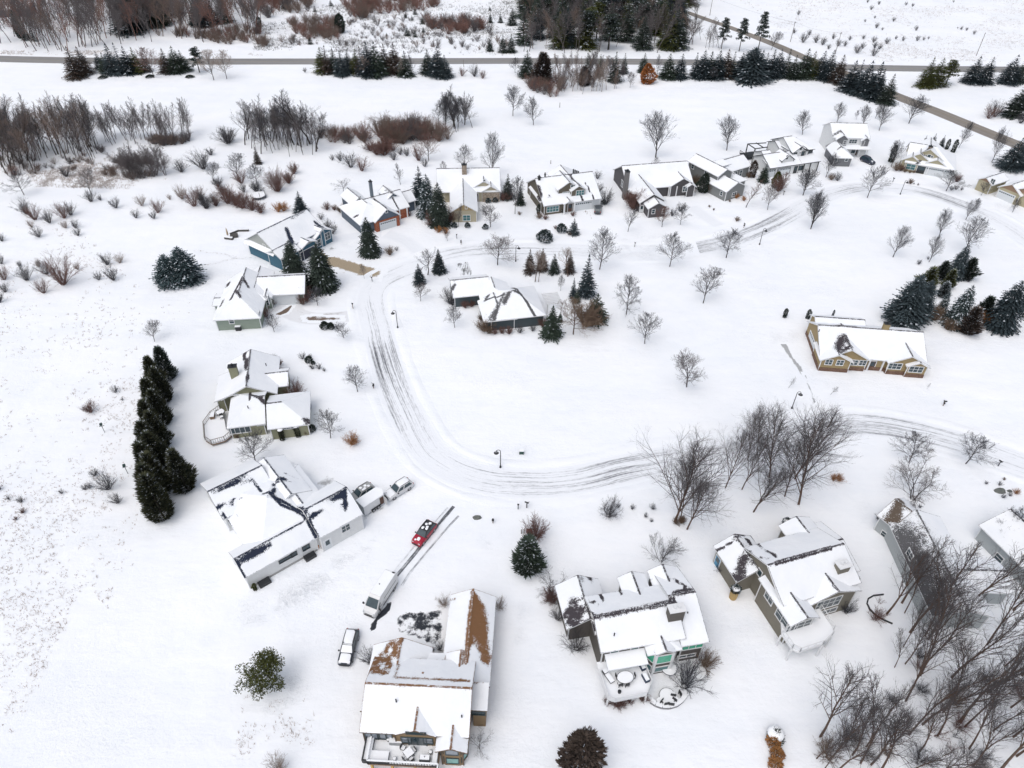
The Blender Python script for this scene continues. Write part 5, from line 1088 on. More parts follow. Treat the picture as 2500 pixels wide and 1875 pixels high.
def spray(out, p, d, L, w, rn, droop=.25, n=4):
    """a needled bough: a row of ragged leaflets either side of a drooping spine"""
    s = d.cross(Vector((0, 0, 1))).normalized(); up = s.cross(d).normalized(); a = rn.random()
    for i in range(n):
        t0 = i / n; c = p + d * (L * t0) - Vector((0, 0, droop * L * t0 * t0)); e = p + d * (L * (t0 + 1.35 / n)) - Vector((0, 0, droop * L * (t0 + 1 / n) ** 2))
        ww = w * (1 - .55 * t0) * rn.uniform(.75, 1.25); aa = min(1, max(0, a * .5 + rn.random() * .5 + .08 * t0))
        for sg in (-1, 1):
            o = s * (sg * ww) + Vector((0, 0, -ww * rn.uniform(.05, .45))); out.append(([c, e, c.lerp(e, .75) + o], aa))
def spruce(seed, H=10, R0=2.6, layers=20, nb=13, power=.85, w=.34, droop=.22, lift=.1, base=.06, twist=True):
    rn = random.Random(seed); Q = []
    for l in range(layers):
        t = l / (layers - 1); z = H * (base + (1 - base) * t ** .95); r = R0 * (1 - t) ** power * rn.uniform(.86, 1.1) + .10; n = max(4, int(nb * (.35 + .65 * (1 - t)) * rn.uniform(.9, 1.1))); o = rn.uniform(0, 6)
        for i in range(n):
            az = o + 6.283 * i / n + rn.gauss(0, .12); rr = r * rn.uniform(.75, 1.15); d = Vector((math.cos(az), math.sin(az), lift + .5 * t)).normalized(); zz = z + rn.gauss(0, H * .012)
            spray(Q, Vector((math.cos(az) * rr * .12, math.sin(az) * rr * .12, zz)), d, rr, w * (.5 + .6 * (1 - t)), rn, droop, 6)
            if rr > 1.0:
                for sg in (-1, 1):
                    a2 = az + sg * .42; d2 = Vector((math.cos(a2), math.sin(a2), lift)).normalized(); spray(Q, Vector((math.cos(az) * rr * .4, math.sin(az) * rr * .4, zz - droop * rr * .1)), d2, rr * .52, w * .7, rn, droop, 3)
    for i in range(6): a = i * 1.05; Q.append(([Vector((0, 0, H * 1.02)), Vector((math.cos(a) * .2, math.sin(a) * .2, H * .95)), Vector((math.cos(a + 1) * .2, math.sin(a + 1) * .2, H * .95))], .4))
    b = MB(); b.tube((0, 0, -.05), (0, 0, H * .9), .16, .03, 6)
    return b.mesh('trunk', [BK]), ever_mesh('crown', Q, rn), H * 1.02
def bushy(seed, H=6, R0=2.2, n=1500, shape='egg', s=.42, clumps=0, trunk=.1, z0=.0, core=True):
    """dense foliage of small upright sprays over an uneven volume"""
    rn = random.Random(seed); Q = []; lob = [(rn.uniform(0, 6.28), rn.uniform(.1, .95), rn.uniform(.08, .22)) for _ in range(14)]
    def rad_(t, az):
        r = {'egg': math.sin(math.pi * min(1, .12 + .88 * t) ** .75) ** .7, 'cone': (1 - t) ** .75 * min(1, .55 + 3 * t), 'dome': math.sqrt(max(0, 1 - t * t)), 'col': min(1, 3.5 * (1.001 - t)) ** .6}[shape]
        for a, tt, k in lob: r *= 1 + k * math.exp(-((math.cos(az - a) - 1) ** 2) * 3 - ((t - tt) * 6) ** 2) - .035
        return R0 * r
    for i in range(n):
        t = rn.random() ** (1.1 if shape != 'dome' else .8); az = rn.uniform(0, 6.283); k = rn.uniform(.72, 1.04) if rn.random() < .8 else rn.uniform(.3, .8); r = rad_(t, az) * k
        p = Vector((math.cos(az) * r, math.sin(az) * r, z0 + (H - z0) * t)); o = Vector((math.cos(az), math.sin(az), rn.uniform(.3, 1.4))).normalized(); sd_ = o.cross(Vector((rn.gauss(0, 1), rn.gauss(0, 1), rn.gauss(0, 1)))).normalized()
        a = rn.random() * .6 + .4 * k * rn.random()
        e = p + o * (s * rn.uniform(.6, 1.3)); Q.append(([p - sd_ * s * .32, p + sd_ * s * .32, e + sd_ * s * .1], a)); Q.append(([p - sd_ * s * .32 + o * .1, e - o.cross(sd_) * s * .3, p + o.cross(sd_) * s * .3], a))
    b = MB(); b.tube((0, 0, -.05), (0, 0, H * .7), trunk, .03, 6)
    return b.mesh('trunk', [BK]), ever_mesh('crown', Q, rn), H
def spiky(seed, H=9, R0=3.0, n=3200):
    """dense juniper: pointed upswept boughs packed over a ragged cone"""
    rn = random.Random(seed); Q = []; lob = [(rn.uniform(0, 6.28), rn.uniform(.05, .9), rn.uniform(.15, .35)) for _ in range(22)]
    for i in range(n):
        t = rn.random() ** 1.15; az = rn.uniform(0, 6.283); r = R0 * (1 - t) ** .7 * min(1, .6 + 3 * t)
        for a, tt, k in lob: r *= 1 + k * math.exp(-((math.cos(az - a) - 1) ** 2) * 14 - ((t - tt) * 9) ** 2) - .018
        r *= rn.uniform(.55, 1.0); p = Vector((math.cos(az) * r, math.sin(az) * r, H * .97 * t)); o = Vector((math.cos(az), math.sin(az), rn.uniform(.35, 1.1))).normalized(); sd_ = o.cross(Vector((rn.gauss(0, .4), rn.gauss(0, .4), 1))).normalized(); L = rn.uniform(.5, 1.05); a0 = rn.random() * .55
        for k in range(3):
            c = p + o * (L * k * .3); e = p + o * (L * (k * .3 + .45)); ww = .17 * (1 - k * .25); Q.append(([c - sd_ * ww, c + sd_ * ww, e], min(1, a0 + .22 * k + rn.random() * .1)))
    b = MB(); b.tube((0, 0, -.05), (0, 0, H * .7), .14, .03, 6)
    return b.mesh('trunk', [BK]), ever_mesh('crown', Q, rn), H
def pine(seed, H=14, R0=3.2, n=26, lean=0, lo=.35, cl=70, s=.42):
    rn = random.Random(seed); Q = []; b = MB(); top = Vector((lean * H, 0, H * .95)); b.tube((0, 0, -.05), top, .24, .05, 7)
    for i in range(n):
        t = lo + (1 - lo) * (i / n) ** .9; p = top * t; az = i * 2.4 + rn.uniform(-.5, .5); L = R0 * (1 - ((t - lo) / (1 - lo)) ** 1.6 * .85) * rn.uniform(.5, 1.15); c = p + Vector((math.cos(az) * L, math.sin(az) * L, rn.uniform(.1, .9))); b.tube(p, c, .06, .03, 4)
        for cc, rr in ((c, rn.uniform(.75, 1.15)), (p.lerp(c, .6) + Vector((0, 0, .2)), .7)):
            for _ in range(cl):
                d = Vector((rn.gauss(0, 1), rn.gauss(0, 1), rn.gauss(.15, .55))).normalized(); p0 = cc + Vector((d.x * rr, d.y * rr, d.z * rr * .6)) * rn.uniform(.3, 1); sd_ = d.cross(Vector((rn.gauss(0, 1), rn.gauss(0, 1), 1))).normalized() * (s * .4)
                Q.append(([p0 - sd_, p0 + sd_, p0 + d * s], rn.random()))
    return b.mesh('trunk', [BK]), ever_mesh('crown', Q, rn), H
TPL['spruce'] = [spruce(i, R0=rr) for i, rr in enumerate((2.5, 2.9, 2.3))]
TPL['spruceS'] = [spruce(10 + i, H=6, R0=2.0, layers=14, nb=11, w=.28) for i in range(2)]
TPL['narrow'] = [spruce(20 + i, H=11, R0=1.9, layers=24, nb=10, w=.28, droop=.3) for i in range(2)]
TPL['fat'] = [spruce(30 + i, H=10, R0=4.3, layers=22, nb=22, power=.62, w=.42, droop=.18) for i in range(2)]
TPL['norway'] = [spruce(40 + i, H=11, R0=3.7, layers=22, nb=20, power=.62, w=.42, droop=.42, base=.02) for i in range(2)]
TPL['cedar'] = [spiky(i) for i in range(3)]
TPL['juniper'] = [spiky(7 + i, 6, 2.1, 1900) for i in range(2)]
TPL['egg'] = [bushy(5 + i, 6, 2.0, 1500, 'egg', .4) for i in range(2)]
TPL['dome'] = [bushy(8 + i, 2, 1.5, 600, 'dome', .32, trunk=.06) for i in range(2)]
TPL['col'] = [bushy(11 + i, 4, .8, 700, 'col', .3, trunk=.06) for i in range(2)]
TPL['pine'] = [pine(1), pine(2, n=22), pine(3, n=24)]
TPL['leaner'] = [pine(9, H=9, R0=3.3, n=34, lean=.12, lo=.18, cl=85, s=.26)]
# ------------------------------------------------------------------ planting
def solve_h(p, ty):
    lo, hi = .2, 40
    for _ in range(30):
        m = (lo + hi) / 2
        if proj((p.x, p.y, m))[1] > ty: lo = m
        else: hi = m
    return lo
AUTO = []; CNT = [0]
def set_mat(o, m):
    if m is not None and o.material_slots: o.material_slots[0].link = 'OBJECT'; o.material_slots[0].material = m
def plant(kind, px, py, ty=None, name='tree', desc='bare tree', cat='tree', crown=None, trunk=None, sx=1.0, H=None, label=None, group=None, tilt=None, seed=None):
    CNT[0] += 1; rn = random.Random(CNT[0] * 7 + 3); tp = TPL[kind]; tr, cr, zs = tp[rn.randrange(len(tp)) if seed is None else seed % len(tp)]
    if crown is TW['g'] and kind != 'shrub': crown = rn.choice([TW['g'], TW['g'], TW['d'], TW['d'], TW['m']])
    p = G(px, py, 0); H = H or solve_h(p, ty); s = H / zs; root = bpy.data.objects.new(name, None); COL.objects.link(root); root.location = (p.x, p.y, 0)
    root.rotation_euler = (tilt[0] if tilt else 0, tilt[1] if tilt else 0, rn.uniform(0, 6.28) if not tilt else 0); root.scale = (s * sx * rn.uniform(.94, 1.06), s * sx * rn.uniform(.94, 1.06), s); root.empty_display_size = .3
    if tr is not None:
        t = bpy.data.objects.new('trunk', tr); COL.objects.link(t); t.parent = root; set_mat(t, trunk)
        c = bpy.data.objects.new('crown', cr); COL.objects.link(c); c.parent = root; set_mat(c, crown)
    else:   # shrubs are one mesh
        bpy.data.objects.remove(root); root = bpy.data.objects.new(name, cr); COL.objects.link(root); root.location = (p.x, p.y, 0); root.rotation_euler.z = rn.uniform(0, 6.28); root.scale = (s * sx, s * sx, s); set_mat(root, crown)
    root['category'] = cat
    if group: root['group'] = group
    if label: root['label'] = label
    else: AUTO.append((root, desc, px, py))
    return root

def inpoly(x, y, P):
    c = False
    for i in range(len(P)):
        a, b = P[i], P[(i + 1) % len(P)]
        if (a[1] > y) != (b[1] > y) and x < (b[0] - a[0]) * (y - a[1]) / (b[1] - a[1]) + a[0]: c = not c
    return c
def merged(name, specs, label, mats):
    """specs: (kind list, tile, polygon, count, (h0,h1), mat index list, sx) -> one mesh of many plants nobody could count"""
    VV, FF, MM = [], [], []; nv = 0; cache = {}
    def arr(me):
        if me.name not in cache:
            v = np.empty(len(me.vertices) * 3, dtype=np.float32); me.vertices.foreach_get('co', v); f = np.empty(len(me.loops), dtype=np.int32); me.loops.foreach_get('vertex_index', f); cache[me.name] = (v.reshape(-1, 3), f.reshape(-1, 4) if len(me.loops) == 4 * len(me.polygons) else None)
        return cache[me.name]
    rn = random.Random(len(label))
    for kinds, t, poly, n, hs, mi, sx in specs:
        P = [q(t, *p) for p in poly]; x0, x1 = min(p[0] for p in P), max(p[0] for p in P); y0, y1 = min(p[1] for p in P), max(p[1] for p in P); k = 0
        while k < n:
            x, y = rn.uniform(x0, x1), rn.uniform(y0, y1)
            if not inpoly(x, y, P): continue
            k += 1; tr, cr, zs = rn.choice(TPL[rn.choice(kinds)]); p = G(x, y); h_ = rn.uniform(*hs) / zs; a = rn.uniform(0, 6.28); w_ = h_ * sx * rn.uniform(.85, 1.15); m_ = rn.choice(mi)
            for me in (tr, cr):
                if me is None: continue
                v, f = arr(me)
                if f is None: continue
                c, s_ = math.cos(a) * w_, math.sin(a) * w_; o = np.empty_like(v); o[:, 0] = v[:, 0] * c - v[:, 1] * s_ + p.x; o[:, 1] = v[:, 0] * s_ + v[:, 1] * c + p.y; o[:, 2] = v[:, 2] * h_
                VV.append(o); FF.append(f + nv); MM.append(np.full(len(f), m_, dtype=np.int32)); nv += len(v)
    V = np.concatenate(VV); F = np.concatenate(FF); M_ = np.concatenate(MM); me = bpy.data.meshes.new(name)
    me.vertices.add(len(V)); me.vertices.foreach_set('co', V.ravel()); me.loops.add(F.size); me.loops.foreach_set('vertex_index', F.ravel().astype(np.int32))
    me.polygons.add(len(F)); me.polygons.foreach_set('loop_start', np.arange(0, F.size, 4, dtype=np.int32)); me.polygons.foreach_set('loop_total', np.full(len(F), 4, dtype=np.int32)); me.update(calc_edges=True)
    for m in mats: me.materials.append(m)
    me.polygons.foreach_set('material_index', M_); return tag(mk(name, me), label, kind='stuff')
def PL(kind, t, pts, **k):
    out = []
    for e in pts:
        kk = dict(k)
        if len(e) > 3: kk.update(e[3])
        out.append(plant(kind, *q(t, e[0], e[1]), q(t, 0, e[2])[1], **kk))
    return out
def W(**k): return k
g, d_, r_, b_, p_, o_ = (TW[c] for c in 'gdrbpo')
# street and garden trees, bare
RD = dict(desc='bare round crowned tree', crown=g)
PL('round', 'T2', [(2185, 980, 695), (1775, 1430, 1220, W(sx=1.15)), (1475, 1355, 1110, W(crown=r_, desc='reddish bare tree', sx=1.2))], **RD)
PL('vase', 'T3', [(215, 1055, 800, W(sx=.85)), (1245, 1330, 915), (1845, 1270, 955)], desc='large vase shaped bare tree', crown=d_)
PL('round', 'T3', [(1245, 1408, 1325, W(desc='small bare tree at the foot of a big one'))], **RD)
PL('vase', 'T2', [(2010, 1500, 1115, W(sx=.75))], desc='slender vase shaped bare tree', crown=d_)
PL('vase', 'T4', [(340, 1135, 925), (630, 1038, 860), (850, 1072, 875, W(sx=.8)), (955, 1000, 865, W(sx=.8)), (990, 1102, 880), (1240, 1042, 790, W(sx=1.15)), (1660, 1250, 1010, W(sx=.6)), (1940, 1367, 1065, W(sx=.65)), (1090, 1412, 1175, W(sx=.8)), (540, 1497, 1280, W(sx=.85)), (345, 1650, 1410, W(sx=.85))], desc='wind combed bare tree', crown=d_)
PL('round', 'T4', [(888, 1668, 1385, W(desc='dense oval bare tree')), (1555, 1612, 1430, W(sx=1.5, desc='spreading bare tree')), (1850, 1650, 1535), (795, 1010, 930, W(sx=.7))], **RD)
PL('vase', 'M5', [(410, 342, 20, W(sx=.75)), (1105, 580, 315, W(sx=.85)), (1490, 420, 175, W(sx=.85)), (1410, 622, 395, W(sx=.8, crown=g)), (1720, 265, 65, W(sx=.85)), (2115, 202, 85)], desc='leaning vase shaped bare tree', crown=d_)
PL('round', 'M5', [(1700, 555, 250)], desc='big forked bare tree', crown=g, sx=1.1)
PL('round', 'B7', [(1240, 725, 500, W(sx=1.2)), (1720, 735, 505, W(sx=1.2)), (2060, 1370, 1110, W(sx=.9))], **RD)
PL('thin', 'B7', [(225, 95, 0), (580, 150, 60), (1395, 100, 45)], desc='thin young bare tree', crown=g, sx=1.6)
PL('multi', 'B7', [(1270, 1030, 770)], desc='multi stemmed bare tree', crown=g, sx=1.5)
PL('round', 'M1', [(1305, 1292, 1130, W(sx=1.1, desc='small bare tree alone in the field'))], **RD)
PL('spread', 'M2', [(1240, 230, 100)], desc='low flat topped bare tree', crown=d_, sx=1.0)
PL('oval', 'M2', [(1720, 175, 0), (2117, 652, 545, W(sx=1.3))], desc='oval bare tree', crown=g)
PL('round', 'M2', [(2085, 75, -25), (655, 1418, 1280, W(sx=1.15)), (1022, 1195, 1030, W(sx=1.1)), (1243, 1470, 1325, W(sx=1.15)), (1890, 1158, 1005), (1415, 970, 845, W(sx=.5))], **RD)
PL('tall', 'M2', [(1950, 937, 655, W(sx=1.25))], desc='two trunked bare tree', crown=g)
PL('round', 'M3', [(605, 922, 665, W(sx=1.35)), (545, 602, 390, W(sx=1.1)), (752, 493, 180, W(sx=.7)), (1990, 603, 440, W(sx=1.1, crown=r_, desc='reddish bare tree')), (2145, 585, 400, W(sx=.9)), (1465, 960, 610), (2055, 937, 635), (1690, 1340, 1015), (1845, 1587, 1315), (243, 1452, 1265), (1135, 1142, 1000, W(sx=.6))], **RD)
PL('round', 'M3', [(1243, 1508, 1205, W(crown=b_, trunk=BKB, desc='brown bare tree'))], sx=1.2)
PL('oval', 'M3', [(1703, 642, 395, W(sx=1.0))], desc='narrow bare tree', crown=g)
PL('tall', 'M3', [(920, 1065, 770, W(sx=1.15)), (950, 1065, 800, W(sx=.8)), (1195, 1022, 735, W(sx=1.0))], desc='pale barked birch', crown=p_, trunk=BKB)
PL('oval', 'M3', [(275, 600, 400, W(sx=.8)), (155, 612, 500, W(sx=.7))], desc='slim bare tree by the beige house', crown=g)
PL('round', 'M4', [(1660, 785, 555), (1362, 907, 685, W(sx=.9)), (1470, 750, 590, W(crown=r_, desc='reddish bare tree')), (1012, 1312, 1055, W(sx=1.1))], **RD)
PL('thin', 'M4', [(1178, 887, 655, W(sx=2.0, crown=r_))], desc='wispy reddish tree', crown=g)
PL('oval', 'M4', [(735, 780, 700, W(crown=r_, desc='small reddish tree'))], sx=1.3)
PL('vase', 'M4', [(1725, 1070, 735, W(sx=.7))], desc='leaning vase shaped bare tree', crown=d_)
PL('round', 'S', [(1519, 655, 583, W(desc='nearly circular bare tree', sx=1.1)), (1483, 836, 755)], **RD)
PL('round', 'B1', [(1358, 540, 345, W(sx=1.1)), (1130, 932, 700, W(sx=1.0)), (500, 1142, 895, W(sx=1.1))], **RD)
PL('spread', 'B3', [(1870, 165, 0, W(sx=.95)), (1280, 1500, 1395, W(sx=.9, desc='small spreading bare tree'))], desc='dark crab apple tree', crown=d_)
PL('multi', 'B4', [(1290, 250, 70, W(sx=1.3))], desc='two stemmed feathery bare tree', crown=g)
# evergreens round the houses
def EV(kind, t, pts, **k): return PL(kind, t, pts, name='conifer', **k)
EV('norway', 'M2', [(830, 932, 640), (1070, 1042, 665), (1465, 765, 445, W(sx=.85))], desc='big dark spruce', crown=FM['dk'])
EV('spruce', 'M2', [(885, 412, 228, W(crown=FM['nv'], sx=1.25)), (1880, 1010, 840, W(sx=1.1)), (2050, 917, 718, W(sx=1.0)), (1890, 330, 15, W(sx=1.1))], desc='dark green spruce', crown=FM['nv'])
EV('norway', 'M2', [(1955, 440, 80, W(crown=FM['sn'], desc='snow flecked spruce', sx=.8)), (2050, 520, 150)], desc='dark green spruce beside the snow flecked one', crown=FM['dk'], sx=.8)
EV('spruce', 'T2', [(35, 1382, 1238)], desc='small maroon spruce', crown=FM['br'])
EV('spruce', 'M3', [(690, 362, 148, W(sx=1.1)), (795, 412, 248), (875, 987, 785, W(crown=FM['br'], desc='bronze tinted spruce')), (980, 967, 778, W(crown=FM['br'], desc='bronze tinted spruce')), (1080, 992, 825), (1210, 985, 800, W(crown=FM['br'], desc='bronze tinted spruce')), (110, 982, 788)], desc='dark spruce', crown=FM['dk'])
EV('spruceS', 'M3', [(1245, 662, 528, W(crown=FM['blue'], desc='small blue spruce')), (1430, 1388, 1165, W(sx=1.2)), (1270, 1235, 1130, W(sx=.9))], desc='bushy green spruce', crown=FM['gr'])
EV('narrow', 'M3', [(1348, 1182, 825, W(sx=1.15)), (1240, 1202, 1028)], desc='tall narrow spruce', crown=FM['nv'])
EV('spruce', 'M3', [(1060, 1522, 1260, W(sx=1.25)), (1130, 1402, 1315)], desc='green spruce by the slate house', crown=FM['gr'])
EV('dome', 'M3', [(1000, 715, 610, W(sx=1.3, H=2.6)), (1142, 645, 580, W(H=2.2))], desc='low snow flecked evergreen bush', crown=FM['sn'])
EV('col', 'M3', [(948, 495, 412)], desc='small clipped cone evergreen', crown=FM['dk'])
EV('egg', 'M4', [(815, 757, 600, W(sx=1.15))], desc='dark oval evergreen', crown=FM['dk'])
EV('spruce', 'M4', [(1320, 668, 508, W(sx=1.25))], desc='loose green pine', crown=FM['gr'])
EV('col', 'M4', [(1228, 630, 495, W(sx=1.2))], desc='tall bronze column evergreen', crown=FM['br'])
EV('egg', 'M4', [(1425, 715, 585, W(sx=1.1))], desc='olive and rust evergreen', crown=FM['ol'])
EV('col', 'T4', [(1085, 1368, 1230, W(sx=.9)), (1555, 1260, 1220, W(H=3.2)), (1610, 1285, 1235, W(H=4))], desc='dark column evergreen', crown=FM['dk'])
EV('spruce', 'T4', [(1360, 1232, 1140), (1430, 1238, 1122), (1510, 1238, 1138), (2090, 1425, 1150, W(sx=1.5, crown=FM['blue'])), (2190, 1415, 1175, W(sx=1.4, crown=FM['blue']))], desc='navy green spruce', crown=FM['nv'])
EV('fat', 'M5', [(1180, 1132, 725, W(sx=.88)), (1300, 1100, 770, W(sx=.7))], desc='massive frosted blue spruce', crown=FM['blue'])
EV('norway', 'M5', [(1620, 745, 470, W(crown=FM['blue'], sx=.9)), (1990, 1172, 775), (1620, 1150, 810, W(crown=FM['sn'], desc='snow flecked dark spruce', sx=.8)), (1500, 1055, 870, W(crown=FM['sn'], desc='snow flecked dark spruce', sx=.7))], desc='dark blue spruce', crown=FM['nv'])
EV('juniper', 'M5', [(1370, 865, 675, W(crown=FM['ol'], desc='olive arborvitae')), (1560, 835, 690, W(crown=FM['ol'], desc='olive arborvitae')), (1715, 760, 595, W(sx=1.1)), (1520, 910, 795, W(crown=FM['sn'], sx=1.2)), (1500, 760, 620, W(sx=1.1))], desc='rounded dark juniper', crown=FM['dk'])
EV('juniper', 'M5', [(1725, 1215, 1010, W(sx=1.1)), (1840, 1110, 920, W(crown=FM['dk']))], desc='bronze juniper', crown=FM['br'])
EV('dome', 'M5', [(2190, 1060, 945, W(H=4))], desc='dark rounded evergreen at the right edge', crown=FM['dk'])
EV('col', 'M5', [(190, 1087, 1030, W(H=2.2)), (385, 1098, 1042, W(H=2.3)), (592, 1088, 1048, W(crown=FM['blue'], H=1.9, sx=.7))], desc='tiny cone evergreen behind the tan ranch house', crown=FM['dk'], sx=1.2)
EV('fat', 'M1', [(1450, 800, 555, W(sx=1.15)), (1580, 778, 490, W(sx=1.1))], desc='pale snow streaked blue spruce', crown=FM['st'])
for i, (x, y, ty) in enumerate(((412, 925, 848), (388, 950, 872), (404, 978, 898), (384, 1006, 925), (400, 1034, 952), (382, 1062, 978), (396, 1090, 1005), (380, 1118, 1030), (394, 1146, 1056), (378, 1174, 1082), (396, 1202, 1108), (388, 1232, 1135), (398, 1260, 1160), (455, 1192, 1100))):
    lab = ('cedar standing apart to the right of the hedge row\'s lower end' if i == 13 else '%s cedar counted from the top of the tall hedge row' % ('topmost second third fourth fifth sixth seventh eighth ninth tenth eleventh twelfth bottom'.split()[i]))
    plant('cedar', x, y, ty, name='conifer', cat='tree', crown=FM['cd'] if i != 0 else FM['gr'], label=lab, group='cedars of the tall hedge row at left', sx=.88, seed=i)
EV('juniper', 'L6', [(855, 1400, 1165)], desc='ragged green spruce between red car and brown house', crown=FM['gr'], sx=1.05)
EV('leaner', 'S', [(556, 1490, 1428)], desc='open pine leaning right, alone at bottom left', crown=FM['ol'], sx=1.05, tilt=(rad(-8), rad(14)))
plant('egg', 1413, 1878, 1796, name='conifer', crown=FM['br'], label='rounded dark brownish juniper at the bottom edge', sx=1.0)
# highway rows, named by order
ORD = 'first second third fourth fifth sixth seventh eighth ninth tenth eleventh twelfth thirteenth fourteenth fifteenth sixteenth seventeenth eighteenth nineteenth twentieth'.split()
def row(t, where, items):
    items = sorted(items, key=lambda e: e[0])
    for i, (x, y, ty, kd, m, ds) in enumerate(items):
        bare_ = kd in ('tall', 'round', 'thin', 'oval'); px, py = q(t, x, y)
        plant(kd, px, py, q(t, 0, ty)[1], name='tree' if bare_ else 'conifer', crown=m, label='%s, %s from the left in %s' % (ds, ORD[i], where), group='trees of ' + where, sx=1.5 if not bare_ else 1.1)
nv, dk, gr, bl, ol, br = FM['nv'], FM['dk'], FM['gr'], FM['blue'], FM['ol'], FM['br']
row('T1', 'the tree row left of the road gap', [(650, 657, 385, 'spruce', br, 'maroon spruce'), (720, 622, 388, 'spruce', br, 'maroon spruce'), (850, 582, 428, 'spruce', nv, 'blue green spruce'), (905, 612, 440, 'spruce', gr, 'green spruce'), (965, 622, 362, 'spruce', bl, 'blue spruce'), (1035, 628, 355, 'narrow', bl, 'blue spruce'), (1100, 622, 385, 'spruce', nv, 'dark spruce'), (1165, 612, 395, 'spruce', ol, 'olive pine'), (1240, 605, 400, 'narrow', br, 'bronze spruce'),
    (1300, 657, 395, 'round', r_, 'bare brown tree'), (1360, 630, 440, 'thin', b_, 'thin bare tree'), (1415, 612, 405, 'spruce', br, 'bronze spruce'), (1500, 612, 385, 'spruce', gr, 'green pine'), (1555, 600, 420, 'spruce', gr, 'green pine'), (1685, 612, 400, 'pine', dk, 'loose dark pine'), (1805, 676, 420, 'round', p_, 'pale bare tree'), (1915, 666, 415, 'round', p_, 'pale bare tree')])
row('T2', 'the highway tree row at centre left', [(580, 612, 395, 'spruce', ol, 'olive spruce'), (622, 622, 380, 'narrow', br, 'dark spruce'), (682, 612, 405, 'spruce', dk, 'dark spruce'), (745, 637, 425, 'spruce', bl, 'blue spruce'), (800, 602, 415, 'spruce', nv, 'dark spruce'), (870, 612, 405, 'spruce', ol, 'olive spruce'), (910, 625, 385, 'narrow', br, 'bronze spruce'), (945, 652, 440, 'tall', p_, 'pale bare birch'), (970, 642, 345, 'spruce', nv, 'tall navy spruce'), (1035, 637, 345, 'spruce', gr, 'tall green spruce'),
    (1110, 612, 365, 'spruce', br, 'bronze spruce'), (1190, 617, 360, 'spruce', br, 'bronze spruce'), (1240, 657, 455, 'thin', p_, 'pale thin birch'), (1280, 642, 425, 'spruce', gr, 'green spruce'), (1335, 622, 445, 'oval', g, 'grey bare tree'), (1470, 622, 415, 'spruce', dk, 'dark spruce'), (1555, 642, 385, 'spruce', nv, 'tall navy spruce'), (1612, 657, 460, 'spruce', bl, 'broad blue spruce')])
row('T3', 'the highway tree row at centre right', [(160, 647, 418, 'spruce', dk, 'black green spruce'), (290, 700, 445, 'cedar', br, 'maroon juniper'), (660, 660, 440, 'narrow', dk, 'dark spruce'), (640, 715, 560, 'cedar', br, 'brown juniper'), (770, 640, 470, 'narrow', ol, 'olive spruce'), (895, 692, 430, 'narrow', dk, 'dark narrow spruce'), (975, 620, 445, 'narrow', dk, 'dark spruce'), (1140, 610, 445, 'spruce', gr, 'green spruce'), (1170, 702, 540, 'egg', FM['or'], 'rust orange tree'),
    (1255, 640, 470, 'oval', g, 'grey bare tree'), (1345, 662, 448, 'spruce', gr, 'green spruce'), (1448, 662, 450, 'spruce', nv, 'broad navy spruce')])
row('T3', 'the long spruce hedge right of the wood', [(1568, 657, 440, 'narrow', nv, 'navy spruce'), (1630, 660, 420, 'spruce', nv, 'navy spruce'), (1690, 652, 430, 'spruce', dk, 'dark spruce'), (1755, 662, 420, 'spruce', nv, 'navy spruce'), (1825, 652, 410, 'spruce', br, 'bronze spruce'), (1880, 655, 430, 'narrow', dk, 'dark spruce'), (1945, 667, 440, 'spruce', nv, 'navy spruce'), (2040, 674, 395, 'fat', bl, 'broad blue spruce'), (2110, 652, 420, 'spruce', nv, 'navy spruce')])
row('T4', 'the spruce hedge at upper right', [(10, 655, 440, 'spruce', nv, 'navy spruce'), (62, 657, 415, 'spruce', nv, 'navy spruce'), (120, 642, 412, 'spruce', nv, 'navy spruce'), (190, 647, 408, 'narrow', dk, 'slim dark spruce'), (250, 662, 460, 'spruce', dk, 'dark spruce'), (340, 657, 405, 'spruce', gr, 'green spruce'), (400, 652, 430, 'spruce', ol, 'olive spruce'), (480, 652, 425, 'spruce', nv, 'navy spruce'), (545, 675, 415, 'spruce', nv, 'navy spruce'), (630, 702, 458, 'spruce', br, 'brown larch'),
    (725, 772, 505, 'spruce', nv, 'navy spruce'), (790, 742, 500, 'narrow', nv, 'navy spruce'), (850, 802, 508, 'spruce', nv, 'navy spruce'), (925, 832, 515, 'spruce', nv, 'navy spruce'), (985, 765, 575, 'narrow', dk, 'dark spruce'), (1040, 872, 620, 'spruce', dk, 'dark spruce')])
row('T4', 'the clump between side road and right edge', [(1370, 732, 480, 'spruce', ol, 'olive spruce'), (1455, 722, 485, 'spruce', ol, 'olive spruce'), (1550, 717, 510, 'pine', ol, 'olive pine'), (1760, 702, 470, 'spruce', nv, 'navy spruce'), (1870, 702, 478, 'spruce', nv, 'navy spruce'), (2065, 702, 458, 'spruce', nv, 'navy spruce'), (2160, 694, 480, 'spruce', gr, 'green spruce'), (2110, 982, 715, 'spruce', dk, 'dark spruce'), (2190, 920, 700, 'spruce', nv, 'navy spruce')])
PL('pine', 'T3', [(1800, 412, 155), (1950, 432, 160), (2110, 422, 105, W(sx=.9))], name='conifer', desc='tall gaunt dark pine behind the highway', crown=dk, sx=.9)
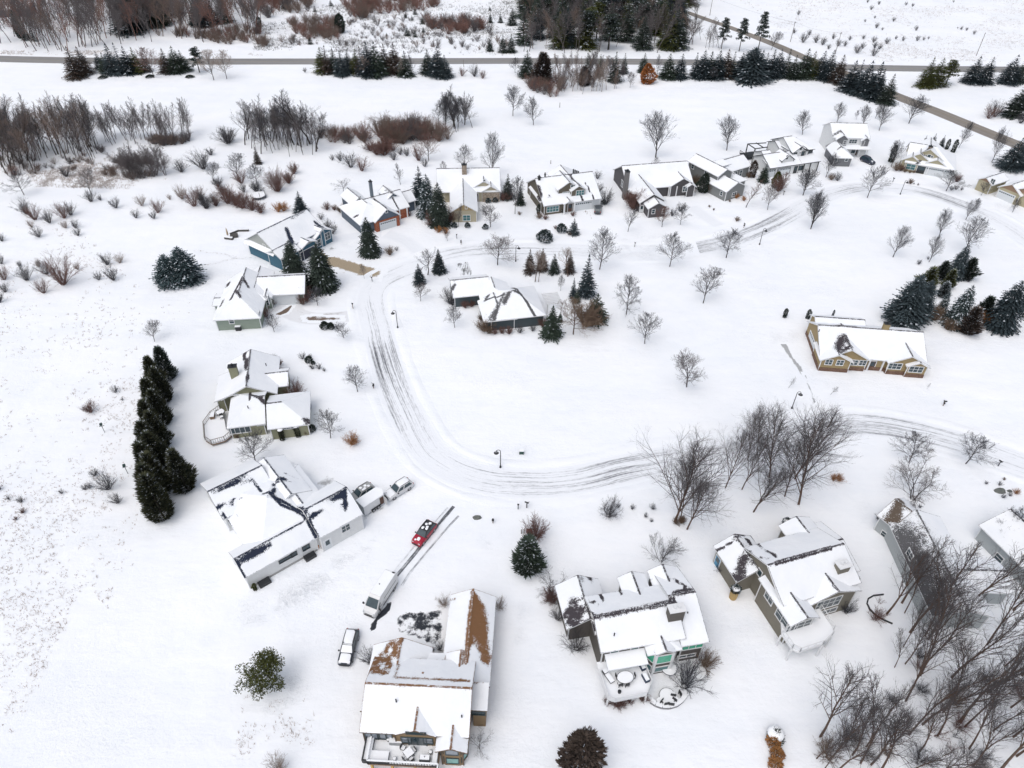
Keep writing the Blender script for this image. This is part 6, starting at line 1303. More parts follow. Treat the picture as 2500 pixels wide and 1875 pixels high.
# ---- groves: look alike trees share a label
def inpoly(x, y, P):
    c = False
    for i in range(len(P)):
        a, b = P[i], P[(i + 1) % len(P)]
        if (a[1] > y) != (b[1] > y) and x < (b[0] - a[0]) * (y - a[1]) / (b[1] - a[1]) + a[0]: c = not c
    return c
def grove(kinds, t, poly, n, hs, label, group, crowns, name='tree', cat='tree', sx=(.8, 1.15), tilt=0, seed=1, trunk=None):
    rn = random.Random(seed); P = [q(t, *p) for p in poly]; x0, x1 = min(p[0] for p in P), max(p[0] for p in P); y0, y1 = min(p[1] for p in P), max(p[1] for p in P); k = 0; out = []
    while k < n:
        x, y = rn.uniform(x0, x1), rn.uniform(y0, y1)
        if not inpoly(x, y, P): continue
        k += 1; kd = rn.choice(kinds); m = rn.choice(crowns)
        out.append(plant(kd, x, y, None, name=name, crown=m, cat=cat, H=rn.uniform(*hs), label=label, group=group, sx=rn.uniform(*sx), trunk=trunk, tilt=(rn.gauss(0, tilt), rn.gauss(0, tilt)) if tilt else None))
    return out
GV = [('thin', 'tall'), (g, d_, g)]
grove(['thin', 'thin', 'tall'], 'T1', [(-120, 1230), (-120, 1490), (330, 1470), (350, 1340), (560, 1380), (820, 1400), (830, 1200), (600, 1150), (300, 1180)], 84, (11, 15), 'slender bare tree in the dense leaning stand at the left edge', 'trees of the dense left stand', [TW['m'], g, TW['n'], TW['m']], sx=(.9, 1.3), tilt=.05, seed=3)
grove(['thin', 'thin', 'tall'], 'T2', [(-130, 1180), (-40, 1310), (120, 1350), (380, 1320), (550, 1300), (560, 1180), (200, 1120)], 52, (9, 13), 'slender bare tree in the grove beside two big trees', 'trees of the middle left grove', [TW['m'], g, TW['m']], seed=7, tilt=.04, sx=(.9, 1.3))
PL('tall', 'T2', [(330, 1205, 790, W(label='big bare tree, left one of two rising from the middle left grove')), (475, 1215, 755, W(sx=1.5, label='big bare tree with a broad right limb, right one of two in the grove'))], crown=d_, sx=1.1)
grove(['dense', 'shrub'], 'T2', [(980, 1270), (1000, 1320), (1190, 1300), (1180, 1250)], 7, (3, 4.5), 'red brown shrub below the large brown thicket', 'shrubs below the brown thicket', [r_], name='shrub', cat='shrub', seed=10, sx=(.9, 1.3))
grove(['thin', 'oval'], 'T2', [(1540, 1060), (1600, 1110), (1720, 1130), (1850, 1080), (1780, 1010), (1620, 1000)], 22, (9, 12), 'bare tree in the round clump at the thicket\'s right end', 'trees of the round clump', [g, d_], seed=11, sx=(1.1, 1.5))
# woods and scrub behind the highway: past counting, so merged; their conifers and nearest shrubs stay single
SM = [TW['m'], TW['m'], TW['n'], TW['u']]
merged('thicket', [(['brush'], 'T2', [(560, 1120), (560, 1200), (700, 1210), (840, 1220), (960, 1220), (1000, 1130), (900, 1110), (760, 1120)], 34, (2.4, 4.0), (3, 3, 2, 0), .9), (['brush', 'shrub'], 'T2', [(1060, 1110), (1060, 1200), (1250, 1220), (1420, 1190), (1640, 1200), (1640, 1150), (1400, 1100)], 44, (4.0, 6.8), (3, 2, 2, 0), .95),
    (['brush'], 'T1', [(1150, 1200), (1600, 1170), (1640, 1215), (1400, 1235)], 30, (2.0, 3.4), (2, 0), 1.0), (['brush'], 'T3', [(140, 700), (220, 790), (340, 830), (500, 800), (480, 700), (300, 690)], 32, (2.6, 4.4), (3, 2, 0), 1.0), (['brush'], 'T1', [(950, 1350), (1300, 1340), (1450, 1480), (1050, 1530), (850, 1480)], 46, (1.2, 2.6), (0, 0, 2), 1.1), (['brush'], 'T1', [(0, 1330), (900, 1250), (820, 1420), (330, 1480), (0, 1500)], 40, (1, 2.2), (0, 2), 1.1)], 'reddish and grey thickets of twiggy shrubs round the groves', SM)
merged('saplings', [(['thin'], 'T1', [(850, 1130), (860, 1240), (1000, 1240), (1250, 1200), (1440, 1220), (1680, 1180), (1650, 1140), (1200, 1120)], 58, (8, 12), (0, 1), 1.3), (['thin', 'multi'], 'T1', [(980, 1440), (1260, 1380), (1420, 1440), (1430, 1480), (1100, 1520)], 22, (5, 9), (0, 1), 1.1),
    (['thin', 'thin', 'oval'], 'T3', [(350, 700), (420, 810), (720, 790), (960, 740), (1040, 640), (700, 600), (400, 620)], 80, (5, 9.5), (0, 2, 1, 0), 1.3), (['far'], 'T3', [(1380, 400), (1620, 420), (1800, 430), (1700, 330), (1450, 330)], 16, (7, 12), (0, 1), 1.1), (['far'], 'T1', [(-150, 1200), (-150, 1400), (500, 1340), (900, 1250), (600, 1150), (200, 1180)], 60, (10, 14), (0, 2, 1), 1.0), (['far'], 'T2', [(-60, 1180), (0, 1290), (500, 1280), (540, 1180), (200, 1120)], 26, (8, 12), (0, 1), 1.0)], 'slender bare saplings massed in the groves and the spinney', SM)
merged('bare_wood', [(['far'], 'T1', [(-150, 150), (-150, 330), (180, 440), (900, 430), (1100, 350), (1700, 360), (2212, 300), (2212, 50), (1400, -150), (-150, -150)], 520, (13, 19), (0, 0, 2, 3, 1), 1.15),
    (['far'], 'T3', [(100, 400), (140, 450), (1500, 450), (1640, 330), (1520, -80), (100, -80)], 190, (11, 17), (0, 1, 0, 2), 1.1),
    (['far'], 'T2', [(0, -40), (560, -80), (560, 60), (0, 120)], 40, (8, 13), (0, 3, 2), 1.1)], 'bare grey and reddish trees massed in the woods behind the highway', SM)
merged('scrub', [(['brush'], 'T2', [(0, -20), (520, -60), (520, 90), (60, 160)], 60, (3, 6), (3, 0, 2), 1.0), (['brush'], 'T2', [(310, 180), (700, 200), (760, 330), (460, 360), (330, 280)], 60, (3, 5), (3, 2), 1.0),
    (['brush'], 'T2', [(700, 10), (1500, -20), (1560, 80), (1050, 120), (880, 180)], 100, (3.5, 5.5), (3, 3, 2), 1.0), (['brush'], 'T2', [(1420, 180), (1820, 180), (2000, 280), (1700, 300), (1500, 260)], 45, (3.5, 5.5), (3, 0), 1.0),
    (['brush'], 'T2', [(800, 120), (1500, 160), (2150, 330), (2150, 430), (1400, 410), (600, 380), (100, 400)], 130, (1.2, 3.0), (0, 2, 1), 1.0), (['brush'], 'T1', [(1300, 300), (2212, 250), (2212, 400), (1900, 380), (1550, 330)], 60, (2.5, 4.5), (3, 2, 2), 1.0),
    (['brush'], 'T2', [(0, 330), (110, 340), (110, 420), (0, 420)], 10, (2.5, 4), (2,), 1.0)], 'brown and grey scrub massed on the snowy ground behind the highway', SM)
grove(['narrow', 'spruce', 'narrow'], 'T1', [(980, 250), (1260, 310), (1400, 230), (1380, 60), (1000, 60)], 18, (13, 18), 'dark conifer in the evergreen knot of the top left wood', 'conifers of the top left wood', [dk, gr, dk, nv], name='conifer', seed=13, sx=(1.5, 2.0))
grove(['spruce'], 'T1', [(1650, 240), (1900, 200), (1900, 150), (1700, 160)], 8, (9, 13), 'dark conifer near the right end of the top left wood', 'conifers at the right end of the top left wood', [dk, nv], name='conifer', seed=14, sx=(1.2, 1.6))
grove(['cedar', 'narrow'], 'T1', [(230, 300), (400, 420), (330, 430), (150, 330)], 4, (9, 12), 'dark bronze conifer at the left end of the highway wood', 'bronze conifers of the highway wood', [br, dk], name='conifer', seed=15, sx=(.7, .9))
EV('spruceS', 'T2', [(475, 372, 300), (1295, 302, 218), (1420, 202, 143), (1280, 152, 103), (1335, 172, 128), (1360, 122, 62), (1120, 306, 273), (1360, 312, 253), (1430, 272, 223), (250, 75, 15), (650, 50, -10), (515, 100, 50)], desc='small dark shrubland spruce', crown=dk, sx=1.2)
EV('spruce', 'T2', [(1990, 432, 328), (2100, 442, 285), (2170, 442, 280), (1910, 232, 125), (1995, 192, 108), (2080, 192, 113), (2180, 212, 68), (1990, 90, 50)], desc='dark shrubland spruce near the big wood', crown=dk, sx=1.3)
EV('egg', 'T2', [(730, 275, 118, W(sx=1.3)), (45, 225, 140, W(sx=1.2))], desc='big round black green conifer in the shrubland', crown=dk)
# big wood top centre
grove(['narrow', 'pine', 'spruce', 'narrow'], 'T3', [(100, 330), (160, 420), (1380, 420), (1560, 330), (1620, 220), (1500, -90), (100, -90)], 120, (12, 18), 'dark conifer in the big mixed wood behind the highway', 'conifers of the big wood', [dk, dk, gr, ol, nv], name='conifer', seed=31, sx=(1.3, 1.9))
PL('thin', 'T3', [(790, 775, 480), (830, 760, 490), (745, 770, 520)], desc='pale aspen in the spinney', crown=p_, trunk=BKL, sx=1.6)
PL('round', 'T3', [(1030, 740, 600), (60, 615, 480), (1720, 680, 560)], desc='bare tree beside the highway', crown=g)
PL('round', 'T4', [(80, 420, 260, W(sx=1.2))], desc='bare brown tree below the gaunt pines', crown=g)
# right field shrubs, singly listed
for x, y, ty in ((305, 125, 85), (920, 82, 42), (985, 38, 5), (890, 22, -8), (1215, 45, 15), (1270, 55, 25), (1615, 20, 0), (1110, 182, 145), (1300, 258, 215), (965, 235, 190), (1015, 255, 228), (950, 155, 130), (870, 185, 160), (345, 358, 275), (400, 298, 250), (270, 282, 240), (455, 360, 290), (510, 378, 310), (600, 330, 285), (740, 340, 300), (640, 390, 330), (700, 390, 340), (940, 358, 305), (855, 330, 292), (950, 405, 350), (1050, 370, 315), (1130, 330, 300), (1190, 345, 305), (940, 472, 400), (800, 450, 375), (850, 410, 355), (1310, 345, 300), (1365, 340, 310), (1405, 330, 305), (1680, 250, 220), (1725, 258, 228), (1790, 290, 255), (1650, 240, 225), (990, 415, 365), (560, 415, 370), (1910, 1000, 890), (1960, 985, 850), (2180, 1040, 950)):
    plant('shrub', *q('T4', x, y), q('T4', 0, ty)[1], name='shrub', cat='shrub', crown=r_ if x in (1910,) else g, label='reddish shrub beside the dark spruces at the right edge' if x == 1910 else (('larger grey shrub just right of the reddish one by the right edge spruces' if x == 1960 else 'grey shrub below the dark spruces at the right edge') if x > 1911 else 'small grey shrub on the open field at upper right'), group=None if x >= 1910 else 'shrubs of the upper right field', sx=.9)
# left field shrubs
for x, y, ty, m in ((225, 215, 90, g), (300, 265, 140, r_), (420, 290, 185, g), (545, 250, 120, r_), (600, 225, 120, g), (640, 335, 265, g), (660, 398, 335, g), (330, 410, 325, g), (770, 112, 15, g), (850, 100, 55, g), (980, 165, 75, g), (1200, 145, 60, p_), (1150, 250, 180, g), (1300, 255, 190, g), (1335, 205, 100, r_), (20, 445, 378, d_), (15, 635, 565, g), (40, 768, 655, r_), (230, 775, 650, g), (330, 660, 595, p_), (400, 722, 615, g), (535, 810, 580, r_), (370, 882, 770, r_), (45, 875, 798, g), (0, 962, 875, d_), (910, 645, 550, g), (960, 775, 665, g), (835, 772, 708, g), (1015, 628, 555, p_), (170, 655, 610, g), (660, 685, 630, p_), (1540, 90, -20, p_), (1640, 150, 10, r_), (1740, 170, 50, g), (1820, 145, 60, g), (1435, 95, 50, p_), (270, 328, 270, p_), (555, 335, 270, p_)):
    plant('shrub', *q('M1', x, y), q('M1', 0, ty)[1], name='shrub', cat='shrub', crown=m, desc='bare shrub in the rough field at left', sx=.9)
for x, y, ty, kd, m in ((1530, 1452, 1355, 'shrub', g), (1925, 1212, 1085, 'dense', g), (1720, 1425, 1280, 'shrub', g), (1800, 1532, 1370, 'round', g), (1840, 1572, 1500, 'shrub', g), (2010, 1512, 1305, 'round', g), (2170, 1562, 1375, 'round', d_), (2040, 1545, 1440, 'shrub', r_), (205, 1647, 1435, 'round', g), (770, 1642, 1430, 'round', g), (1780, 1308, 1245, 'shrub', g), (130, 1480, 1400, 'shrub', r_), (560, 1490, 1400, 'shrub', g)):
    plant(kd, *q('T1', x, y), q('T1', 0, ty)[1], name='shrub' if kd != 'round' else 'tree', cat='shrub' if kd != 'round' else 'tree', crown=m, desc='small bare tree among field shrubs' if kd == 'round' else 'twiggy shrub', sx=1.2)
for x, y, ty, m in ((190, 1610, 1430, r_), (290, 1545, 1460, r_), (340, 1455, 1380, b_), (730, 1358, 1285, g), (660, 1352, 1305, g), (820, 1412, 1285, g), (910, 1442, 1325, r_), (1390, 1355, 1235, r_), (1235, 1305, 1240, g), (1290, 1315, 1240, g), (1180, 1350, 1275, g), (1440, 1405, 1340, g), (1860, 645, 545, g), (1930, 662, 590, r_), (1755, 642, 570, r_), (430, 610, 570, g)):
    plant('shrub', *q('T2', x, y), q('T2', 0, ty)[1], name='shrub', cat='shrub', crown=m, desc='twiggy shrub', sx=.9)
for x, y, ty, m, kd in ((270, 335, 185, r_, 'dense'), (330, 352, 240, r_, 'dense'), (390, 375, 250, r_, 'dense'), (470, 392, 290, r_, 'dense'), (540, 415, 330, r_, 'dense'), (690, 232, 60, r_, 'shrub'), (780, 165, 75, r_, 'dense'), (30, 305, 185, r_, 'shrub'), (90, 375, 250, g, 'shrub'), (165, 355, 250, r_, 'shrub'), (185, 195, 120, g, 'shrub'), (820, 85, -10, r_, 'shrub'), (515, 245, 150, g, 'dense'), (400, 240, 165, g, 'shrub'), (225, 250, 175, g, 'shrub'),
        (690, 405, 330, o_, 'dense'), (735, 398, 325, o_, 'dense'), (1100, 388, 328, r_, 'dense'), (1165, 392, 348, r_, 'dense'), (1220, 412, 345, b_, 'dense'), (1632, 768, 700, b_, 'dense'), (1690, 735, 700, g, 'shrub'), (1050, 470, 415, g, 'shrub'), (1110, 540, 470, g, 'shrub'), (1150, 590, 500, g, 'shrub'), (930, 1160, 1050, r_, 'dense'), (900, 1185, 1100, r_, 'dense'), (960, 1060, 990, r_, 'dense'), (640, 1195, 1140, r_, 'dense'), (590, 1290, 1200, r_, 'shrub'), (545, 1310, 1250, r_, 'shrub'), (2150, 490, 400, r_, 'dense'), (2040, 580, 530, o_, 'dense'), (2105, 590, 540, o_, 'dense'), (1800, 440, 400, r_, 'shrub')):
    plant(kd, *q('M2', x, y), q('M2', 0, ty)[1], name='shrub', cat='shrub', crown=m, desc='rust orange grass clump' if m is o_ else ('reddish shrub' if m is r_ else 'grey shrub'), sx=.9)
for t, L_ in (('M2', ((1082, 1388, 1335), (1135, 1388, 1345))), ('B1', ((950, 288, 245), (985, 306, 282), (727, 948, 855), (858, 918, 822), (975, 868, 825))), ('M3', ((350, 605, 560), (525, 398, 368), (585, 392, 355), (500, 618, 585), (1145, 475, 450), (240, 605, 575), (1500, 410, 375)))):
    for i, (x, y, ty) in enumerate(L_):
        o = plant('col' if (t == 'B1' and x in (727, 858)) else 'dome', *q(t, x, y), q(t, 0, ty)[1] if t != 'M3' else None, H=1.3 if t == 'M3' else None, name='evergreen_shrub', cat='shrub', crown=FM['sn'] if t == 'M3' else (FM['cd'] if x in (727, 858) else FM['dk']), desc='potted columnar evergreen with a snow cap' if x in (727, 858) else 'clipped evergreen bush', sx=1.0)
        if t == 'B1' and x in (727, 858):
            b = MB(); b.dome((0, 0, 3.75), .75, .75, .4, 0, 12, 3); s_ = b.build('snow_cap', M_CAP, o)
for t, L_ in (('B1', ((895, 262, 212, g), (980, 348, 302, g), (1035, 348, 302, g), (1078, 368, 340, g), (960, 250, 220, g), (665, 272, 230, d_), (705, 312, 270, r_), (720, 402, 350, o_), (755, 440, 400, b_), (840, 580, 470, r_), (780, 520, 485, d_), (1315, 985, 900, o_), (1350, 970, 930, d_), (935, 900, 860, b_), (350, 930, 890, b_))),
              ('L6', ((1540, 965, 835, g), (935, 1155, 1030, r_), (1620, 895, 865, g), (1740, 910, 875, g), (1850, 975, 945, g), (1900, 1015, 990, g), (1915, 910, 870, d_), (2110, 1035, 990, b_), (2160, 1025, 985, b_))), ('B4', ((1490, 1300, 1135, d_), (1665, 1135, 1045, b_), (580, 985, 865, g), (415, 735, 655, g), (355, 560, 480, r_), (375, 590, 520, r_), (840, 1445, 1410, r_), (910, 1465, 1420, r_), (960, 1460, 1420, r_), (1030, 1440, 1410, r_), (1130, 1415, 1370, r_))),
              ('B5', ((1745, 1090, 1000, d_), (680, 740, 690, g), (360, 335, 290, b_))), ('B3', ((365, 770, 680, d_), (950, 660, 610, d_), (890, 670, 645, d_), (980, 290, 220, p_), (1445, 310, 240, p_), (690, 1088, 1000, g))), ('L1', ((690, 1095, 1010, p_),)), ('B7', ((1330, 1105, 1080, d_), (980, 1205, 1160, d_), (2000, 915, 885, g), (2030, 1020, 990, d_), (2090, 1005, 975, g), (2140, 985, 950, o_), (2040, 870, 855, b_), (600, 870, 830, o_), (650, 880, 830, o_), (1890, 905, 880, d_))),
              ('R7', ((60, 600, 470, b_), (130, 600, 500, r_), (200, 625, 560, b_), (280, 640, 590, b_), (350, 640, 590, b_), (290, 820, 735, b_), (420, 850, 810, g), (350, 830, 800, d_), (1075, 785, 660, r_), (980, 930, 850, d_), (1060, 920, 840, g), (1150, 930, 870, g), (1520, 825, 790, d_), (1590, 850, 780, r_))),
              ('M3', ((330, 1285, 1230, r_), (385, 1275, 1225, r_), (470, 1390, 1330, b_), (490, 1480, 1370, b_), (530, 1500, 1440, b_), (580, 1505, 1460, r_), (640, 1500, 1450, r_), (700, 1505, 1450, r_), (795, 1495, 1430, g), (900, 1480, 1420, g), (985, 1440, 1370, r_), (205, 1250, 1120, g), (225, 1260, 1190, d_), (1240, 510, 470, r_), (960, 530, 480, b_), (1005, 540, 500, r_), (790, 500, 470, b_), (1090, 620, 590, r_), (1215, 670, 640, b_), (1190, 655, 630, g), (650, 380, 300, r_), (700, 370, 300, r_), (1445, 195, 130, g), (1455, 310, 230, g), (1515, 410, 285, g), (1750, 440, 310, r_), (1340, 1440, 1230, b_), (1390, 1425, 1300, r_), (200, 560, 440, r_), (2075, 510, 450, d_), (1980, 330, 290, r_), (340, 300, 260, g), (50, 590, 480, r_))),
              ('M4', ((750, 690, 610, b_), (880, 760, 680, b_), (1200, 635, 590, b_), (1095, 810, 770, o_), (1160, 830, 790, o_), (870, 885, 865, b_), (907, 910, 893, b_), (1100, 1003, 965, b_), (1720, 560, 520, o_), (1900, 655, 600, b_), (1950, 660, 590, d_), (1450, 750, 640, r_), (230, 900, 740, r_), (620, 920, 850, d_), (600, 775, 735, r_), (1040, 840, 820, b_))),
              ('M5', ((1400, 1085, 985, b_), (1450, 1110, 1000, b_), (1400, 600, 575, d_), (1560, 1190, 1100, b_), (1890, 1150, 1040, o_), (1320, 640, 600, g), (1740, 790, 750, d_))), ('L2', ((1025, 395, 290, r_), (1300, 175, 105, g), (1070, 1110, 1040, g), (700, 1312, 1270, g), (960, 1270, 1215, g), (1330, 1420, 1320, g), (1010, 1250, 1205, g), (0, 1270, 1210, g), (100, 1380, 1340, g), (240, 1410, 1350, g), (260, 1530, 1490, r_), (180, 1610, 1580, r_), (1380, 265, 235, d_), (1225, 1260, 1085, d_)))):
    for x, y, ty, m in L_:
        px, py = q(t, x, y); H_ = min(6, solve_h(G(px, py), q(t, 0, ty)[1])); kd = 'dense' if m in (r_, b_, o_) else 'shrub'
        ds = 'rust orange ornamental grass clump' if m is o_ else {id(r_): 'reddish twiggy shrub', id(b_): 'brown shrub', id(g): 'grey leafless shrub', id(d_): 'dark leafless shrub', id(p_): 'pale leafless shrub'}[id(m)]
        plant(kd, px, py, name='shrub', cat='shrub', crown=m, H=max(.5, H_), desc=ds, sx=.9)
# grove of big trees, centre right and bottom right
BG = dict(crown=TW['k'], trunk=BKB)
for t, L_ in (('B5', ((300, 325, -395, 1.2), (345, 320, -250, .8), (405, 388, -200, 1.0), (730, 38, -500, .8), (868, 52, -480, .8), (965, 242, -250, 1.2), (1230, 112, -450, .9), (1345, 178, -520, 1.25))), ('B7', ((62, 850, 250, 1.15), (275, 862, 195, 1.0), (-40, 620, 250, .9), (-120, 700, 330, .9)))):
    for x, y, ty, sx_ in L_:
        plant('fan', *q(t, x, y), q(t, 0, ty)[1], desc='tall bare tree of the central right grove', group='tall trees of the central right grove', sx=sx_ * 1.0, **BG)
for x, y, H_, sx_ in ((1050, 362, 16, 1), (1180, 268, 15, 1), (1205, 352, 13, .7), (1250, 517, 18, 1.05), (1190, 640, 10, .8), (1120, 812, 6.5, 1), (1380, 547, 14, .9), (1400, 575, 17, .9), (1210, 782, 13, .8), (1362, 792, 14, .7), (1340, 878, 18, 1), (1215, 1098, 15, .9), (1355, 1295, 17, .9), (1530, 1192, 16, .8), (1672, 1272, 17, 1.1), (1712, 1312, 15, .8), (1480, 1392, 10, 1.2), (490, 1395, 16, 1.1), (570, 1592, 15, .8), (700, 1472, 12, .7), (762, 1552, 14, .9), (835, 1622, 15, .8), (922, 1635, 16, .95), (1000, 1690, 15, .9), (1780, 1652, 13, .8), (2000, 1690, 16, 1), (500, 1700, 11, .8), (640, 1680, 12, .8), (1250, 1700, 9, 1), (1450, 1760, 12, .9), (1650, 1700, 8, 1), (2150, 1560, 14, 1), (2190, 880, 15, .9), (1950, 1350, 12, .8), (2300, 1250, 16, 1), (2250, 1700, 15, 1), (1900, 1500, 8, 1), (460, 1580, 10, .8), (2100, 1150, 13, .8), (1700, 330, 15, 1), (1900, 620, 15, .9), (2120, 330, 14, 1), (1600, 900, 16, .9), (1900, 1020, 17, 1), (2050, 800, 14, .8), (1750, 1500, 13, .9), (1330, 1520, 13, .9), (1090, 1480, 12, .8), (1520, 640, 15, .8), (2200, 100, 13, .9), (2120, 1400, 14, 1), (880, 1480, 12, .8), (1240, 1380, 15, .8)):
    plant('big', *q('B6', x, y), None, H=H_ * 1.0, desc='tall bare tree of the bottom right wood', group='tall trees of the bottom right wood', sx=sx_ * .95, crown=TW['k'], trunk=BKB)
grove(['wisp', 'shrub'], 'B6', [(900, 200), (1000, 800), (1200, 1000), (500, 1400), (400, 1659), (2300, 1659), (2300, 500), (1300, 300)], 34, (1.2, 2.6), 'wispy undergrowth shrub in the bottom right wood', 'undergrowth of the bottom right wood', [b_, r_, g, d_], name='shrub', cat='shrub', seed=61, sx=(1.0, 1.5))
# wrapped shrubs
def wrapped(t, x, y, H_, lab):
    p = G(*q(t, x, y)); root = empty('wrapped_shrub', (p.x, p.y, 0), 0, lab, 'shrub'); b = MB()
    for k in range(4): b.tube((0, 0, k * H_ * .18), (0, 0, (k + 1) * H_ * .18), .52 + .03 * k, .55 + .03 * (k % 2), 12)
    b.build('burlap_wrap', flat('burlap', (.42, .29, .12)), root)
    c = bpy.data.objects.new('foliage', TPL['dome'][0][1]); COL.objects.link(c); c.parent = root; c.location = (0, 0, H_ * .65); c.scale = (.62, .62, .62); set_mat(c, FM['sn'])
    b = MB(); b.dome((0, 0, H_ * .65 + .75), .6, .6, .45, 0, 12, 3, .05); b.build('snow_cap', M_CAP, root)
wrapped('B5', 790, 965, 2.4, 'burlap wrapped evergreen with snow cap at the taupe house corner'); wrapped('B5', 1775, 872, 2.2, 'burlap wrapped evergreen right of the taupe house'); wrapped('B5', 1225, 385, 1.8, 'snow capped evergreen ball behind the taupe house')
for x, y, r0, lab in ((100, 1400, 1.0, 'round tubbed shrub with thick snow cap in the bottom right garden'),):
    p = G(*q('B6', x, y)); root = empty('evergreen_shrub', (p.x, p.y, 0), 0, lab, 'shrub'); c = bpy.data.objects.new('foliage', TPL['dome'][1][1]); COL.objects.link(c); c.parent = root; c.scale = (.8, .8, .9); set_mat(c, FM['dk']); b = MB(); b.dome((0, 0, 1.1), 1.0, 1.0, .75, 0, 14, 4, .04); b.build('snow_cap', M_CAP, root)
for i, (x, y, lab) in enumerate(((90, 1455, 'rust brown grass mound just below the snow capped tub shrub'), (118, 1555, 'middle one of three rust brown grass mounds'), (108, 1650, 'lowest rust brown grass mound, by the bottom edge'))):
    plant('dome', *q('B6', x, y), None, H=1.5, name='ornamental_grass', cat='grass clump', crown=FM['gb'], label=lab, sx=.95)
# rough grass poking through: uncountable
def tufts(name, t, polys, n, label, seed, hs=(.15, .5), m=None):
    rn = random.Random(seed); b = MB(); P_ = [[q(t, *p) for p in poly] for poly in polys]
    allx = [p[0] for P in P_ for p in P]; ally = [p[1] for P in P_ for p in P]; k = 0
    while k < n:
        x, y = rn.uniform(min(allx), max(allx)), rn.uniform(min(ally), max(ally))
        if not any(inpoly(x, y, P) for P in P_): continue
        g0 = G(x, y)
        if mnoise.noise((g0.x * .05, g0.y * .05, seed)) + .5 * mnoise.noise((g0.x * .3, g0.y * .3, seed)) + rn.gauss(0, .18) < .12: continue
        k += 1; h_ = rn.uniform(*hs) * (2 if rn.random() < .06 else 1)
        for _ in range(rn.randint(2, 6)):
            a = rn.uniform(0, 6.28); rr = rn.uniform(0, h_ * .9); w_ = rn.uniform(.02, .05); px, py = g0.x + math.cos(a) * rr, g0.y + math.sin(a) * rr; dx, dy = math.cos(a) * h_ * .5, math.sin(a) * h_ * .5
            b.quad([(px - w_, py, 0), (px + w_, py + w_, 0), (px + dx, py + dy, h_ * rn.uniform(.5, 1))])
    return tag(b.build(name, m or flat('dry_grass', (.44, .39, .36), .9, var=.3)), label, kind='stuff')
tufts('grass', 'S', [[(0, 480), (120, 450), (300, 620), (300, 1000), (120, 1400), (0, 1659)], [(0, 560), (240, 620), (320, 800), (200, 1000), (0, 1100)], [(100, 700), (420, 640), (330, 900), (300, 1200), (230, 1320), (60, 1100)]], 2300, 'dry grass tips poking through the snow of the left field', 1, (.14, .38))
tufts('grass', 'T4', [[(-200, 0), (2212, -60), (2212, 520), (1000, 520), (700, 400), (300, 350), (0, 150)]], 5200, 'dry grass tips on the field at upper right', 2, (.2, .6))
tufts('grass', 'T1', [[(600, 1400), (1000, 1300), (1500, 1480), (1300, 1600), (300, 1580), (250, 1470)], [(0, 430), (2212, 430), (2212, 480), (0, 460)]], 2500, 'scrub and grass at the foot of the left groves', 3, (.3, .8))
tufts('scrub', 'T2', [[(0, 60), (2212, 0), (2212, 470), (0, 430)]], 5200, 'low scrub of the shrubland behind the highway', 4, (.4, 1.2), flat('dark_scrub', (.09, .085, .08), .9, var=.4))
tufts('grass', 'L1', [[(350, 350), (1000, 350), (1000, 900), (350, 1000)]], 80, 'dry grass under the lone pine at bottom left', 5, (.2, .6))
# ---- labels by nearest landmark
LMK = [('tan ranch house', 2125, 860), ('blue house', 700, 580), ('sage green house', 620, 745), ('olive house', 620, 960), ('white navy roofed house', 690, 1270), ('ochre house', 1040, 1660), ('dark brown house', 1540, 1560), ('taupe house', 1900, 1430), ('grey garage house', 2210, 1300), ('slate house', 1230, 745), ('brick garage house', 940, 510), ('beige stone house', 1140, 490),
       ('arched entry house', 1380, 480), ('tall chimney house', 1600, 490), ('mid grey house', 1760, 450), ('black trimmed farmhouse', 1910, 390), ('grey dormered white house', 2060, 355), ('cream house', 2280, 400), ('right edge tan house', 2460, 470), ('tall cedar row', 370, 1060), ('twin blue spruces', 440, 670), ('bottom right wood', 2250, 1650), ('central right grove', 1860, 1180), ('left stand of trees', 120, 380), ('middle left grove', 700, 350), ('big mixed wood', 1480, 80), ('side road', 2300, 275), ('top highway', 1000, 150), ('spruce hedge', 2060, 200), ('red car', 1025, 1310)]
from collections import defaultdict
bk = defaultdict(list)
for o, ds, x, y in AUTO:
    n_, lx, ly = min(LMK, key=lambda L: math.hypot((x - L[1]), (y - L[2]) * 1.3)); dx, dy = x - lx, (y - ly) * 1.3
    dr = ('right of' if dx > 0 else 'left of') if abs(dx) > abs(dy) else ('in front of' if dy > 0 else 'behind'); bk[(ds, n_, dr)].append((math.hypot(dx, dy), o))
WD = ['nearest', 'second nearest', 'third nearest', 'fourth nearest', 'fifth nearest', 'sixth nearest', 'seventh nearest', 'eighth nearest', 'ninth nearest', 'tenth nearest'] + ['%s nearest' % ORD[i] for i in range(10, 20)]
for (ds, n_, dr), L_ in bk.items():
    L_.sort(key=lambda e: e[0])
    for i, (_, o) in enumerate(L_):
        mid = n_ in ds or ('taupe' in ds); lab = '%s %s the %s' % (ds, dr, n_)
        if len(L_) > 1:
            lab = '%s %s the %s, %s' % (ds, dr, n_, WD[min(i, 19)] if i < 20 else 'far')
        w_ = lab.split()
        o['label'] = lab if len(w_) <= 16 else ' '.join(w_[-16:])
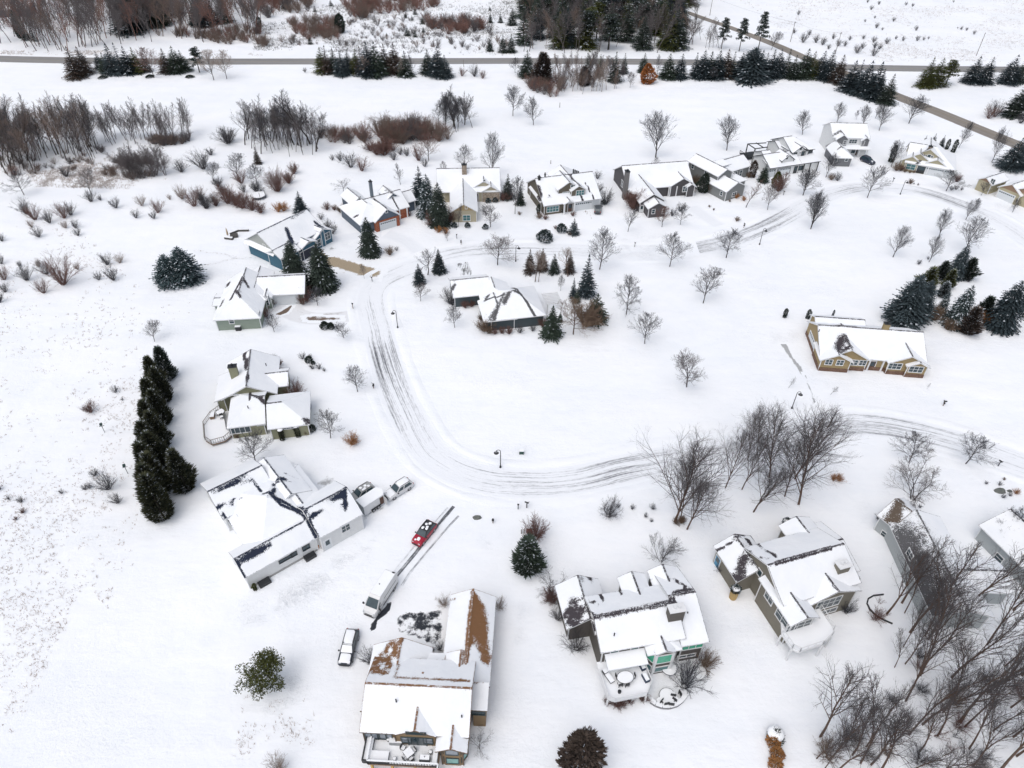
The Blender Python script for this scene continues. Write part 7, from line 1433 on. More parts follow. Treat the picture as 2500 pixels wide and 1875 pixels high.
# ------------------------------------------------------------------ vehicles
def head(t, x, y, dx, dy):
    c = G(*q(t, x, y)); e = G(*q(t, x + dx, y + dy)); d = e - c; return c, math.atan2(d.y, d.x)
def hexa(b, p8, mi=0):
    v = [Vector(p) for p in p8]; i0 = len(b.v); b.v += [tuple(x) for x in v]; b.a += [0.0] * 8
    for f in ((0, 3, 2, 1), (4, 5, 6, 7), (0, 1, 5, 4), (1, 2, 6, 5), (2, 3, 7, 6), (3, 0, 4, 7)): b.f.append(tuple(i0 + i for i in f)); b.m.append(mi)
def loft(b, rings, cap=True):
    n = len(rings[0]); i0 = len(b.v)
    for r in rings: b.v += [tuple(p) for p in r]; b.a += [0.0] * n
    for k in range(len(rings) - 1):
        for i in range(n):
            j = (i + 1) % n; b.f.append((i0 + k * n + i, i0 + k * n + j, i0 + (k + 1) * n + j, i0 + (k + 1) * n + i)); b.m.append(0)
    b.f.append(tuple(i0 + i for i in range(n))[::-1]); b.f.append(tuple(i0 + (len(rings) - 1) * n + i for i in range(n))); b.m += [0, 0]
M_TYRE = flat('tyre', (.02, .02, .02), .9); M_RIM = flat('alloy', (.35, .36, .38), .35, .6); M_LAMP = flat('headlight_lens', (.55, .58, .6), .15); M_TAIL = flat('tail_light', (.35, .02, .02), .2); M_PLAST = flat('black_plastic', (.025, .026, .028), .6)
def paint(name, c): return flat(name, c, .28, .1, .04)
def wheels(root, xs, hw, r=.36, w=.24):
    for x in xs:
        for s_ in (-1, 1):
            b = MB(); y0, y1 = s_ * (hw - w), s_ * hw; b.tube((x, y0, r), (x, y1, r), r, r, 16, 0, True); wh = b.build('wheel', M_TYRE, root)
            b = MB(); b.tube((x, y1 - s_ * .01, r), (x, y1 + s_ * .015, r), r * .62, r * .58, 12, 0, True)
            b.build('rim', M_RIM, wh)
def suv(name, t, x, y, dx, dy, col, lab, snow=(1, 1, 1), L=4.6, Wd=1.86, H=1.68, rails=True, scale=1.0, roofcol=None):
    c, a = head(t, x, y, dx, dy); root = empty(name, (c.x, c.y, .01), a, lab, 'car'); root.scale = (scale,) * 3; w = Wd / 2; l = L / 2; b = MB()
    def ring(x_, wb, wt, z0, zm, z1): return [(x_, -wb * .92, z0), (x_, -wb, zm * .75), (x_, -wb * .99, zm), (x_, -wt, z1), (x_, wt, z1), (x_, wb * .99, zm), (x_, wb, zm * .75), (x_, wb * .92, z0)]
    loft(b, [ring(l, w * .74, w * .6, .34, .55, .66), ring(l - .12, w * .90, w * .76, .26, .66, .80), ring(l - .5, w * .98, w * .86, .25, .78, .92), ring(l * .42, w, w * .90, .24, .88, 1.02), ring(0, w, w * .93, .24, .92, 1.04), ring(-l * .6, w, w * .93, .24, .94, 1.06), ring(-l + .25, w * .97, w * .88, .27, .92, 1.06), ring(-l, w * .88, w * .8, .36, .75, .95)])
    b.build('body', col, root, smooth=False)
    xa, xb, xc, xd = l * .40, l * .06, -l * .78, -l * .97; zb, zt = 1.0, H; wb_, wt_ = w * .92, w * .74
    k = MB(); hexa(k, [(xa, -wb_, zb), (xa, wb_, zb), (xd, wb_, zb), (xd, -wb_, zb), (xb, -wt_, zt), (xb, wt_, zt), (xc, wt_, zt), (xc, -wt_, zt)]); k.build('cabin', roofcol or col, root)
    def pane(nm, pts, off):
        o = Vector(off); g_ = MB(); P = [Vector(p) + o for p in pts]; ctr = sum(P, Vector()) / 4; g_.quad([ctr + (p - ctr) * .88 for p in P]); return g_.build(nm, M_GLASS, root)
    pane('windshield', [(xa, -wb_, zb), (xa, wb_, zb), (xb, wt_, zt), (xb, -wt_, zt)], (.02, 0, .015)); pane('rear_window', [(xd, wb_, zb), (xd, -wb_, zb), (xc, -wt_, zt), (xc, wt_, zt)], (-.02, 0, .01))
    m1 = xa + (xd - xa) * .40; m2 = xb + (xc - xb) * .40
    for s_ in (-1, 1):
        f = [(xa - .06, s_ * wb_, zb + .05), (m1, s_ * wb_, zb + .05), (m2, s_ * wt_, zt - .06), (xb - .04, s_ * wt_, zt - .06)]; r_2 = [(m1 - .05, s_ * wb_, zb + .05), (xd + .12, s_ * wb_, zb + .05), (xc + .1, s_ * wt_, zt - .06), (m2 - .05, s_ * wt_, zt - .06)]
        pane('side_window', f if s_ < 0 else f[::-1], (0, s_ * .02, 0)); pane('side_window', r_2 if s_ < 0 else r_2[::-1], (0, s_ * .02, 0))
        g_ = MB(); g_.box(l - .36, l - .08, s_ * w * .62 - .16, s_ * w * .62 + .16, .70, .82); g_.build('headlight', M_LAMP, root); g_ = MB(); g_.box(-l - .01, -l + .2, s_ * w * .78 - .09, s_ * w * .78 + .09, .78, 1.0); g_.build('tail_light', M_TAIL, root)
        g_ = MB(); g_.box(xa - .28, xa - .12, s_ * (w + .1) - .10, s_ * (w + .1) + .10, .98, 1.12); g_.build('mirror', M_PLAST, root)
        if rails: g_ = MB(); g_.bar((xb - .15, s_ * wt_ * .92, zt + .06), (xc + .1, s_ * wt_ * .92, zt + .06), .05); g_.build('roof_rail', M_PLAST, root)
    g_ = MB(); g_.box(l - .05, l + .03, -w * .62, w * .62, .36, .52); g_.box(-l - .04, -l + .06, -w * .7, w * .7, .36, .52); g_.build('bumper', M_PLAST, root)
    g_ = MB(); g_.box(l - .10, l + .01, -w * .42, w * .42, .56, .70); g_.build('grille', M_PLAST, root)
    wheels(root, (l * .62, -l * .60), w * .985)
    def blanket(nm, x0, x1, hw_, z, th, drop=0):
        s2 = MB(); nx, ny = 7, 5
        for i in range(nx + 1):
            for j in range(ny + 1):
                u, v = i / nx, j / ny; ed = min(u, 1 - u) * 4 * min(v, 1 - v) * 4; s2.v.append((x0 + (x1 - x0) * u, -hw_ + 2 * hw_ * v, z + drop * u + th * min(1, ed) ** .5)); s2.a.append(0.0)
        for i in range(nx):
            for j in range(ny): k_ = i * (ny + 1) + j; s2.f.append((k_, k_ + ny + 1, k_ + ny + 2, k_ + 1)); s2.m.append(0)
        s2.build(nm, M_CAP, root, smooth=True)
    if snow[0] == 1: blanket('roof_snow', xc + .05, xb - .06, wt_ * .92, zt, .09)
    if snow[0] == .5:
        for (u0, u1, v0, v1) in ((-.2, .1, -.5, -.05), (-.55, -.3, 0, .5), (-1.0, -.7, -.45, .1), (-1.35, -1.1, -.1, .5), (-.3, 0, .15, .55)): s2 = MB(); s2.dome(((u0 + u1) / 2 - .15, (v0 + v1) / 2, zt), .26, .24, .07, 0, 9, 2, .2); s2.build('snow_patch', M_CAP, root)
    if snow[1] == 1: blanket('hood_snow', xa + .06, l - .16, w * .80, 1.0, .09, -.14)
    if snow[1] == .5: s2 = MB(); s2.dome((l * .6, 0, .93), .42, .34, .08, 0, 11, 2, .25); s2.dome((l * .75, -.35, .9), .2, .18, .06, 0, 9, 2, .25); s2.build('snow_patch', M_CAP, root)
    if snow[2] == 1:
        s2 = MB(); hexa(s2, [(xa + .02, -wb_ * .86, zb + .04), (xa + .02, wb_ * .86, zb + .04), (xa - .06, wb_ * .86, zb + .08), (xa - .06, -wb_ * .86, zb + .08), (xb + .06, -wt_ * .86, zt - .02), (xb + .06, wt_ * .86, zt - .02), (xb, wt_ * .86, zt + .02), (xb, -wt_ * .86, zt + .02)]); s2.build('windshield_snow', M_CAP, root)
    return root
suv('parked_car', 'B2', 1922, 790, -51, 62, paint('red_paint', (.34, .012, .035)), 'red SUV with patchy snow on roof and bonnet, on the dark tyre tracks', (.5, .5, 0), scale=1.0, roofcol=M_PLAST)
suv('parked_car', 'C1', 1235, 745, -250, 155, paint('white_paint', (.62, .63, .64)), 'white SUV with snowy roof and clear windshield beside the trailer', (1, 1, 0), scale=1.05)
suv('parked_car', 'C1', 395, 850, -250, 150, paint('silver_paint', (.34, .345, .34)), 'silver SUV squeezed between the white house and the white trailer', (.5, 0, 0), scale=1.02)
suv('parked_car', 'C2', 195, 1340, -80, 300, paint('black_blue_paint', (.018, .024, .04)), 'navy SUV buried under snow, left of the ochre house', (1, 1, 1), L=4.9, scale=1.02)
suv('parked_car', 'M3', 1450, 468, 8, -60, paint('grey_paint', (.07, .08, .09)), 'dark grey car on the streaked drive of the arched entry house', (0, 0, 0), H=1.5, rails=False, scale=1.02)
suv('parked_car', 'T4', 888, 1372, 60, 26, paint('navy_paint', (.02, .028, .05)), 'dark navy SUV in front of the grey dormered white house', (0, .5, 0), scale=1.02)
# van
c, a = head('C2', 655, 610, -255, 400); V_ = empty('parked_van', (c.x, c.y, .01), a, 'long white panel van with snowy roof beside a bare black asphalt patch', 'van'); wp = MATS['white_paint']; V_.scale = (1.06, 1.06, 1.0)
def vr(x_, wb, wt, z0, zm, z1): return [(x_, -wb * .95, z0), (x_, -wb, .6), (x_, -wb, zm), (x_, -wt, z1), (x_, wt, z1), (x_, wb, zm), (x_, wb, .6), (x_, wb * .95, z0)]
b = MB(); loft(b, [vr(3.0, .80, .62, .38, .75, .95), vr(2.8, .95, .80, .3, .95, 1.15), vr(2.25, 1.0, .92, .28, 1.15, 1.38), vr(1.35, 1.02, .80, .28, 1.6, 2.42), vr(1.0, 1.02, .82, .28, 1.7, 2.58), vr(-2.8, 1.02, .82, .28, 1.7, 2.6), vr(-3.0, 1.0, .80, .32, 1.7, 2.5)]); b.build('body', wp, V_)
b = MB(); b.quad([(2.27, -.84, 1.42), (2.27, .84, 1.42), (1.42, .74, 2.36), (1.42, -.74, 2.36)]); b.build('windshield', M_GLASS, V_)
for s_ in (-1, 1):
    b = MB(); pts = [(2.15, s_ * 1.02, 1.32), (1.2, s_ * 1.04, 1.3), (1.1, s_ * .93, 1.95), (1.55, s_ * .93, 1.95)]; b.quad(pts if s_ < 0 else pts[::-1]); b.build('side_window', M_GLASS, V_)
    b = MB(); b.box(-2.7, 1.0, s_ * 1.035 - .02, s_ * 1.035 + .02, .62, .78); b.build('side_moulding', M_PLAST, V_); b = MB(); b.box(-2.4, .6, s_ * 1.0 - .02, s_ * 1.0 + .02, 1.72, 1.78); b.build('door_rail', M_PLAST, V_)
    b = MB(); b.box(2.0, 2.15, s_ * 1.22 - .14, s_ * 1.22 + .1, 1.3, 1.62); b.build('mirror', M_PLAST, V_); b = MB(); b.box(2.62, 2.96, s_ * .74 - .13, s_ * .74 + .13, .86, 1.12); b.build('headlight', M_LAMP, V_)
b = MB(); b.box(2.92, 3.06, -.72, .72, .42, .62); b.box(2.88, 3.02, -.5, .5, .72, .88); b.build('bumper', M_PLAST, V_); b = MB(); b.box(-2.95, -2.75, .3, .7, 2.58, 2.66); b.build('brake_light', M_PLAST, V_)
b = MB(); b.box(-2.85, .95, -.78, .78, 2.585, 2.63); b.build('roof_snow', M_CAP, V_); b = MB(); b.tube((-.6, -.3, 2.6), (-.6, -.3, 2.72), .09, .07, 8, 0, True); b.build('roof_vent', M_DARK, V_)
wheels(V_, (1.95, -1.85), 1.0, .38, .26)
# trailer
c, a = head('C1', 640, 1075, 325, -215); T_ = empty('cargo_trailer', (c.x, c.y, .01), a, 'white box trailer with open side door and snowy roof by the white house', 'trailer'); wt = flat('trailer_white', (.60, .61, .62), .4)
b = MB(); b.prism([(-2.1, -1.05), (1.7, -1.05), (2.3, 0), (1.7, 1.05), (-2.1, 1.05)], .45, 2.35); b.build('body', wt, T_); b = MB(); b.prism([(-2.1, -1.02), (1.7, -1.02), (2.25, 0), (1.7, 1.02), (-2.1, 1.02)], 2.35, 2.45); b.build('roof_snow', M_CAP, T_)
b = MB(); b.box(.85, 1.55, -1.075, -1.0, .55, 2.15); b.build('door_opening', M_BROWND, T_); b = MB(); b.box(1.58, 1.63, -1.85, -1.07, .55, 2.15); b.build('door', wt, T_)
for y0 in (-.98, .04): b = MB(); b.box(-2.13, -2.08, y0, y0 + .94, .55, 2.25); b.build('rear_door', flat('grey_panel', (.30, .33, .34), .5), T_)
wheels(T_, (-.45, .45), 1.13, .36, .22); b = MB(); b.bar((2.1, 0, .5), (3.0, 0, .5), .1); b.tube((2.8, 0, .2), (2.8, 0, 1.1), .06, .06, 6, 0, True); b.build('tongue', M_DARK, T_)
for s_ in (-1, 1): b = MB(); b.box(-.95, .95, s_ * 1.12 - .14, s_ * 1.12 + .14, .80, .86); b.build('fender', M_DARK, T_)
# ------------------------------------------------------------------ street lamps, mailboxes, poles
def lamp(t, x, y, ty, lab, side=1, first=[None]):
    p = G(*q(t, x, y)); H = solve_h(p, q(t, 0, ty)[1]); root = empty('street_lamp', (p.x, p.y, 0), 0 if side > 0 else math.pi, lab, 'street lamp', 'street lamps along the loop road'); s_ = H / 4.5; root.scale = (1.25, 1.25, s_)
    if first[0] is None:
        b = MB(); b.tube((0, 0, 0), (0, 0, 4.1), .07, .05, 8); pole = b.mesh('pole', [M_DARK]); b = MB(); b.tube((0, 0, 0), (0, 0, .45), .16, .10, 10, 0, True); base = b.mesh('base', [M_DARK])
        b = MB(); pts = [(.55 * (1 - math.cos(k * math.pi / 8)) * .5, 0, 4.1 + .4 * math.sin(k * math.pi / 8)) for k in range(9)]
        for u, v in zip(pts, pts[1:]): b.tube(u, v, .045, .045, 6)
        arm = b.mesh('arm', [M_DARK]); b = MB(); b.tube((.55, 0, 4.12), (.55, 0, 3.98), .07, .12, 10); b.tube((.55, 0, 3.98), (.55, 0, 3.72), .14, .34, 14); sh = b.mesh('lamp_shade', [M_DARK]); first[0] = [('pole', pole), ('base', base), ('arm', arm), ('lamp_shade', sh)]
    for n_, m in first[0]: mk(n_, m, root)
lamp('M2', 1697, 1384, 1238, 'gooseneck street lamp inside the road bend below the twin dark spruces', -1); lamp('M3', 757, 892, 760, 'street lamp on the far road behind the slate house'); lamp('L6', 628, 556, 410, 'street lamp alone in the snow above the road bend at lower middle', -1)
lamp('M4', 1293, 1200, 1062, 'street lamp where the far road rises below the mid grey house', 1); lamp('R7', 120, 1003, 762, 'street lamp in front of the cream house', 1); lamp('B7', 252, 266, 125, 'street lamp just behind the central right grove', 1)
def mailbox(t, x, y, lab, kd=0, rz=0, s=1.0):
    p = G(*q(t, x, y)); root = empty('mailbox', (p.x, p.y, 0), rz, lab, 'mailbox'); root.scale = (s,) * 3; b = MB(); b.box(-.06, .06, -.06, .06, 0, 1.1); b.build('post', M_DARK if kd == 0 else M_WOOD, root)
    b = MB(); n = 8; prof = [(-.14, 0), (.14, 0)] + [(.14 * math.cos(k * math.pi / n), .18 + .14 * math.sin(k * math.pi / n)) for k in range(n + 1)]; loft(b, [[(yy, -.28, 1.1 + zz) for yy, zz in prof], [(yy, .28, 1.1 + zz) for yy, zz in prof]]); b.build('box', M_DARK, root)
    if kd == 2: b = MB(); b.box(-.18, .18, -.12, .12, .55, .85); b.build('newspaper_box', M_PLAST, root)
    b = MB(); b.box(-.13, .13, -.27, .27, 1.42, 1.48); b.build('snow_cap', M_CAP, root)
for a_ in (('M2', 1482, 992, 'mailbox at the foot of the tan driveway'), ('M2', 1320, 1222, 'brown mailbox above the curved drive entrance', 1, .3, 1.2), ('M3', 260, 700, 'thin dark mailbox below the beige stone house'), ('M3', 297, 750, 'second mailbox at the far road by the beige stone house', 2), ('M3', 1760, 770, 'mailbox between two street trees on the far road'), ('M4', 1160, 1058, 'mailbox near the street lamp of the far road', 2),
           ('M4', 1494, 782, 'mailbox below the black trimmed farmhouse'), ('B1', 1494, 512, 'mailbox left of the dark road tracks', 2, .6), ('L6', 565, 1026, 'mailbox between the red car and the round spruce', 2), ('L6', 777, 908, 'left one of two mailboxes below the road bend', 0, 0, 1.15), ('L6', 850, 897, 'right one of two mailboxes below the road bend', 0, 1.2, 1.15), ('T4', 1103, 1537, 'mailbox in front of the cream house'), ('B7', 1992, 752, 'mailbox by the road at far right', 0, .5), ('B7', 1528, 245, 'mailbox alone on the snow below the tan ranch house', 2, 1.3)):
    mailbox(*a_)
def pole(t, x, y, ty, lab, n='utility_pole', c='utility pole', w=.14):
    p = G(*q(t, x, y)); H = solve_h(p, q(t, 0, ty)[1]); root = empty(n, (p.x, p.y, 0), .9, lab, c); b = MB(); b.tube((0, 0, 0), (0, 0, H), w, w * .7, 8, 0, True); b.build('pole', flat('weathered_pole', (.16, .14, .13)), root)
    if H > 5:
        b = MB(); b.bar((-.9, 0, H - .6), (.9, 0, H - .6), .12); b.build('crossarm', MATS['weathered_pole'], root)
        b = MB()
        for xx in (-.75, 0, .75): b.tube((xx, 0, H - .52), (xx, 0, H - .3), .06, .05, 6, 0, True)
        b.build('insulator', M_DARK, root)
    return p, H
PP = [pole('T3', 1703, 130, -30, 'utility pole beside the big wood at the top edge'), pole('T4', 240, 354, 182, 'utility pole right of the gaunt pines'), pole('T4', 618, 457, 270, 'utility pole above the spruce hedge'), pole('T4', 1808, 470, 275, 'utility pole on the right behind the highway')]
for i, (a_, b_2) in enumerate(zip(PP[:3], PP[1:3])):
    bb = MB(); A_, B_ = a_[0] + Vector((0, 0, a_[1] - .3)), b_2[0] + Vector((0, 0, b_2[1] - .3)); pr = A_
    for k in range(1, 13): t_ = k / 12; c_ = A_.lerp(B_, t_) - Vector((0, 0, 4 * .9 * t_ * (1 - t_))); bb.tube(pr, c_, .022, .022, 3); pr = c_
    tag(bb.build('power_line', M_DARK), 'power line sagging between the %s poles right of the big wood' % ('first two' if i == 0 else 'next two'), 'power line')
pole('T3', 437, 907, 865, 'short wooden stake in the open snowfield', 'stake', 'stake', .12); pole('T3', 361, 1382, 1350, 'short stake behind the arched entry house', 'stake', 'stake', .12); pole('T2', 1770, 565, 505, 'road sign post at the highway edge', 'sign_post', 'post', .1)
for x, y, ty, lab in ((1180, 626, 562, 'green bird feeder post in the left field'), (1440, 1090, 1018, 'bird feeder post beside the tall cedar row')):
    p = G(*q('L2', x, y)); H = 1.9; root = empty('bird_feeder', (p.x, p.y, 0), .4, lab, 'bird feeder'); b = MB(); b.tube((0, 0, 0), (0, 0, H), .05, .05, 6); b.build('post', flat('green_metal', (.02, .05, .045)), root); b = MB(); b.box(-.2, .2, -.2, .2, H - .1, H + .25); b.bar((-.4, 0, H - .35), (.4, 0, H - .35), .06); b.build('feeder', MATS['green_metal'], root)
# ------------------------------------------------------------------ garden and deck things
def thingbox(name, cat, lab, p, rz, parts, group=None):
    root = empty(name, p, rz, lab, cat, group)
    for nm, mat, boxes in parts:
        b = MB()
        for bx in boxes: b.box(*bx)
        b.build(nm, mat, root)
    return root
def chair(p, rz, lab, group, s=1.0, mat=None):
    mat = mat or M_PLAST; r_4 = thingbox('patio_chair', 'chair', lab, p, rz, [('seat', mat, [(-.28, .28, -.28, .28, .34, .42)]), ('backrest', mat, [(-.28, .28, .24, .32, .42, .95)]), ('snow_layer', M_CAP, [(-.25, .25, -.25, .22, .42, .52)])] + [('leg', mat, [(x - .03, x + .03, y - .03, y + .03, 0, .34)]) for x in (-.24, .24) for y in (-.24, .26)], group); r_4.scale = (s,) * 3
def wpos(h, t, x, y, z): p = G(*q(t, x, y), z); return (p.x, p.y, z)
def rtable(p, r, lab, name='round_table', cat='table', h=.72, mat=None, group=None, sy=1.0):
    root = empty(name, p, 0, lab, cat, group); b = MB(); b.tube((0, 0, h - .08), (0, 0, h), r, r, 18, 0, True); o = b.build('tabletop', mat or M_PLAST, root); b = MB(); b.tube((0, 0, 0), (0, 0, h - .08), .12, .08, 8); b.build('pedestal', mat or M_PLAST, root); b = MB(); b.tube((0, 0, h), (0, 0, h + .1), r * .96, r * .9, 18, 0, True); b.build('snow_layer', M_CAP, root); root.scale.y = sy; return root
D6 = H6D[4]; th6 = H6.th
w6 = lambda x, y: wpos(H6, 'D1', x, y, D6)
r_3 = thingbox('sectional_sofa', 'sofa', 'L shaped sectional sofa under thick snow on the ochre house deck', w6(330, 520), th6, [('seat', M_PLAST, [(-1.5, -.7, -1.0, 1.5, .0, .4), (-.7, 1.3, -1.0, .1, 0, .4)]), ('backrest', M_PLAST, [(-1.65, -1.5, -1.1, 1.6, 0, .8), (-1.5, 1.4, -1.15, -1.0, 0, .8)]), ('snow_layer', M_CAP, [(-1.5, -.7, -1.0, 1.5, .4, .6), (-.7, 1.3, -1.0, .1, .4, .6)])])
r_3 = thingbox('patio_table', 'table', 'square snow topped patio table on the ochre house deck', w6(790, 545), th6 + .75, [('tabletop', M_PLAST, [(-.5, .5, -.5, .5, .66, .72)]), ('snow_layer', M_CAP, [(-.48, .48, -.48, .48, .72, .82)])] + [('leg', M_PLAST, [(x - .03, x + .03, y - .03, y + .03, 0, .66)]) for x in (-.42, .42) for y in (-.42, .42)])
for x, y, rz, lab in ((860, 495, -.8, 'patio chair upper right of the square deck table'), (735, 605, 2.4, 'patio chair lower left of the square deck table'), (830, 625, -2.4, 'patio chair lower right of the square deck table'), (705, 455, 1.2, 'empty folding chair near the sliding doors')): chair(w6(x, y), th6 + rz, lab, 'chairs round the square deck table', .9)
thingbox('storage_box', 'box', 'snow covered grey storage box against the ochre house wall', w6(600, 355), th6, [('box', flat('grey_lid', (.3, .31, .32)), [(-.75, .75, -.35, .35, 0, .7)]), ('snow_layer', M_CAP, [(-.75, .75, -.35, .35, .7, .78)])]); thingbox('bench', 'bench', 'snowy bench along the right deck rail of the ochre house', w6(1185, 590), th6, [('seat', M_PLAST, [(-.3, .3, -1.0, .8, 0, .4)]), ('snow_layer', M_CAP, [(-.27, .27, -.95, .75, .4, .52)])])
thingbox('grill', 'grill', 'rounded snow covered grill at the front deck rail', w6(1030, 620), th6, [('cabinet', M_PLAST, [(-.6, .6, -.28, .28, 0, .7)]), ('snow_layer', M_CAP, [(-.55, .55, -.25, .25, .7, .88)]), ('knob', M_DARK, [(-.04, .04, -.04, .04, .88, 1.05)])])
for x, y, lab in ((483, 325, 'snowy planter left of the storage box'), (742, 335, 'snowy planter left of the sliding doors'), (1070, 360, 'snowy planter right of the sliding doors'), (578, 615, 'small round stool at the front deck rail'), (1115, 515, 'small ball planter on the right of the deck')):
    root = empty('planter', w6(x, y), 0, lab, 'planter'); b = MB(); b.tube((0, 0, 0), (0, 0, .42), .17, .24, 12, 0, True); b.build('pot', M_DARK, root); b = MB(); b.dome((0, 0, .42), .22, .22, .12, 0, 12, 3); b.build('snow_cap', M_CAP, root)
th7 = H7.th; w7 = lambda x, y, z=H7D: wpos(H7, 'B4', x, y, z)
r_3 = rtable(w7(985, 1245), 1.1, 'oval snow heaped dining table on the dark brown house deck', 'oval_table', sy=.75); r_3.rotation_euler.z = th7
for i, (x, y, rz, lab) in enumerate(((925, 1225, 1.6, 'dark chair at the left end of the oval table'), (1050, 1225, -1.6, 'dark chair at the right end of the oval table'), (945, 1290, 3.14, 'dark chair front left of the oval table'), (1000, 1290, 3.14, 'dark chair front right of the oval table'))): chair(w7(x, y), th7 + rz, lab, 'chairs of the oval deck table', .95)
for x, y, rz, lab in ((845, 1220, .35, 'snowy lounger at the left of the brown house deck'),): thingbox('sun_lounger', 'lounger', lab, w7(x, y), th7 + rz, [('frame', M_PLAST, [(-.32, .32, -.95, .95, .15, .3)]), ('backrest', M_PLAST, [(-.32, .32, .35, .95, .3, .55)]), ('snow_layer', M_CAP, [(-.3, .3, -.93, .33, .3, .42), (-.3, .3, .35, .93, .55, .64)])])
for x, y, lab in ((1130, 1135, 'navy deck armchair by the green bay window'), (1160, 1235, 'navy and white grill at the right deck edge')): thingbox('armchair' if y < 1200 else 'grill', 'chair' if y < 1200 else 'grill', lab, w7(x, y), th7 + .2, [('seat', flat('navy_fabric', (.03, .05, .09)), [(-.3, .3, -.55, .55, 0, .5)]), ('snow_layer', M_CAP, [(-.24, .24, -.5, .5, .5, .62)])])
p = w7(940, 1350); root = empty('planter', p, 0, 'small dark pot at the front of the brown house deck', 'planter'); b = MB(); b.tube((0, 0, 0), (0, 0, .35), .2, .22, 12, 0, True); b.build('pot', M_DARK, root)
rtable(w7(1353, 1165, 0), 1.05, 'round snow filled hot tub beside the green bay', 'hot_tub', 'hot tub', .75, flat('navy_tub', (.03, .035, .06)))
root = rtable(w7(1340, 1395, 0), 1.05, 'round snow topped fire table on the curved patio', 'fire_table', 'table', .55)
for x, y, rz, lab in ((1272, 1430, .6, 'patio chair left of the round fire table'), (1325, 1450, 0, 'patio chair front left of the round fire table'), (1372, 1455, -.3, 'low stool in front of the round fire table'), (1410, 1418, -.9, 'patio chair right of the round fire table'), (1465, 1372, -1.4, 'patio chair at the right end of the curved wall'), (1388, 1378, -.4, 'small side table by the round fire table')): chair(w7(x, y, 0), th7 + rz + 3.14, lab, 'chairs round the fire table', 1.15)
b = MB(); P = [w7(x, y, 0) for x, y in ((1205, 1430), (1245, 1458), (1300, 1476), (1360, 1478), (1420, 1460), (1465, 1425), (1495, 1385), (1502, 1355))]
for u, v in zip(P, P[1:]): panel(b, u, v, 0, .5, .5)
root = empty('seat_wall', (0, 0, 0), 0, 'curved snow capped seat wall round the fire table', 'wall'); b.build('stonework', flat('grey_stone', (.22, .22, .23)), root); b = MB()
for u, v in zip(P, P[1:]): panel(b, u, v, .5, .6, .54)
b.build('snow_cap', M_CAP, root)
rtable(wpos(None, 'B1', 208, 735, .75), .75, 'round snowy table on the fenced deck of the olive house'); thingbox('storage_box', 'box', 'small white topped box at the left deck rail', wpos(None, 'B1', 138, 755, .75), HOUSE4.th, [('box', M_WOOD, [(-.35, .35, -.6, .6, 0, .6)]), ('snow_layer', M_CAP, [(-.35, .35, -.6, .6, .6, .7)])])
for x, y, lab in ((185, 735, 'chair left of the round deck table'), (215, 765, 'chair below the round deck table')): chair(wpos(None, 'B1', x, y, .75), .5, lab, 'chairs of the olive house deck')
thingbox('heat_pump', 'air conditioner', 'dark heat pump on the ground before the olive house', wpos(None, 'B1', 500, 895, 0), HOUSE4.th, [('casing', flat('blue_grey_metal', (.06, .09, .13)), [(-.5, .5, -.45, .45, 0, .9)]), ('snow_cap', M_CAP, [(-.5, .5, -.45, .45, .9, 1.0)])]); thingbox('heat_pump', 'air conditioner', 'dark unit at the right corner of the olive house', wpos(None, 'B1', 947, 675, 0), HOUSE4.th, [('casing', MATS['blue_grey_metal'], [(-.4, .4, -.5, .5, 0, .9)])])
p = wpos(None, 'M2', 525, 285, 0); root = empty('trampoline', p, 0, 'snow covered round trampoline beside the reddish thicket', 'trampoline'); b = MB(); b.tube((0, 0, .82), (0, 0, .95), 2.0, 1.9, 24, 0, True); b.build('snow_layer', M_CAP, root); b = MB(); b.tube((0, 0, .74), (0, 0, .83), 2.08, 2.08, 24, 0, True); b.build('frame', M_DARK, root)
for k in range(6): b = MB(); a_ = k * 1.047; b.tube((1.9 * math.cos(a_), 1.9 * math.sin(a_), 0), (1.9 * math.cos(a_), 1.9 * math.sin(a_), 1.0 if k not in (0, 5) else 2.2), .05, .05, 6); b.build('leg', M_DARK, root)
root = empty('stone_bench', wpos(None, 'M2', 365, 575, 0), .2, 'angled dark stone bench left of the blue house', 'bench'); b = MB(); panel(b, (-2.2, -1.0), (-.4, .4), 0, .5, .45); panel(b, (-.4, .4), (2.2, .1), 0, .5, .45); b.build('stonework', flat('dark_stone', (.07, .065, .06)), root); b = MB(); panel(b, (-2.2, -1.0), (-.4, .4), .5, .58, .3); panel(b, (-.4, .4), (2.2, .1), .5, .58, .3); b.build('snow_cap', M_CAP, root)
thingbox('fire_pit', 'fire pit', 'dark fire pit block left of the blue house', wpos(None, 'M2', 318, 615, 0), .3, [('base', MATS['dark_stone'], [(-.9, .9, -.7, .7, 0, .6)])]); thingbox('low_bench', 'bench', 'low snow topped bench lowest left of the fire pit', wpos(None, 'M2', 275, 635, 0), -.2, [('seat', MATS['dark_stone'], [(-1.1, 1.1, -.35, .35, 0, .5)]), ('snow_cap', M_CAP, [(-1.0, 1.0, -.3, .3, .5, .62)])])
root = empty('patio_umbrella', wpos(None, 'M2', 268, 620, 0), 0, 'closed tan patio umbrella by the fire pit', 'umbrella'); b = MB(); b.tube((0, 0, 0), (0, 0, .9), .04, .04, 6); b.build('pole', M_DARK, root); b = MB(); b.tube((0, 0, .8), (0, 0, 1.9), .26, .18, 8); b.tube((0, 0, 1.9), (0, 0, 2.7), .18, .03, 8); b.build('canopy', flat('tan_canvas', (.36, .27, .17)), root)
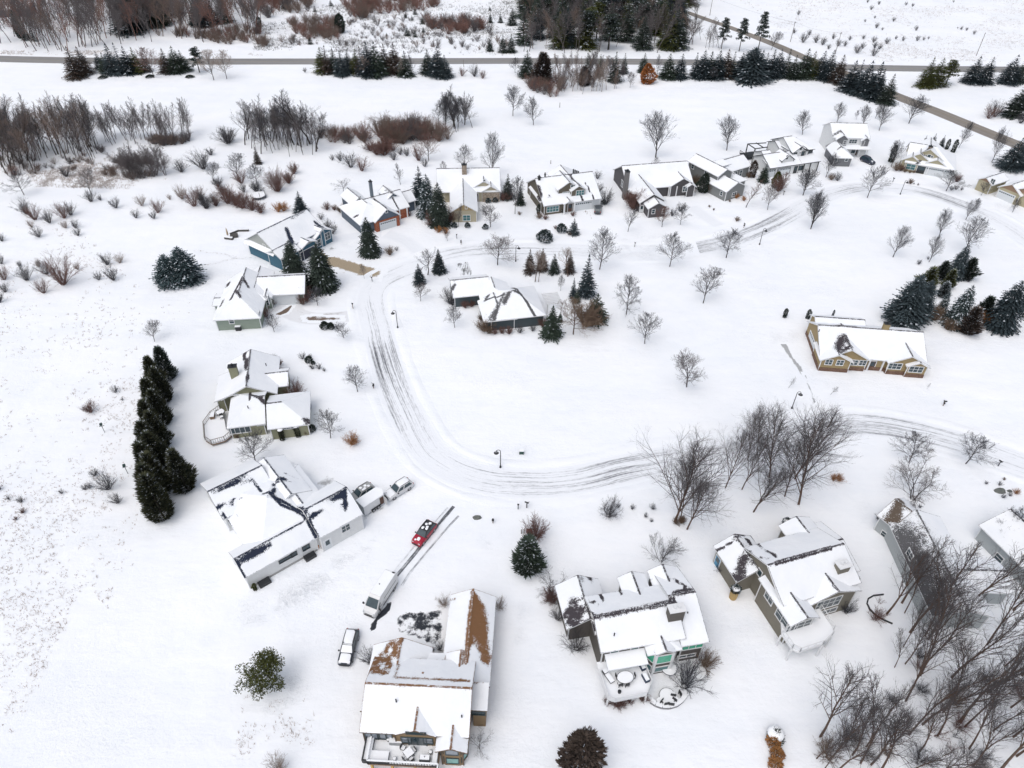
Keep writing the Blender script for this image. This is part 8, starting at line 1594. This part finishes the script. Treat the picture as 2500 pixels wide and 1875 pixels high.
for t, x, y, lab, s_ in (('L6', 430, 982, 'flat dark boulder right of the red car', .8), ('B7', 2010, 965, 'green grey boulder in the far right garden bed', 1.1), ('B7', 2090, 965, 'small dark rock in the far right garden bed', .5)):
    p = G(*q(t, x, y)); b = MB(); b.dome((0, 0, 0), .9 * s_, .6 * s_, .5 * s_, 0, 9, 3, .12); tag(b.build('boulder', flat('boulder_rock', (.12, .13, .12)), loc=(p.x, p.y, 0)), lab, 'boulder')
thingbox('utility_box', 'utility box', 'green utility box right of the lower street lamp', wpos(None, 'L6', 806, 438, 0), 0, [('cabinet', flat('green_box', (.03, .07, .06)), [(-.4, .4, -.3, .3, 0, .7)]), ('snow_cap', M_CAP, [(-.4, .4, -.3, .3, .7, .8)])]); thingbox('red_crate', 'crate', 'red brown crate tucked beside the domed reddish shrub', wpos(None, 'L6', 872, 1130, 0), .1, [('box', flat('red_brown', (.16, .06, .05)), [(-.45, .45, -.5, .5, 0, 1.0)])])
for x, lab in ((806, 'left one of two short grey posts by the red brown crate'), (828, 'right one of two short grey posts by the red brown crate')): thingbox('bollard', 'post', lab, wpos(None, 'L6', x, 1112, 0), 0, [('post', M_CONC, [(-.12, .12, -.12, .12, 0, .8)])])
b = MB(); P = [wpos(None, 'B6', x, y, 0) for x, y in ((1025, 198), (940, 208), (895, 235), (885, 275), (910, 325), (960, 375), (1030, 415), (1100, 445))]
for u, v in zip(P, P[1:]): panel(b, u, v, 0, .22, .16)
tag(b.build('garden_edging', M_DARK), 'dark curved garden edging at the left rim of the bottom right wood', 'edging')
for t, x, y, lab in (('B2', 1387, 712, 'small dark cone evergreen at the white house garage corner'), ('B2', 497, 1245, 'small olive cone evergreen at the lower corner of the white house')): plant('col', *q(t, x, y), None, H=1.5, name='evergreen_shrub', cat='shrub', crown=FM['ol'] if x < 600 else FM['dk'], label=lab, sx=1.1)
root = empty('plant_pot', wpos(None, 'B2', 1018, 895, 0), 0, 'orange planter at the inner corner of the white house', 'planter'); b = MB(); b.tube((0, 0, 0), (0, 0, .7), .28, .36, 12, 0, True); b.build('pot', flat('terracotta', (.42, .16, .03)), root)
for t, x, y, lab in (('T1', 870, 658, 'dark evergreen ground patch below the left highway trees'), ('T1', 1265, 650, 'small dark evergreen ground patch, middle of the left highway row'), ('T1', 1600, 652, 'dark evergreen ground patch at the right of the left highway row')): plant('dome', *q(t, x, y), None, H=.8, name='groundcover_shrub', cat='shrub', crown=FM['dk'], label=lab, sx=3.2)
